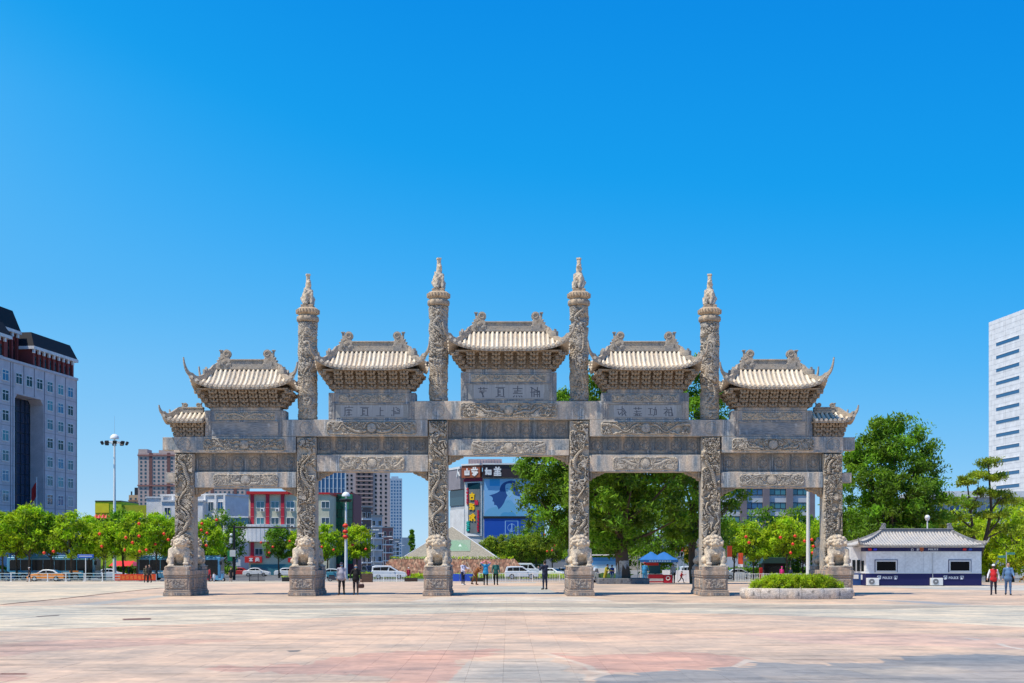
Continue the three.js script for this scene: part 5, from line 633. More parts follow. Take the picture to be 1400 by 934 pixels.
// ---------------------------------------------------------------- police booth, planter, pyramid, street furniture
{ // police booth with a tiled hip roof
  const d = 90, B = thing('police_booth', 'white and dark blue police booth with grey tiled hip roof', 'booth', [wx(1184, d), 0, -d]), k = d / F, W = 158 * k, H = 2.72, D = 4.2, base = mat(0.003, 0.004, 0.085, 0.65, {}), wh = wall(0.97, 0.98, 1.0, 0.45), trimB = mat(0.02, 0.025, 0.12, 0.4);
  mb().box(0, W, 0.92, H, -D, 0).build('wall', wh, B); mb().box(-0.01, W + 0.01, 0.0, 0.85, -D - 0.01, 0.012).build('blue_base', base, B); mb().box(-0.02, W + 0.02, 0.85, 0.92, -D - 0.02, 0.02).build('white_line', C.whitePaint, B); mb().box(-0.02, W + 0.02, H - 0.31, H - 0.03, -D - 0.02, 0.05).build('fascia', base, B); mb().box(-0.25, W + 0.1, H - 0.03, H + 0.10, -D - 0.25, 0.28).build('eave_board', C.whitePaint, B);
  for (const x of [1.42, 5.45 + 1.15]) { const w = 0.76, y0 = 1.0, y1 = 1.78, f = mb(); f.box(x - w, x + w, y1 - 0.09, y1, 0, 0.05).box(x - w, x - w + 0.09, y0, y1 - 0.09, 0, 0.05).box(x + w - 0.09, x + w, y0, y1 - 0.09, 0, 0.05).box(x - w, x + w, y0 - 0.06, y0 + 0.05, 0.002, 0.08); const m = f.build('window', C.frame, B); mb().box(x - w - 0.05, x - w, y0 - 0.06, y1 + 0.05, 0.001, 0.03).box(x + w, x + w + 0.05, y0 - 0.06, y1 + 0.05, 0.001, 0.03).box(x - w, x + w, y1, y1 + 0.05, 0.001, 0.03).build('blue_surround', trimB, m); mb().box(x - w + 0.08, x + w - 0.08, y0 + 0.04, y1 - 0.08, 0.004, 0.02).build('pane', new THREE.MeshPhysicalMaterial({ color: lin(0.003, 0.003, 0.004), roughness: 0.25, specularIntensity: 0.25 }), m); }
  const sg = (cx) => { const t = canvasTex(512, 128, (g, w, h) => { g.fillStyle = '#0a0c50'; g.fillRect(0, 0, w, h); drawGlyph(g, 'jingP', 8, 14, 100, 100, 10, '#eef2fa'); drawGlyph(g, 'cha', 404, 14, 100, 100, 10, '#eef2fa'); g.fillStyle = '#eef2fa'; g.font = 'bold 84px sans-serif'; g.textAlign = 'center'; g.textBaseline = 'middle'; g.save(); g.translate(256, 68); g.scale(0.82, 1); g.fillText('POLICE', 0, 0); g.restore(); }); const m = put('police_lettering', new THREE.BoxGeometry(1.5, 0.34, 0.012), mat(0.9, 0.9, 0.9, 0.4, { map: t }), B); m.position.set(cx, 0.56, 0.024); }; sg(1.5); sg(6.15);
  { const t = canvasTex(512, 64, (g, w, h) => { g.fillStyle = '#0a0c50'; g.fillRect(0, 0, w, h); drawGlyph(g, 'gong', 40, 8, 46, 48, 6, '#e6ecf6'); drawGlyph(g, 'an', 130, 8, 46, 48, 6, '#e6ecf6'); g.fillStyle = '#e6ecf6'; g.font = 'bold 46px sans-serif'; g.textBaseline = 'middle'; g.fillText('POLICE', 312, 34); }); const m = put('fascia_lettering', new THREE.BoxGeometry(2.3, 0.24, 0.012), mat(0.9, 0.9, 0.9, 0.4, { map: t }), B); m.position.set(4.1, H - 0.17, 0.058); const e = mb(); e.ext([[-0.13, 0.13], [0.13, 0.13], [0.12, -0.05], [0, -0.17], [-0.12, -0.05]], 0.03, M4([0, 0, 0]), 0.01).sph([0, 0.02, 0.04], 0.07, 1, 1, 0.3, 10); const em = e.build('emblem', mat(0.36, 0.09, 0.03, 0.4), B); em.position.set(3.9, H - 0.18, 0.06); }
  for (const [x, c] of [[0.25, C.red], [0.62, mat(0.02, 0.03, 0.7, 0.4)], [6.9, C.red], [7.3, C.blue]]) { const l = mb(); l.rbox(x - 0.12, x + 0.12, H - 0.25, H - 0.1, 0.05, 0.16, 0.04); l.build('warning_lamp', c, B); }
  for (const x of [2.75, 4.05]) mb().box(x - 0.008, x + 0.008, 0.93, H - 0.32, 0.0, 0.006).build('panel_seam', mat(0.45, 0.47, 0.52, 0.6), B);
  const ac = (x) => { const m = mb().rbox(-0.42, 0.42, 0, 0.52, -0.02, 0.3, 0.03).build('air_conditioner', C.whitePaint, B); m.position.set(x, 0.02, 0.03); const f = mb().cyl([-0.1, 0.27, 0.29], [-0.1, 0.27, 0.325], 0.2, 0.2, 16).build('fan', mat(0.2, 0.2, 0.21, 0.5), m); mb().cyl([-0.1, 0.27, 0.32], [-0.1, 0.27, 0.335], 0.05, 0.05, 10).build('fan_hub', C.whitePaint, m); }; ac(0.42); ac(4.9); mb().cyl([4.68, 0.5, 0.06], [4.68, 2.3, 0.06], 0.025, 0.025, 6).build('pipe', C.steel, B);
  mb().box(-0.013, -0.006, 1.0, 1.75, -3.4, -2.2).box(-0.013, -0.006, 1.0, 1.75, -1.8, -0.5).build('side_window', C.windowDark, B); const na = mb().box(-0.03, -0.02, 0.4, 0.75, -1.6, -0.8).build('notice', C.whitePaint, B);
  // porch at the left corner
  const pc = mb(); pc.box(-0.75, -0.02, 0.0, 0.85, -3.0, -1.2); pc.build('porch_base', mat(0.02, 0.07, 0.25, 0.4), B); mb().box(-0.75, -0.02, 0.86, H, -3.0, -1.2).build('porch_wall', wh, B); mb().box(-0.64, -0.42, 1.0, 1.8, -1.2, -1.17).box(-0.32, -0.1, 1.0, 1.8, -1.2, -1.17).build('porch_window', C.windowDark, B); mb().box(-0.55, -0.2, 0.45, 0.75, -1.2, -1.17).build('porch_notice', C.whitePaint, B);
  // roof
  const xl = -0.6, xr = W + 0.14, zf = 0.55, zb = -D - 0.5, zc = (zf + zb) / 2, ez = (zf - zb) / 2, rl = 1.72, rr = 6.7, eY = H + 0.1, rY = H + 1.08, grey = stone(0.42, 0.42, 0.43), tl = stone(0.80, 0.77, 0.74); const Y = (x, z) => { const t = clamp(Math.max(Math.abs(z - zc) / ez, (rl - x) / (rl - xl), (x - rr) / (xr - rr))), n = Math.abs((x - (xl + xr) / 2) / ((xr - xl) / 2)); return rY - (rY - eY) * (0.5 * (1 - (1 - t) ** 2) + 0.5 * t) + 0.16 * n ** 10 * (Math.abs(z - zc) / ez) ** 4; };
  const rb = mb(); rb.add(sheet(40, 16, (u, v) => { const x = mix(xl, xr, u), z = mix(zb, zf, v); return [x, Y(x, z), z]; }, true)).add(sheet(40, 16, (u, v) => { const x = mix(xl, xr, u), z = mix(zb, zf, v); return [x, Y(x, z) - 0.1, z]; })); rb.add(sheet(40, 1, (u, v) => { const x = mix(xl, xr, u); return [x, Y(x, zf) - 0.1 * v, zf]; })).add(sheet(16, 1, (u, v) => { const z = mix(zb, zf, u); return [xl, Y(xl, z) - 0.1 * v, z]; })); const R = rb.build('roof', grey, B);
  const n = 40; for (let i = 0; i <= n; i++) { const x = mix(xl + 0.1, xr - 0.1, i / n), t = clamp(Math.max((rl - x) / (rl - xl), (x - rr) / (xr - rr)), 0.02, 0.95), p = Array.from({ length: 8 }, (_, q) => { const z = mix(zc + ez * t, zf + 0.02, q / 7); return [x, Y(x, z) + 0.004, z]; }); put('tile_row', tileRow(p, 0.07, 5), tl, R); }
  for (let i = 0; i <= 16; i++) { const z = mix(zb + 0.1, zf - 0.1, i / 16), t = clamp(Math.abs(z - zc) / ez, 0.03, 0.95), a = mix(rl, xl, t), p = Array.from({ length: 6 }, (_, q) => { const x = mix(a, xl - 0.02, q / 5); return [x, Y(x, z) + 0.004, z]; }); put('tile_row', tileRow(p, 0.07, 5), tl, R); }
  mb().rbox(rl - 0.1, rr + 0.1, rY - 0.05, rY + 0.2, zc - 0.1, zc + 0.1, 0.02).rbox(rl - 0.15, rr + 0.15, rY + 0.2, rY + 0.26, zc - 0.14, zc + 0.14, 0.02).build('main_ridge', grey, R);
  for (const [xe, xi, s] of [[xl, rl, -1], [xr, rr, 1]]) { for (const f of [1, -1]) { const pts = [], ws = [], hs = []; for (let q = 0; q <= 10; q++) { const t = q / 10, x = mix(xi, xe, t), z = zc + f * ez * t; pts.push([x, Y(x, z), z]); ws.push(0.16); hs.push(0.2); } const e = pts[10]; for (let q = 1; q <= 5; q++) { const t = q / 5; pts.push([e[0] + s * 0.16 * t, e[1] + 0.36 * t * t, e[2] + f * 0.2 * t]); ws.push(0.14 - 0.09 * t); hs.push(0.17 - 0.12 * t); } put('hip_ridge', boxUV(sweepRect(pts, ws, hs)), grey, R); } const o = put('ridge_dragon', beastSmall, grey, R); o.position.set(xi + s * -0.1, rY + 0.1, zc); o.rotation.y = s < 0 ? 0 : Math.PI; }
  const lp = thing('globe_lamp', 'white globe lamp post rising behind the police booth roof', 'street lamp', [wx(1268, 98), groundY(98), -98]); mb().cyl([0, 0, 0], [0, 4.9, 0], 0.06, 0.05, 8).build('post', C.whitePaint, lp); mb().sph([0, 5.08, 0], 0.2, 1, 1, 1, 12).cyl([0, 4.85, 0], [0, 4.95, 0], 0.12, 0.16, 10).build('globe', C.whitePaint, lp);
}
{ // round planter of stone blocks with a clipped shrub
  const d = 63.6, P = thing('stone_planter', 'lobed pale stone planter with clipped bright green shrubs before the gateway', 'planter', [wx(1089, d), 0, -d]), m = stone(0.92, 0.82, 0.72); const outline = []; for (let i = 0; i < 96; i++) { const a = i / 96 * 6.2832, r = 1 + 0.035 * Math.abs(Math.sin(a * 4)); outline.push([Math.cos(a) * 2.68 * r, Math.sin(a) * 1.15 * r]); }
  const nb = 16; for (let b = 0; b < nb; b++) { const n = 6, g = sheet(n, 10, (u, v) => { const i = b * 6 + u * 6 * 0.985 + 0.04, i0 = Math.floor(i) % 96, i1 = (i0 + 1) % 96, f = i - Math.floor(i), x = mix(outline[i0][0], outline[i1][0], f), z = mix(outline[i0][1], outline[i1][1], f), a = v * Math.PI * 1.02, o = 0.05 * Math.sin(Math.min(a, 1.57) * 1) , yy = v < 0.6 ? 0.52 * smooth(0, 0.6, v) * 0.5 + 0.52 * (v / 0.6) * 0.5 : 0.52 - 0.05 * (v - 0.6) / 0.4 * ((v - 0.6) / 0.4), k = v < 0.6 ? 1 + 0.035 * Math.sin(v / 0.6 * 3.0) - 0.0 : 1 - 0.16 * (v - 0.6) / 0.4; return [x * k, yy, z * k]; }, true); put('stone_block', g, m, P); }
  mb().add(new THREE.CylinderGeometry(1, 1, 0.4, 40), M4([0, 0.2, 0], [0, 0, 0], [2.3, 1, 0.95])).build('soil', mat(0.05, 0.035, 0.025, 0.95), P);
  const cl = [], r = rng(55); for (let i = 0; i < 420; i++) { const a = r() * 6.283, q = Math.sqrt(r()), h = 0.30 + (1 - q ** 4 * 0.55) * 0.92 * Math.sqrt(r()); cl.push([Math.cos(a) * 2.25 * q, Math.min(h, 1.08), Math.sin(a) * 0.88 * q, 0.17, 1]); } const sh = put('shrub', foliage(cl, 90, 0.045, 56, 1), LEAF.lime, P);
}
{ // pyramid on its stone mound, in the middle of the roundabout
  const d = 206, k = d / F, P = thing('glass_pyramid', 'low grey pyramid with green printed panel on the roundabout', 'pyramid', [wx(618, d), 0, -d]), by = wy(764, d - 6), ay = wy(720, d), w = 7.6, pm = dataTex(256, 256, (u, v) => { const q = hash(Math.floor(u * 256), Math.floor(v * 256), 4) * 0.45 + 0.5; return [q, q * 0.97, q * 0.9]; }, true, 9); const side = (a, b) => { const g = new THREE.BufferGeometry(); g.setAttribute('position', new THREE.Float32BufferAttribute([...a, ...b, 0, ay, 0], 3)); g.computeVertexNormals(); return boxUV(g); };
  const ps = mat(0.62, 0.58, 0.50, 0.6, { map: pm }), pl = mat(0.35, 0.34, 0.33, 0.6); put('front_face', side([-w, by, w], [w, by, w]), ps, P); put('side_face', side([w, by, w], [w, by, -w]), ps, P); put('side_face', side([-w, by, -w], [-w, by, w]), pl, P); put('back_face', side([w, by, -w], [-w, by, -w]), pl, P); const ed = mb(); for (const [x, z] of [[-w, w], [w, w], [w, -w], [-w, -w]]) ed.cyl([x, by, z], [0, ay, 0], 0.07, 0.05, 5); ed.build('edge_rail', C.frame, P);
  const slope = Math.atan2(w, ay - by), gp = canvasTex(256, 256, (g, W, H) => { g.fillStyle = '#8ea08a'; g.fillRect(0, 0, W, H); g.fillStyle = '#7fa384'; g.beginPath(); g.moveTo(20, 230); g.lineTo(40, 60); g.lineTo(130, 20); g.lineTo(220, 120); g.lineTo(246, 230); g.fill(); const r = rng(3); for (let i = 0; i < 900; i++) { const v = 120 + r() * 110; g.fillStyle = `rgba(${v * 0.8},${v},${v * 0.75},0.6)`; g.fillRect(r() * W, r() * H, 4, 4); } g.fillStyle = '#d6e6d2'; g.beginPath(); g.moveTo(150, 150); g.lineTo(165, 90); g.lineTo(180, 150); g.fill(); }); const gm = put('printed_panel', new THREE.BoxGeometry(4.6, 3.2, 0.05), mat(0.9, 0.9, 0.9, 0.7, { map: gp }), P); gm.position.set(0.8, mix(by, ay, 0.40), w * 0.60 + 0.06); gm.rotation.x = -slope;
  const M = thing('stone_mound', 'red brown stone mound carrying the pyramid', 'mound', [wx(622, d), 0, -d]), q = (a, y) => [[-a, y, a], [a, y, a], [a, y, -a], [-a, y, -a]], lo = q(12.2, -1.6), hi = q(9.6, by - 0.06), pos = []; for (let i = 0; i < 4; i++) { const a = lo[i], b = lo[(i + 1) % 4], c = hi[(i + 1) % 4], e = hi[i]; pos.push(...a, ...b, ...c, ...a, ...c, ...e); } pos.push(...hi[0], ...hi[1], ...hi[2], ...hi[0], ...hi[2], ...hi[3]); const g = new THREE.BufferGeometry(); g.setAttribute('position', new THREE.Float32BufferAttribute(pos, 3)); g.computeVertexNormals(); const st = dataTex(128, 128, (u, v) => { const n = pfbm(u, v, 16, 8, 2), s = pnoise(u * 32, v * 24, 32, 24, 5); const t = 0.45 + 0.5 * s * (0.6 + n * 0.6); return [t, t * (0.72 + 0.2 * n), t * (0.62 + 0.2 * n)]; }, true, 5); put('stone_slope', boxUV(g), mat(0.62, 0.50, 0.42, 0.9, { map: st }), M); const ry = rng(9), r2 = []; for (let x = -9.4; x < 9.4; x += 0.5) r2.push([x, by + 0.15, 9.4, 0.35, 1]); const fr = put('grass_edge', foliage(r2, 26, 0.16, 12), LEAF.lime, M); fr.userData.kind = 'stuff';
  tag(put('roundabout_lawn', (() => { const g = new THREE.CylinderGeometry(19, 19, 0.5, 48); g.translate(wx(622, d), groundY(200) + 0.1, -d - 2); return boxUV(g); })(), mat(0.22, 0.40, 0.03, 0.95, { map: stoneMap })), 'bright green lawn of the roundabout', 'lawn', null, 'structure');
}
// lanterns among the trees and on posts
const lanternProto = (() => { const L = thing('red_lantern', 'round red lantern hanging among the street trees', 'lantern', [0, 0, 0], 0, 'red lanterns in the street trees'); mb().sph([0, 0, 0], 0.21, 1, 0.86, 1, 12).build('shade', C.lantern, L); mb().cyl([0, 0.16, 0], [0, 0.24, 0], 0.08, 0.08, 8).cyl([0, -0.24, 0], [0, -0.16, 0], 0.08, 0.08, 8).cyl([0, 0.3, 0], [0, 0.6, 0], 0.012, 0.012, 4).build('cap', C.yellow, L); return L; })();
{ const pts = [[60, 756, 160], [73, 754, 160], [136, 730, 160], [139, 747, 160], [172, 735, 160], [190, 716, 160], [190, 733, 160], [181, 742, 160], [191, 754, 160], [200, 752, 160], [170, 752, 160], [224, 730, 162], [230, 738, 162], [212, 744, 162], [275, 725, 168], [283, 729, 168], [296, 711, 168], [276, 716, 168], [282, 746, 168], [357, 742, 194], [373, 748, 194], [396, 740, 194], [402, 752, 194], [368, 756, 194], [440, 748, 190], [456, 752, 190], [482, 745, 190], [500, 751, 190], [744, 731, 222], [746, 743, 222], [758, 746, 222], [748, 754, 222], [755, 753, 222], [1020, 734, 160], [1067, 735, 160], [1084, 744, 160], [1087, 733, 160], [1081, 756, 160], [1024, 742, 160], [1100, 740, 160], [1110, 738, 160], [1112, 747, 160], [1111, 756, 160]];
  pts.forEach((p, i) => { const q = at(...p); const right = i > 32, mid = i > 27 && !right; const l = i ? dup(lanternProto, q, 0) : (lanternProto.position.set(...q), lanternProto); const zone = i < 14 ? ['in the trees before the blue buses', 'before the buses'] : i < 19 ? ['in the tree beside the outer left column', 'by the outer column'] : i < 24 ? ['in the trees before the bank building', 'before the bank'] : ['in the trees beside the lantern mast', 'by the lantern mast']; l.userData = { ...l.userData, label: `round red lantern hanging ${zone[0]}`, group: `red lanterns ${zone[1]}` }; if (right) l.userData = { ...l.userData, label: 'round red lantern hanging in the trees beyond the round planter', group: 'red lanterns beyond the planter' }; else if (mid) l.userData = { ...l.userData, label: 'round red lantern hanging in the tree under the blue billboard', group: 'red lanterns under the billboard' }; }); }
{ // tall lamp masts
  const mast = (px, d, topPy, label, r, lanterns, base) => { const h = wy(topPy, d) - groundY(d), M = thing('lamp_mast', label, 'lamp mast', on(px, d)); mb().cyl([0, 0, 0], [0, h * 0.3, 0], 0.26, 0.22, 12).cyl([0, h * 0.3, 0], [0, h - 0.6, 0], 0.22, 0.12, 12).build('mast', C.whitePaint, M); const hd = mb(); hd.add(new THREE.SphereGeometry(0.62, 16, 8, 0, 6.2832, 0, 1.571), M4([0, h - 0.55, 0])).add(new THREE.TorusGeometry(r * 0.7, 0.06, 6, 28), M4([0, h - 1.1, 0], [Math.PI / 2, 0, 0])).cyl([0, h - 0.6, 0], [0, h - 0.5, 0], 0.62, 0.62, 16); for (let i = 0; i < 6; i++) { const a = i * 1.047; hd.bar([0, h - 1.0, 0], [Math.cos(a) * r * 0.95, h - 1.1, Math.sin(a) * r * 0.95], 0.06, 0.08); } hd.build('head', C.whitePaint, M); for (let i = 0; i < 10; i++) { const a = i * 0.628; const f = mb().rbox(-0.28, 0.28, -0.22, 0.22, -0.12, 0.12, 0.05).build('floodlight', C.darkMetal, M); f.position.set(Math.cos(a) * r, h - 1.2, Math.sin(a) * r); f.rotation.set(0.5, -a + Math.PI / 2, 0, 'YXZ'); } mb().cyl([0, h - 0.05, 0], [0, h + 2.6, 0], 0.02, 0.01, 4).build('lightning_rod', C.steel, M); return [M, h]; };
  mast(156.5, 178, 594, 'tall white high mast lamp with ring of floodlights by the bus stop', 1.75);
  const [m2] = mast(473, 190, 673, 'white lamp mast carrying three red lanterns beside the walking couple', 0.75); for (const py of [719, 727, 734]) { const l = dup(lanternProto, [wx(473, 190) , wy(py, 190), -190 + 0.55], 0, 'large red lantern in the column of three on the white mast'); l.scale.set(2.0, 1.7, 2.0); l.userData.group = 'three red lanterns on the mast'; }
  const wp = thing('white_pole', 'plain tall white pole behind the round planter', 'pole', on(1105, 118)); mb().cyl([0, 0, 0], [0, wy(672, 118) - groundY(118), 0], 0.20, 0.15, 12).build('shaft', C.whitePaint, wp); mb().rbox(-0.4, 0.4, 0, 0.3, -0.4, 0.4, 0.04).build('footing', C.concrete, wp);
  const sm = thing('lantern_post', 'thin white post with one red lantern arm by the bus shelter', 'street lamp', on(144, 168)); mb().cyl([0, 0, 0], [0, 7.6, 0], 0.09, 0.07, 8).bar([0, 7.4, 0], [0.9, 7.7, 0], 0.06, 0.06).build('post', C.whitePaint, sm); mb().sph([0, 7.2, 0.1], 0.35, 1, 1.2, 1, 10).build('red_lamp', C.lantern, sm);
  // avenue lamps
  [[502, 215, 725], [511, 250, 729.5], [524, 290, 734], [527, 330, 738], [536, 375, 741], [541, 430, 743.5], [546, 500, 746]].forEach(([px, d, py], i) => { const h = wy(py, d) - groundY(d), L = thing('street_lamp', `pale arm street lamp ${['nearest the white minivan', 'second along the avenue from the white minivan', 'third along the avenue from the white minivan', 'fourth along the avenue from the white minivan', 'fifth along the avenue from the white minivan', 'sixth along the avenue from the white minivan', 'last before the far end of the avenue'][i]}`, 'street lamp', on(px, d), 0, 'street lamps down the avenue'); mb().cyl([0, 0, 0], [0, h - 0.2, 0], 0.10, 0.06, 8).bar([0, h - 0.25, 0], [1.0, h, 0], 0.07, 0.07).build('post', C.steel, L); mb().rbox(0.9, 2.0, h - 0.02, h + 0.12, -0.14, 0.14, 0.05).build('lamp_head', C.whitePaint, L); });
  // signal gantry
  const g = thing('signal_pole', 'black traffic signal pole with long arm over the road', 'traffic signal', on(320, 176)), hh = wy(718, 176) - groundY(176); mb().cyl([0, 0, 0], [0, hh, 0], 0.2, 0.16, 10).build('pole', C.black, g); mb().cyl([0, hh - 0.3, 0], [9.3, hh - 0.35, 0], 0.14, 0.08, 8).build('arm', C.black, g); mb().rbox(-0.9, -0.22, 2.6, 4.0, -0.05, 0.05, 0.02).build('green_sign', mat(0.02, 0.25, 0.12, 0.5), g); mb().rbox(-0.55, 0.25, 3.2, 4.1, 0.2, 0.26, 0.02).build('white_sign', C.whitePaint, g); mb().rbox(0.25, 0.9, 1.9, 2.8, 0.0, 0.06, 0.02).build('notice', C.frame, g); mb().rbox(-0.6, -0.25, 5.0, 5.8, -0.1, 0.2, 0.06).sph([-0.4, 6.2, 0], 0.22, 1, 1, 1, 8).build('camera', C.whitePaint, g); mb().rbox(-5.0, -4.4, 4.85, 5.45, -0.1, 0.1, 0.05).build('signal_head', mat(0.05, 0.01, 0.2, 0.4), g); const lampz = mb(); for (const x of [-3.9, -3.3, -2.8]) lampz.add(new THREE.TorusGeometry(0.22, 0.06, 6, 14), M4([x, 5.15, 0])); lampz.build('signal_ring', C.frame, g); mb().bar([-5.0, 5.0, -0.1], [-0.1, 5.0, -0.1], 0.06, 0.06).build('signal_arm', C.black, g);
}
{ // guard rail, orange banner, fences, planter boxes
  const d = 157.5, gy = groundY(d), R = thing('guard_rail', 'long white steel guard rail along the left edge of the square', 'railing', [0, gy, -d]), x0 = wx(-60, d), x1 = wx(164, d); for (let i = 0, x = x0; x < x1; x += 2.25, i++) mb().rbox(x - 0.05, x + 0.05, 0, 1.02, -0.05, 0.05, 0.02).rbox(x - 0.14, x + 0.14, 0, 0.05, -0.14, 0.14, 0.01).build('post', C.whitePaint, R); for (const y of [0.28, 0.62, 0.96]) mb().box(x0, x1, y, y + 0.07, -0.03, 0.03).build('rail', mat(0.5, 0.62, 0.62, 0.4), R);
  const t = canvasTex(512, 96, (g, W, H) => { g.fillStyle = '#d83a14'; g.fillRect(0, 0, W, H); g.fillStyle = '#e8702a'; for (let i = 0; i < 9; i++) { g.fillRect(40 + i * 50, 16 + (i % 2) * 8, 34, 58); } const r = rng(4); for (let i = 0; i < 200; i++) { g.fillStyle = `rgba(200,${40 + r() * 80},20,0.5)`; g.fillRect(r() * W, r() * H, 8, 14); } }); const o = thing('orange_banner', 'orange red printed banner on a low barrier beside the guard rail', 'banner', [wx(185, d), gy, -d]); put('cloth', new THREE.BoxGeometry(5.1, 0.78, 0.04).translate(0, 0.52, 0), mat(0.9, 0.9, 0.9, 0.7, { map: t }), o); mb().box(-2.6, -2.54, 0, 0.95, -0.04, 0.04).box(2.54, 2.6, 0, 0.95, -0.04, 0.04).box(-0.03, 0.03, 0, 0.95, -0.07, -0.03).build('stand', C.steel, o);
  const fence = (label, pa, pb, d2, h, n, m) => { const g = thing('barrier_fence', label, 'fence', [0, groundY(d2), -d2]), a = wx(pa, d2), b = wx(pb, d2); for (const y of [0.12, h - 0.08]) mb().box(a, b, y, y + 0.06, -0.025, 0.025).build('rail', m, g); for (let i = 0; i <= n; i++) { const x = mix(a, b, i / n), big = i % 8 === 0; mb().box(x - (big ? 0.05 : 0.018), x + (big ? 0.05 : 0.018), 0, h + (big ? 0.06 : -0.08), -0.02, 0.02).build('bar', m, g); } };
  fence('white barred barrier fence behind the tourists', 655, 792, 158, 1.05, 60, C.whitePaint); fence('white barred barrier fence in front of the white minivan', 506, 560, 156, 0.9, 24, C.whitePaint); fence('black barred barrier in front of the white cars', 341, 362, 158, 0.95, 14, C.darkMetal); fence('white barred fence beyond the round planter', 1005, 1120, 160, 1.0, 48, C.whitePaint); fence('white barred fence below the red lantern trees', 425, 446, 158, 0.9, 10, C.whitePaint);
  for (const [px, w, h, dd, lab, m] of [[501, 1.25, 0.85, 128, 'brown wooden planter crate behind the woman in black', mat(0.10, 0.06, 0.045, 0.8)], [562, 1.5, 0.42, 150, 'low dark planter box with yellow plants by the white minivan', mat(0.05, 0.03, 0.025, 0.8)], [652, 1.5, 0.42, 150, 'low dark planter box with yellow plants behind the tourists', mat(0.03, 0.03, 0.03, 0.8)], [391, 0.9, 0.5, 152, 'small black planter box with green plants beside the bank side column', mat(0.02, 0.02, 0.02, 0.8)]]) { const P = thing('planter_box', lab, 'planter', on(px, dd)); for (let i = 0; i < 5; i++) mb().rbox(-w / 2, w / 2, 0.04 + i * h / 5, 0.04 + (i + 0.93) * h / 5, -0.3, 0.3, 0.015).build('board', m, P); const c = [], r = rng(px); for (let x = -w / 2; x < w / 2; x += 0.16) c.push([x, h + 0.12, (r() - 0.5) * 0.4, 0.16, 1]); put('plants', foliage(c, 26, 0.07, px), LEAF.lime, P); }
  // blue barrier panels, white low wall
  const bp = thing('blue_barrier', 'row of blue plastic barrier panels behind the tourists', 'barrier', on(628, 154)); for (let i = 0; i < 4; i++) { const m = mb().rbox(-0.38, 0.38, 0.06, 0.95, -0.05, 0.05, 0.03).build('panel', mat(0.02, 0.08, 0.5, 0.5), bp); m.position.x = -1.2 + i * 0.8; }
  const lw = thing('white_board_wall', 'white hoarding panels behind the running child', 'hoarding', on(938, 132)); for (let i = 0; i < 4; i++) { const m = mb().rbox(-0.6, 0.6, 0, 1.25, -0.05, 0.05, 0.02).build('panel', C.whitePaint, lw); m.position.x = -1.85 + i * 1.235; }
  const bs = thing('bus_stop_sign', 'blue bus stop board on a white post before the bus', 'bus stop', on(117, 160)); mb().cyl([0, 0, 0], [0, 3.4, 0], 0.06, 0.06, 8).build('post', C.whitePaint, bs); mb().rbox(-1.0, 1.0, 2.95, 3.4, -0.06, 0.06, 0.03).build('board', mat(0.015, 0.09, 0.45, 0.4), bs); mb().box(-0.8, 0.8, 3.14, 3.22, 0.06, 0.07).build('white_line', C.whitePaint, bs);
}
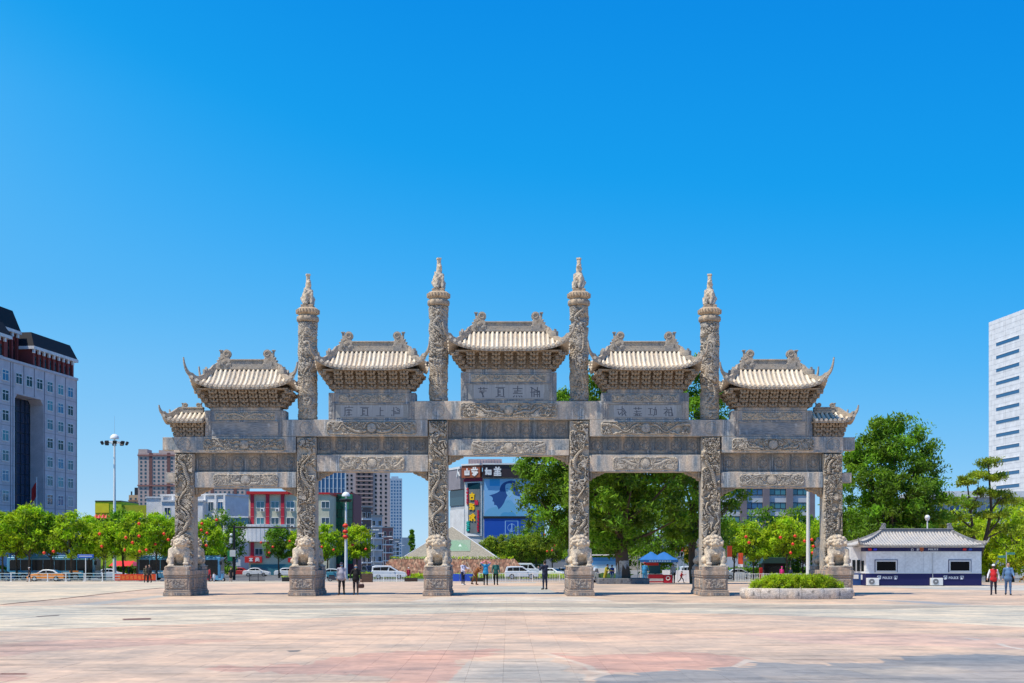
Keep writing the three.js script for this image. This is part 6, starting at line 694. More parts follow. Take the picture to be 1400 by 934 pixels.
{ // tree pit, notice board, market tent under the great tree, kiosk and flags to the right
  const tp = thing('tree_pit', 'low dark stone tree pit round the whitewashed trunk', 'tree pit', on(851, 97.6)); for (const [x0, x1, z0, z1] of [[-1.9, 1.9, 1.1, 1.5], [-1.9, 1.9, -1.5, -1.1], [-1.9, -1.5, -1.098, 1.098], [1.5, 1.9, -1.098, 1.098]]) mb().rbox(x0, x1, 0, 0.46, z0, z1, 0.03).build('kerb_stone', stone(0.30, 0.31, 0.33), tp); mb().box(-1.5, 1.5, 0, 0.3, -1.1, 1.1).build('soil', mat(0.05, 0.04, 0.03, 0.95), tp);
  const t = canvasTex(512, 384, (g, W, H) => { const gr = ['#2f7fc4', '#5aa2da', '#9cc8e6', '#dfe9ee', '#f0f2ee', '#b9cf9a']; gr.forEach((c, i) => { g.fillStyle = c; g.fillRect(0, i * H / 6, W, H / 6 + 1); }); g.fillStyle = '#4b7a3a'; for (let i = 0; i < 12; i++) { g.beginPath(); g.arc(i * 46, H * 0.86, 30 + (i % 3) * 12, 0, 6.3); g.fill(); } }); const nb = thing('advert_board', 'wide printed board with blue sky picture left of the whitewashed trunk', 'board', on(826, 128)); put('print', new THREE.BoxGeometry(2.6, 2.1, 0.06).translate(0, 1.45, 0), mat(0.9, 0.9, 0.9, 0.5, { map: t }), nb); mb().box(-1.4, -1.31, 0, 2.7, -0.08, 0.08).box(1.31, 1.4, 0, 2.7, -0.08, 0.08).box(-1.5, 1.5, 2.7, 2.82, -0.3, 0.3).build('frame', C.frame, nb);
  const T = thing('market_tent', 'blue pop up canopy tent with red counter under the trees', 'tent', on(899, 112)), bl = mat(0.02, 0.16, 0.50, 0.7, { side: THREE.DoubleSide }), hw = 1.65; const can = mb(); can.add(sheet(16, 10, (u, v) => { const x = mix(-hw, hw, u), z = mix(-1.3, 1.3, v); return [x, 2.05 + 0.75 * Math.max(0, 1 - Math.max(Math.abs(Math.abs(x) - 0.55) / 1.1, Math.abs(z) / 1.3)) + 0.02 * Math.sin(x * 9), z]; }, true)); can.build('canopy', bl, T); const vt = canvasTex(512, 48, (g, W, H) => { g.fillStyle = '#1f62ac'; g.fillRect(0, 0, W, H); g.fillStyle = '#a9c8e6'; for (let i = 0; i < 9; i++) g.fillRect(120 + i * 34, 14, 22, 20); }); const va = put('valance', new THREE.BoxGeometry(hw * 2, 0.22, 0.02).translate(0, 1.95, 1.31), mat(0.9, 0.9, 0.9, 0.7, { map: vt }), T); for (const x of [-1, 1]) for (const z of [-1, 1]) mb().box(x * 1.6 - 0.03, x * 1.6 + 0.03, 0, 2.05, z * 1.25 - 0.03, z * 1.25 + 0.03).build('leg', C.frame, T);
  const ct = thing('stall_counter', 'red striped stall counter with cool boxes under the blue tent', 'counter', on(898, 111.4)); mb().rbox(-0.75, 0.55, 0.08, 0.78, -0.3, 0.3, 0.03).build('counter', mat(0.5, 0.01, 0.03, 0.5), ct); mb().box(-0.72, 0.52, 0.2, 0.42, 0.3, 0.312).build('white_stripe', C.whitePaint, ct); mb().rbox(0.58, 1.3, 0.04, 0.74, -0.3, 0.32, 0.04).build('cool_box', mat(0.45, 0.0, 0.03, 0.4), ct); mb().add(new THREE.TorusGeometry(0.16, 0.04, 6, 16), M4([0.94, 0.45, 0.33])).build('emblem', C.whitePaint, ct); mb().box(-0.6, 0.4, 0.82, 1.7, -0.9, -0.85).build('back_cloth', mat(0.03, 0.14, 0.17, 0.8), ct); mb().box(-0.9, 0.2, 1.55, 1.8, -0.5, -0.45).build('red_board', C.red, ct);
  const K = thing('kiosk', 'dark kiosk with green black roof beyond the round planter', 'kiosk', on(1057, 172)); mb().rbox(-1.4, 1.4, 0, 2.3, -1, 1, 0.03).build('cabin', mat(0.03, 0.015, 0.01, 0.7), K); mb().ext([[-1.75, 0], [1.75, 0], [1.55, 0.75], [-1.4, 0.75]], 2.6, M4([0, 2.3, -1.3]), 0.02).build('roof', mat(0.02, 0.06, 0.06, 0.6), K); mb().box(-0.9, 0.9, 0.9, 1.9, 1.0, 1.04).build('hatch', C.windowDark, K); mb().rbox(-2.0, -1.6, 0.1, 1.7, 0.6, 1.1, 0.05).build('red_panel', C.red, K);
  for (const [px, py, lab] of [[998, 746, 'orange red street banner on a post beside the planter side column'], [1013, 756, 'lower orange banner on a post under the yellow green trees']]) { const dd = 150, h = wy(py, dd) - groundY(dd), b = thing('street_banner', lab, 'banner', on(px, dd)); mb().cyl([-0.35, 0, 0], [-0.35, h, 0], 0.03, 0.03, 6).build('post', C.steel, b); mb().rbox(-0.33, 0.25, h - 1.3, h, -0.01, 0.01, 0.005).build('cloth', mat(0.7, 0.08, 0.02, 0.7), b); mb().box(-0.33, 0.25, h - 1.65, h - 1.31, -0.01, 0.01).build('white_hem', C.whitePaint, b); }
  const rs = thing('direction_sign', 'green direction sign post near the right hand walkers', 'sign', on(1376, 104)); mb().cyl([0, 0, 0], [0, 2.6, 0], 0.04, 0.04, 8).build('post', C.steel, rs); for (const [y, s] of [[2.45, 1], [2.2, -1]]) mb().rbox(s > 0 ? 0.02 : -0.7, s > 0 ? 0.7 : -0.02, y - 0.09, y + 0.09, -0.02, 0.02, 0.01).build('sign_arm', mat(0.05, 0.22, 0.2, 0.5), rs);
  const ys = thing('shop_sign', 'yellow upright shop sign with red board behind the trees', 'sign', on(935, 176)); mb().cyl([0, 0, 0], [0, 4.4, 0], 0.07, 0.07, 8).build('post', C.steel, ys); mb().rbox(0.1, 0.9, 2.4, 4.6, -0.1, 0.1, 0.03).build('yellow_panel', mat(0.75, 0.42, 0.03, 0.5), ys); mb().rbox(-1.6, 0.05, 3.9, 4.4, -0.08, 0.08, 0.03).build('red_panel', C.red, ys);
}
// ---------------------------------------------------------------- vehicles (local: length along x, front at +x, wheels on 0)
function wheelOn(parent, x, z, r) { const s = Math.sign(z), t = put('wheel', new THREE.CylinderGeometry(r, r, 0.22, 20).rotateX(Math.PI / 2), C.rubber, parent); t.position.set(x, r, z - s * 0.1); const rim = mb().cyl([0, 0, 0.1 * s], [0, 0, 0.125 * s], r * 0.62, r * 0.6, 14); for (let k = 0; k < 5; k++) rim.box(-0.03, 0.03, 0, r * 0.58, 0.12 * s - 0.015, 0.12 * s + 0.015, M4([0, 0, 0], [0, 0, k * 1.2566])); put('rim', rim.geo(), C.steel, t); }
const paint = (r, g, b) => new THREE.MeshPhysicalMaterial({ color: lin(r, g, b), roughness: 0.35, clearcoat: 0.8, clearcoatRoughness: 0.08 });
const CARS = {
  sedan: { L: 4.6, W: 1.78, r: 0.32, wb: 1.36, body: [[-2.28, 0.32], [-2.3, 0.72], [-2.15, 0.94], [-1.55, 1.0], [1.15, 0.96], [2.05, 0.80], [2.3, 0.62], [2.3, 0.32]], cab: [[-1.65, 0.96], [-1.0, 1.36], [-0.4, 1.45], [0.35, 1.42], [1.3, 0.94]], glass: [[[-1.35, 1.0], [-0.9, 1.31], [-0.12, 1.39], [-0.12, 1.0]], [[-0.04, 1.0], [-0.04, 1.39], [0.3, 1.36], [0.95, 0.98]]] },
  suv: { L: 4.8, W: 1.88, r: 0.38, wb: 1.4, body: [[-2.38, 0.40], [-2.4, 1.0], [-2.3, 1.12], [1.1, 1.12], [2.15, 1.0], [2.4, 0.8], [2.4, 0.40]], cab: [[-2.34, 1.1], [-2.15, 1.72], [-1.6, 1.82], [0.15, 1.80], [1.2, 1.1]], glass: [[[-2.05, 1.16], [-1.95, 1.62], [-1.3, 1.68], [-1.3, 1.16]], [[-1.22, 1.16], [-1.22, 1.68], [-0.35, 1.70], [-0.35, 1.16]], [[-0.27, 1.16], [-0.27, 1.70], [0.1, 1.68], [0.9, 1.14]]] },
  minivan: { L: 4.95, W: 1.88, r: 0.36, wb: 1.5, body: [[-2.45, 0.34], [-2.47, 1.05], [-2.4, 1.18], [1.35, 1.12], [2.2, 0.98], [2.47, 0.78], [2.47, 0.34]], cab: [[-2.42, 1.16], [-2.35, 1.78], [-1.9, 1.9], [0.2, 1.88], [1.5, 1.1]], glass: [[[-2.25, 1.22], [-2.22, 1.66], [-1.2, 1.74], [-1.2, 1.22]], [[-1.14, 1.22], [-1.14, 1.74], [0.0, 1.76], [-0.2, 1.22]], [[0.02, 1.2], [0.14, 1.74], [1.15, 1.16]]] },
  van: { L: 5.2, W: 1.9, r: 0.36, wb: 1.6, body: [[-2.6, 0.36], [-2.6, 1.3], [1.9, 1.3], [2.5, 1.05], [2.6, 0.8], [2.6, 0.36]], cab: [[-2.6, 1.28], [-2.55, 2.2], [-2.2, 2.28], [1.1, 2.26], [2.0, 1.28]], glass: [[[0.55, 1.4], [0.6, 2.05], [1.05, 2.05], [1.65, 1.36]], [[-2.4, 1.4], [-2.4, 2.0], [-0.9, 2.0], [-0.9, 1.4]], [[-0.8, 1.4], [-0.8, 2.0], [0.45, 2.0], [0.4, 1.4]]] },
};
const protos = new Map();
function car(kind, label, px, d, turn, m, roofM, group) {
  const c = CARS[kind], key = kind, o = thing(kind === 'minivan' ? 'minivan' : kind === 'van' ? 'van' : 'car', label, 'car', [wx(px, d), groundY(d) - 0.015, -d], turn, group), w = c.W / 2;
  if (!protos.has(key)) { const b = mb(); b.ext(c.body, c.W - 0.1, M4([0, 0, -w + 0.05]), 0.05); const cab = mb(); cab.ext(c.cab, c.W - 0.34, M4([0, 0, -w + 0.17]), 0.06); protos.set(key, [b.geo(), cab.geo()]); }
  const [bg, cg] = protos.get(key); put('body', bg, m, o); put('cabin', cg, roofM || m, o);
  for (const s of [1, -1]) for (const g of c.glass) { const b = mb(); b.ext(g, 0.02, M4([0, 0, s > 0 ? w - 0.105 : -w + 0.085])); b.build('side_window', C.windowDark, o); }
  const q = c.cab, n = q.length, ws = (a, b, name) => { const g = mb(); const A = V(a[0], a[1], 0), B = V(b[0], b[1], 0), t = B.clone().sub(A), L = t.length(); g.box(-L * 0.42, L * 0.42, 0.055, 0.075, -w + 0.26, w - 0.26, M4([(a[0] + b[0]) / 2, (a[1] + b[1]) / 2, 0], [0, 0, Math.atan2(t.y, t.x)])); g.build(name, C.windowDark, o); }; ws(q[n - 2], q[n - 1], 'windscreen'); ws(q[0], q[1], 'rear_window');
  for (const s of [1, -1]) { const e = c.L / 2; mb().rbox(e - 0.16, e + 0.02, 0.62, 0.76, s * (w - 0.42) - 0.2, s * (w - 0.42) + 0.2, 0.04).build('headlight', C.frame, o); mb().rbox(-e - 0.02, -e + 0.1, 0.7, 0.86, s * (w - 0.3) - 0.16, s * (w - 0.3) + 0.16, 0.03).build('tail_light', C.red, o); for (const x of [-c.wb, c.wb]) wheelOn(o, x, s * w, c.r); mb().rbox(0.75, 0.95, 1.0, 1.14, s * (w + 0.05) - 0.08, s * (w + 0.05) + 0.08, 0.03).build('mirror', m, o); for (const x of [-0.9, 0.15]) mb().box(x, x + 0.16, 0.86, 0.9, s * (w + 0.012) - 0.01, s * (w + 0.012) + 0.01).build('door_handle', C.steel, o); }
  mb().box(-c.L / 2 + 0.1, c.L / 2 - 0.1, 0.26, 0.38, -w + 0.06, w - 0.06).build('underbody', C.rubber, o); return o;
}
const whiteP = paint(0.78, 0.79, 0.80), silver = paint(0.45, 0.47, 0.5), tealP = paint(0.03, 0.25, 0.33), redP = paint(0.5, 0.02, 0.02), navyP = paint(0.015, 0.02, 0.05), orangeP = paint(0.75, 0.24, 0.02), blueP = paint(0.05, 0.25, 0.45);
car('minivan', 'white minivan driving past the low dark planter box', 532, 187, 0, whiteP); car('suv', 'white off road car behind the barrier fence and tourists', 713, 186, 0, whiteP); car('van', 'white delivery van beyond the white off road car', 718, 226, 0, whiteP);
car('sedan', 'white saloon car behind the black barred barrier', 351, 226, 0, whiteP); car('sedan', 'white saloon car partly hidden by the bank side column', 394, 224, 0, whiteP); car('sedan', 'orange and white taxi behind the guard rail', 65, 161.8, Math.PI, orangeP, whiteP); car('sedan', 'white saloon car behind the lantern trees by the bus stop', 150, 188, 0.2, whiteP); car('sedan', 'blue car at the left end of the guard rail', -2, 166, 0, blueP);
car('sedan', 'teal taxi behind the walking man in the grey jacket', 452, 192, Math.PI, tealP, paint(0.6, 0.62, 0.62)); car('suv', 'dark blue car waiting at the mouth of the avenue', 506, 214, -1.2, navyP); car('sedan', 'silver saloon car right of the white delivery van', 770, 232, -0.5, silver); car('sedan', 'white saloon car beside the man in navy', 756, 214, -0.6, whiteP); car('sedan', 'white parked car behind the blue tent', 912, 150, 0, whiteP); car('sedan', 'white parked car left of the whitewashed trunk', 806, 128, 1.3, whiteP); car('sedan', 'silver car far right behind the walkers', 1399, 170, -1.3, silver); car('sedan', 'red car behind the traffic signal pole', 329, 236, 0, redP);
car('suv', 'white car in the shade below the yellow shop sign', 950, 190, 0, whiteP); car('sedan', 'silver parked car beyond the banner beside the planter side column', 1010, 186, 0, silver);
function bus(label, px0, px1, d, doorsRight) {
  const o = thing('city_bus', label, 'bus', [wx((px0 + px1) / 2, d), groundY(d) - 0.015, -d]), L = (px1 - px0) * d / F, h = L / 2, b = paint(0.06, 0.30, 0.50), z = 1.25; mb().rbox(-h, h, 0.34, 3.1, -z, z, 0.12, null, 2).build('body', b, o); mb().rbox(-h + 0.5, h - 0.5, 3.1, 3.32, -0.95, 0.95, 0.06).build('roof_unit', paint(0.10, 0.34, 0.52), o);
  const n = 7, w = (L - 1.3) / n; for (let i = 0; i < n; i++) { const x = -h + 0.35 + i * w; mb().rbox(x + 0.04, x + w - 0.04, 1.35, 2.75, z - 0.01, z + 0.02, 0.01).build('side_window', C.windowDark, o); mb().rbox(x + 0.04, x + w - 0.04, 1.35, 2.75, -z - 0.02, -z + 0.01, 0.01).build('side_window', C.windowDark, o); }
  const dx = doorsRight ? h - 1.55 : -h + 0.35; mb().box(dx, dx + 1.2, 0.5, 2.75, z, z + 0.035).build('door', C.windowDark, o); mb().box(-h + 0.2, h - 1.8, 0.98, 1.12, z, z + 0.02).build('stripe', C.whitePaint, o); mb().box(h - 3.4, h - 2.2, 1.14, 1.32, z, z + 0.022).build('route_display', mat(0.8, 0.25, 0.02, 0.5), o); mb().rbox(h - 0.02, h + 0.02, 1.3, 2.8, -1.05, 1.05, 0.01).build('windscreen', C.windowDark, o); for (const x of [-h + 2.2, h - 2.6]) for (const s of [1, -1]) wheelOn(o, x, s * z, 0.48); for (const s of [1, -1]) mb().rbox(h - 0.05, h + 0.06, 0.6, 0.85, s * 0.85 - 0.2, s * 0.85 + 0.2, 0.04).build('headlight', C.frame, o); mb().rbox(h - 0.1, h + 0.25, 2.1, 2.6, z, z + 0.14, 0.04).build('mirror', C.black, o); return o;
}
bus('blue city bus behind the street trees and the orange taxi', 14, 134, 170, true); bus('blue city bus with open door behind the outer left column', 190, 304, 171, true);
// scooters waiting at the crossing
function scooter(label, px, d, turn, m) { const o = thing('scooter', label, 'scooter', on(px, d), turn); wheelOn(o, -0.6, 0.08, 0.24); wheelOn(o, 0.62, 0.08, 0.24); mb().ext([[-0.85, 0.45], [-0.7, 0.72], [-0.1, 0.74], [0.0, 0.34], [0.35, 0.32], [0.5, 0.95], [0.6, 0.95], [0.66, 0.5], [0.5, 0.22], [-0.3, 0.22]], 0.26, M4([0, 0, -0.13]), 0.03).build('body', m, o); mb().rbox(-0.8, -0.1, 0.74, 0.84, -0.15, 0.15, 0.04).build('seat', C.rubber, o); mb().bar([0.55, 0.9, 0], [0.48, 1.12, 0], 0.05, 0.05).bar([0.48, 1.1, -0.3], [0.48, 1.1, 0.3], 0.04, 0.04).build('handlebar', C.darkMetal, o); }
scooter('red electric scooter waiting beside the open bus door', 281, 160, 0.4, redP); scooter('dark electric scooter waiting beside the red one', 286, 161.5, 0.1, navyP); scooter('blue electric scooter in front of the signal pole', 299, 160.5, -0.3, blueP); scooter('dark electric scooter behind the walking couple', 458, 160, 0.3, navyP); scooter('dark scooter parked by the blue barrier panels', 641, 156, 0.2, navyP);
// ---------------------------------------------------------------- people (local: feet on 0, facing +z)
const skinC = [0.55, 0.33, 0.23];
function handGeo(side, curl) {   // palm, four fingers of different length, thumb from the side; hanging down -y, palm facing inwards
  const f = []; const bone = (a, b, ra, rb) => f.push([a, b, ra, rb]);
  bone([0, 0.01, 0], [0, -0.075, 0], 0.026, 0.034); bone([0, -0.05, 0.02], [0, -0.08, -0.02], 0.026, 0.026);
  [[0.028, 0.070], [0.010, 0.082], [-0.009, 0.076], [-0.027, 0.058]].forEach(([z, l]) => { const k = -side * curl; const p1 = [k * l * 0.25, -0.09 - l * 0.5, z], p2 = [k * l * 0.75, -0.09 - l * 0.9, z]; bone([0, -0.085, z], p1, 0.0105, 0.0095); bone(p1, p2, 0.0095, 0.008); });
  bone([0, -0.03, 0.026], [-side * 0.012, -0.065, 0.058], 0.013, 0.011); bone([-side * 0.012, -0.065, 0.058], [-side * 0.02, -0.098, 0.066], 0.011, 0.009);
  return sdfGeo((x, y, z) => { let d = 1; for (const b of f) d = smin(d, capsule(x, y, z, ...b), 0.008); return d; }, [-0.09, -0.2, -0.08], [0.09, 0.05, 0.11], 40, () => skinC);
}
const HANDS = [handGeo(1, 0.5), handGeo(-1, 0.5)];
function headGeo(hair, skin, long) {
  return sdfGeo((x, y, z) => {
    let d = Math.hypot(x / 0.078, (y - 0.02) / 0.108, z / 0.095) - 1; d *= 0.078;
    d = smin(d, capsule(x, y, z, [0, -0.06, 0.03], [0, -0.085, 0.045], 0.05, 0.035), 0.03); d = smin(d, capsule(x, y, z, [0, 0.012, 0.09], [0, -0.02, 0.108], 0.012, 0.016), 0.012);
    for (const s of [-1, 1]) { d = smin(d, capsule(x, y, z, [s * 0.08, 0.015, -0.005], [s * 0.084, -0.02, 0], 0.014, 0.01), 0.008); d = smin(d, Math.hypot(x - s * 0.032, y - 0.012, z - 0.083) - 0.012, 0.004); }
    d = smin(d, capsule(x, y, z, [-0.02, -0.052, 0.09], [0.02, -0.052, 0.09], 0.009, 0.009), 0.006);
    const hd = Math.hypot(x / 0.092, (y - 0.045) / 0.105, (z + 0.018) / 0.104) - 1; if (z < 0.05 + (y - 0.05) * 0.5 || y > 0.1) d = Math.min(d, hd * 0.092);
    if (long) d = smin(d, capsule(x, y, z, [0, 0, -0.07], [0, -0.14, -0.075], 0.07, 0.055), 0.02);
    return d;
  }, [-0.13, -0.24, -0.16], [0.13, 0.18, 0.15], 40, (x, y, z) => { const hd = Math.hypot(x / 0.092, (y - 0.045) / 0.105, (z + 0.018) / 0.104) - 1; if ((hd < 0.06 && (z < 0.045 + (y - 0.05) * 0.5 || y > 0.1)) || (long && z < -0.02)) return hair; for (const s of [-1, 1]) { if (Math.hypot(x - s * 0.032, y - 0.012, z - 0.093) < 0.011) return [0.02, 0.015, 0.015]; if (Math.abs(y - 0.034) < 0.005 && Math.abs(x - s * 0.032) < 0.02 && z > 0.06) return hair; } if (Math.abs(y + 0.052) < 0.008 && Math.abs(x) < 0.024 && z > 0.08) return [0.42, 0.14, 0.12]; return skin; });
}
const cloth = new THREE.MeshStandardMaterial({ vertexColors: true, roughness: 0.85 });
function person(o) {
  const g = (a, p, out, side) => [side * Math.sin(out) * 1, -Math.cos(p) * Math.cos(out), Math.sin(p) * Math.cos(out)], H = o.h || 1.7, k = H / 1.72, P = thing('person', o.label, 'person', [wx(o.px, o.d), groundY(o.d) - (o.d > 95 ? 0.012 : 0), -o.d], o.turn || 0, o.group);
  const lean = o.lean || 0, hipY = 0.90 - (o.crouch || 0), rot = (v) => { const y = v[1] - hipY, z = v[2]; return [v[0], hipY + y * Math.cos(lean) - z * Math.sin(lean), z * Math.cos(lean) + y * Math.sin(lean)]; };
  const bones = [], add = (a, b, ra, rb, c) => bones.push([a, b, ra, rb, c]), w = o.wide || 1, top = o.top, leg = o.leg, sh = o.shoe || [0.02, 0.02, 0.02], sk = o.skin || skinC;
  add(rot([0, hipY, 0]), rot([0, 1.15, 0.0]), 0.145 * w, 0.15 * w, top); add(rot([0, 1.15, 0]), rot([0, 1.36, -0.01]), 0.15 * w, 0.12, top); for (const s of [-1, 1]) add(rot([0, 1.36, -0.01]), rot([s * 0.155, 1.375, -0.01]), 0.095, 0.075, top); add(rot([0, 1.38, -0.01]), rot([0, 1.50, 0.015]), 0.06, 0.052, o.neck || sk); add(rot([-0.06, hipY - 0.02, 0]), rot([0.06, hipY - 0.02, 0]), 0.125 * w, 0.125 * w, o.skirt || (o.coat ? top : leg));
  const wrists = []; for (const s of [-1, 1]) {
    const A = (s < 0 ? o.armR : o.armL) || [0.05, 0.16, 0.15], S0 = rot([s * 0.185, 1.38, -0.01]), u = g(0, A[0], A[1], s), E = [S0[0] + u[0] * 0.28, S0[1] + u[1] * 0.28, S0[2] + u[2] * 0.28], v = g(0, A[0] + A[2], A[3] ?? A[1] * 0.4, s), W = [E[0] + v[0] * 0.25, E[1] + v[1] * 0.25, E[2] + v[2] * 0.25]; add(S0, E, 0.066, 0.05, o.upper || top); add(E, W, 0.05, 0.036, o.bareArm ? sk : o.sleeve || top); wrists.push([W, v, s]);
    const L = (s < 0 ? o.legR : o.legL) || [0, 0], h = [s * 0.092, hipY - 0.03, 0], t = g(0, L[0], 0.03, s), K = [h[0] + t[0] * 0.41, h[1] + t[1] * 0.41, h[2] + t[2] * 0.41], q = g(0, L[0] - L[1], 0.01, s); let An = [K[0] + q[0] * 0.41, K[1] + q[1] * 0.41, K[2] + q[2] * 0.41]; add(h, K, 0.088 * w, 0.06, o.shorts ? leg : leg); add(K, An, 0.062, 0.042, o.shorts ? sk : leg); add([An[0], An[1] - 0.025, An[2] - 0.02], [An[0] + s * 0.02, An[1] - 0.042, An[2] + 0.15], 0.045, 0.036, sh);
  }
  if (o.flare) add([0, hipY + 0.05, 0], [0, hipY - 0.28, 0], 0.14, 0.21, o.skirt);
  const ys = bones.flatMap((b) => [b[0][1] - b[2], b[1][1] - b[3]]), low = Math.min(...ys), near = (x, y, z) => { let best = 9, c = top; for (const b of bones) { const q = capsule(x, y, z, ...b.slice(0, 4)); if (q < best) { best = q; c = b[4]; } } return c; };
  const X = bones.flatMap((b) => [b[0], b[1]]), mn = [0, 1, 2].map((i) => Math.min(...X.map((p) => p[i])) - 0.24), mx = [0, 1, 2].map((i) => Math.max(...X.map((p) => p[i])) + 0.24);
  const body = sdfGeo((x, y, z) => { let d = 9; for (const b of bones) { const q = capsule(x, y, z, b[0], b[1], b[2], b[3]); d = q < 0.1 || d > 5 ? smin(d, q, 0.045) : Math.min(d, q); } return d + 0.004 * Math.sin(x * 40 + y * 23) * Math.sin(y * 31 + z * 17); }, mn, mx, 58, near);
  const all = mb().add(body); const hp = rot([0, 1.60, 0.02]), hm = M4(hp, [lean * 0.7 + (o.nod || 0), o.headTurn || 0, 0]); all.add(headGeo(o.hair || [0.015, 0.012, 0.012], sk, o.long), hm);
  for (const [W, v, s] of wrists) { const q = new THREE.Quaternion().setFromUnitVectors(V(0, -1, 0), V(...v).normalize()); all.add(HANDS[s > 0 ? 0 : 1].clone(), new THREE.Matrix4().compose(V(...W), q, V(1, 1, 1))); }
  const geo = all.geo(); geo.translate(0, -low, 0); put('body', geo, cloth, P); P.scale.setScalar(k); const up = (p) => [p[0], p[1] - low, p[2]];
  const hd = new THREE.Matrix4().makeTranslation(0, -low, 0).multiply(hm);
  if (o.mask) mb().add(new THREE.SphereGeometry(0.088, 14, 8, 0.45, 2.25, 1.5, 0.95).scale(0.98, 1.12, 1.18), M4([0, 0.0, 0.012])).add(new THREE.TorusGeometry(0.08, 0.004, 4, 16), M4([0, -0.02, 0], [1.57, 0, 0])).build('face_mask', mat(...o.mask, 0.7, { side: THREE.DoubleSide }), P).applyMatrix4(hd);
  if (o.cap) mb().add(new THREE.SphereGeometry(0.108, 16, 8, 0, 6.2832, 0, 1.5), M4([0, 0.055, -0.012], [0, 0, 0], [0.92, 0.95, 1.05])).add(new THREE.CylinderGeometry(0.085, 0.09, 0.012, 14, 1, false, -1.2, 2.4), M4([0, 0.066, 0.075], [0.12, 0, 0], [1, 1, 1.1])).build('cap', mat(...o.cap, 0.8), P).applyMatrix4(hd);
  const wr = Object.fromEntries(wrists.map(([W, v, s]) => [s, [up(W), v]])); return { P, wr, k };
}
const hold = (q, s, down = 0.1) => { const [W, v] = q.wr[s]; return [W[0] + v[0] * down, W[1] + v[1] * down, W[2] + v[2] * down]; };
const worldOf = (q, p) => { q.P.updateMatrixWorld(true); return V(...p).applyMatrix4(q.P.matrixWorld).toArray(); };
{
  person({ label: 'man in pale grey jacket, dark cap and blue face mask walking under the gateway', px: 467, d: 69.2, h: 1.72, turn: -0.06, top: [0.36, 0.35, 0.42], leg: [0.008, 0.008, 0.012], coat: true, cap: [0.015, 0.02, 0.05], mask: [0.08, 0.35, 0.6], wide: 1.15, armL: [0.25, 0.14, 0.2], armR: [-0.2, 0.16, 0.25], legL: [-0.14, 0.1], legR: [0.18, 0.06] });
  const w = person({ label: 'woman in black jacket and blue face mask walking beside the man in grey', px: 486.5, d: 69.1, h: 1.62, turn: 0.05, top: [0.006, 0.006, 0.007], leg: [0.035, 0.03, 0.035], coat: true, mask: [0.08, 0.35, 0.6], wide: 1.12, armR: [0.1, 0.45, 0.5, 0.1], armL: [0.12, 0.3, 0.2], legL: [0.16, 0.05], legR: [-0.12, 0.08], hair: [0.01, 0.008, 0.008] });
  const hb = worldOf(w, hold(w, 1, 0.13)), b = thing('handbag', 'dark brown leather handbag carried by the woman in black', 'handbag', [hb[0] + 0.0, hb[1] - 0.36, hb[2]], 0.5); mb().rbox(-0.17, 0.17, 0, 0.22, -0.08, 0.08, 0.07, null, 3).build('bag', mat(0.06, 0.025, 0.02, 0.5), b); mb().tube([[-0.11, 0.2, 0], [-0.07, 0.36, 0], [0.07, 0.36, 0], [0.11, 0.2, 0]], 0.014, 6, 14).build('strap', mat(0.05, 0.02, 0.015, 0.5), b);
  const m = person({ label: 'man in navy clothes standing with a camera behind the gateway', px: 745, d: 79.6, h: 1.76, turn: -2.5, top: [0.010, 0.016, 0.045], leg: [0.012, 0.02, 0.06], wide: 1.12, armL: [0.75, 0.2, 1.3, -0.3], armR: [0.75, 0.2, 1.3, -0.3], hair: [0.03, 0.025, 0.02], legL: [0.03, 0.02], legR: [-0.03, 0.02] });
  const cp = worldOf(m, hold(m, 1, 0.1)), cq = worldOf(m, hold(m, -1, 0.1)); const cam = thing('camera', 'small black camera held by the man in navy', 'camera', [(cp[0] + cq[0]) / 2, (cp[1] + cq[1]) / 2 - 0.03, (cp[2] + cq[2]) / 2], -2.5); mb().rbox(-0.06, 0.06, 0, 0.08, -0.03, 0.03, 0.01).build('camera_body', C.black, cam); mb().cyl([0, 0.04, 0.03], [0, 0.04, 0.09], 0.03, 0.03, 10).build('lens', C.darkMetal, cam);
  const a = person({ label: 'tourist in white and lavender top with navy trousers holding a pale stick', px: 633, d: 91.8, h: 1.66, turn: 0.9, top: [0.60, 0.60, 0.75], leg: [0.01, 0.02, 0.07], shoe: [0.75, 0.75, 0.75], long: true, hair: [0.5, 0.36, 0.2], armL: [0.9, 0.2, 0.7], armR: [0.4, 0.1, 0.9], wide: 1.05 });
  const sp = worldOf(a, hold(a, 1, 0.1)), st = thing('walking_stick', 'pale slanting stick held by the tourist in lavender', 'stick', [sp[0], sp[1], sp[2]]); mb().cyl([0.25, -0.55, 0], [-0.35, 0.5, 0], 0.018, 0.018, 6).build('shaft', mat(0.7, 0.66, 0.5, 0.6), st); mb().sph([-0.35, 0.5, 0], 0.03, 1, 1, 1, 8).build('knob', C.black, st);
  const br = person({ label: 'tourist in brown clothes bending forward to take a picture', px: 650, d: 92.2, h: 1.62, turn: 1.1, top: [0.26, 0.10, 0.035], leg: [0.22, 0.085, 0.03], shoe: [0.12, 0.05, 0.03], lean: 0.75, armL: [1.0, 0.1, 0.9], armR: [1.0, 0.1, 0.9], legL: [0.12, 0.2], legR: [-0.28, 0.1], wide: 1.1, nod: -0.5 });
  person({ label: 'tourist in bright blue jacket with both arms raised to a pink hat', px: 664, d: 91.6, h: 1.72, turn: 0.05, top: [0.02, 0.30, 0.60], leg: [0.006, 0.006, 0.008], coat: true, sleeve: [0.75, 0.25, 0.35], cap: [0.75, 0.12, 0.16], wide: 1.15, armL: [2.3, 0.5, 0.55, -1.1], armR: [2.3, 0.5, 0.55, -1.1] });
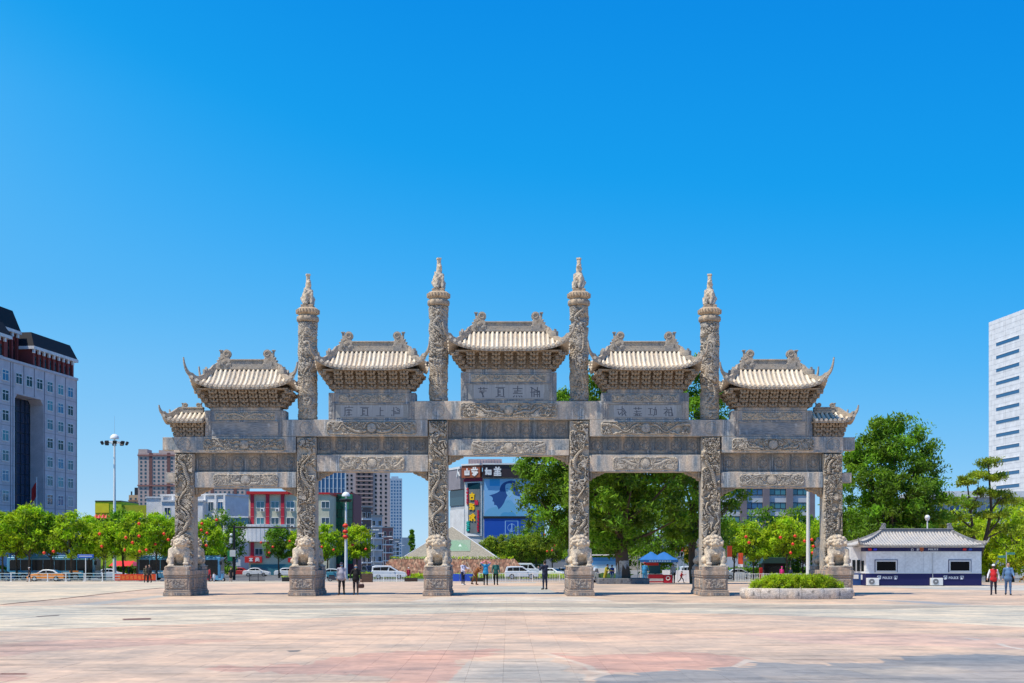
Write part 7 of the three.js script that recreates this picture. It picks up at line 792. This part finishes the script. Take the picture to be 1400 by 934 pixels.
  person({ label: 'tourist in dark green jacket and black trousers beside the one in bright blue', px: 678, d: 92, h: 1.68, turn: 0.15, top: [0.015, 0.12, 0.11], leg: [0.006, 0.006, 0.008], coat: true, hair: [0.05, 0.03, 0.02], armR: [0.1, 0.3, 0.5], armL: [0.1, 0.2, 0.2], wide: 1.05 });
  person({ label: 'woman in red vest with white sleeves and dark trousers at the right edge', px: 1358.5, d: 68.9, h: 1.63, turn: -0.4, top: [0.55, 0.015, 0.02], sleeve: [0.7, 0.7, 0.72], upper: [0.7, 0.7, 0.72], leg: [0.015, 0.012, 0.03], coat: true, cap: [0.7, 0.7, 0.7], mask: [0.01, 0.01, 0.01], armL: [-0.3, 0.3, 0.5], armR: [0.3, 0.35, 0.4], legL: [-0.25, 0.15], legR: [0.22, 0.05], wide: 1.08 });
  person({ label: 'man in blue denim jacket and jeans walking beside the red vest', px: 1378.5, d: 68.7, h: 1.72, turn: -0.3, top: [0.10, 0.20, 0.36], leg: [0.06, 0.13, 0.26], coat: true, neck: [0.7, 0.7, 0.7], armL: [0.3, 0.25, 0.7], armR: [-0.3, 0.2, 0.3], legL: [0.18, 0.05], legR: [-0.16, 0.1], wide: 1.08 });
  person({ label: 'person in olive jacket seen far off near the orange banner', px: 199.5, d: 127, h: 1.68, turn: 0.6, top: [0.10, 0.085, 0.05], leg: [0.012, 0.012, 0.015], coat: true, legL: [0.2, 0.1], legR: [-0.15, 0.05] });
  person({ label: 'person dressed all in black near the orange banner', px: 204.5, d: 126.5, h: 1.74, turn: -0.4, top: [0.008, 0.008, 0.012], leg: [0.008, 0.008, 0.012], coat: true, legL: [-0.12, 0.05], legR: [0.12, 0.05] });
  person({ label: 'person in black top and shorts walking along the guard rail', px: 40, d: 152, h: 1.68, turn: -1.2, top: [0.01, 0.012, 0.02], leg: [0.02, 0.02, 0.03], shorts: true, bareArm: true, cap: [0.6, 0.6, 0.6], legL: [0.25, 0.1], legR: [-0.2, 0.1] });
  person({ label: 'woman in short black dress standing by the signal pole', px: 315.5, d: 152, h: 1.64, turn: 0.4, top: [0.008, 0.008, 0.01], skirt: [0.008, 0.008, 0.01], flare: true, leg: skinC, shorts: true, bareArm: true, long: true, hair: [0.05, 0.02, 0.01] });
  person({ label: 'small child in white clothes by the open bus', px: 292.5, d: 150, h: 1.02, turn: 0.3, top: [0.62, 0.66, 0.75], leg: [0.6, 0.62, 0.7] });
  person({ label: 'boarding passenger in red near the open bus door', px: 286, d: 157, h: 1.66, turn: 2.4, top: [0.40, 0.02, 0.03], leg: [0.02, 0.02, 0.03] });
  const sw = person({ label: 'sweeper in light blue overalls and cap with a broom under the trees', px: 881.5, d: 108, h: 1.74, turn: 2.9, top: [0.03, 0.24, 0.50], leg: [0.03, 0.24, 0.50], coat: true, cap: [0.35, 0.02, 0.03], wide: 1.25, armL: [0.5, 0.2, 0.5], armR: [0.5, 0.3, 0.6] });
  const bp = worldOf(sw, hold(sw, 1, 0.1)), bg = groundY(108), br2 = thing('broom', 'straw broom leaning in the hand of the sweeper', 'broom', [bp[0], bg, bp[2]]); mb().cyl([-0.45, 0.12, 0.1], [0.02, bp[1] - bg + 0.12, 0], 0.016, 0.016, 6).build('stick', mat(0.4, 0.3, 0.18, 0.8), br2); mb().cyl([-0.62, 0.0, 0.14], [-0.44, 0.28, 0.1], 0.16, 0.03, 8).build('bristles', mat(0.5, 0.36, 0.16, 0.9), br2);
  person({ label: 'child in red shirt running past the white hoarding', px: 931.5, d: 118, h: 1.12, turn: 1.3, top: [0.45, 0.02, 0.03], leg: [0.012, 0.015, 0.04], armL: [0.8, 0.2, 0.9], armR: [-0.6, 0.2, 0.9], legL: [0.7, 0.5], legR: [-0.4, 0.5], lean: 0.12 });
  person({ label: 'person in blue shirt standing by the printed board', px: 836.8, d: 118, h: 1.62, turn: -0.6, top: [0.02, 0.06, 0.30], leg: [0.55, 0.55, 0.55] });
  person({ label: 'person in yellow top crouching at the tree pit', px: 826.5, d: 104, h: 1.6, turn: 0.8, top: [0.42, 0.36, 0.03], leg: [0.02, 0.02, 0.03], crouch: 0.46, legL: [1.5, 2.2], legR: [1.5, 2.2], lean: 0.3, armL: [0.8, 0.1, 0.6], armR: [0.8, 0.1, 0.6] });
  person({ label: 'person in dark red jacket and pale hat behind the low planter box', px: 558.5, d: 152.5, h: 1.66, turn: 0.6, top: [0.35, 0.01, 0.05], leg: [0.02, 0.02, 0.03], cap: [0.65, 0.65, 0.62], coat: true });
  person({ label: 'person in bright pink hooded jacket behind the planter shrubs', px: 1069, d: 132, h: 1.6, turn: 0.3, top: [0.62, 0.02, 0.20], leg: [0.5, 0.03, 0.16], cap: [0.6, 0.02, 0.2], coat: true, wide: 1.2 });
  person({ label: 'person in dark clothes near the kiosk', px: 1081, d: 160, h: 1.7, turn: -0.5, top: [0.015, 0.02, 0.06], leg: [0.02, 0.02, 0.03] });
  person({ label: 'stall keeper in white shirt beside the blue tent', px: 920.5, d: 113.2, h: 1.66, turn: -0.5, top: [0.6, 0.6, 0.6], leg: [0.01, 0.01, 0.012] });
}
renderer.render(scene, camera);
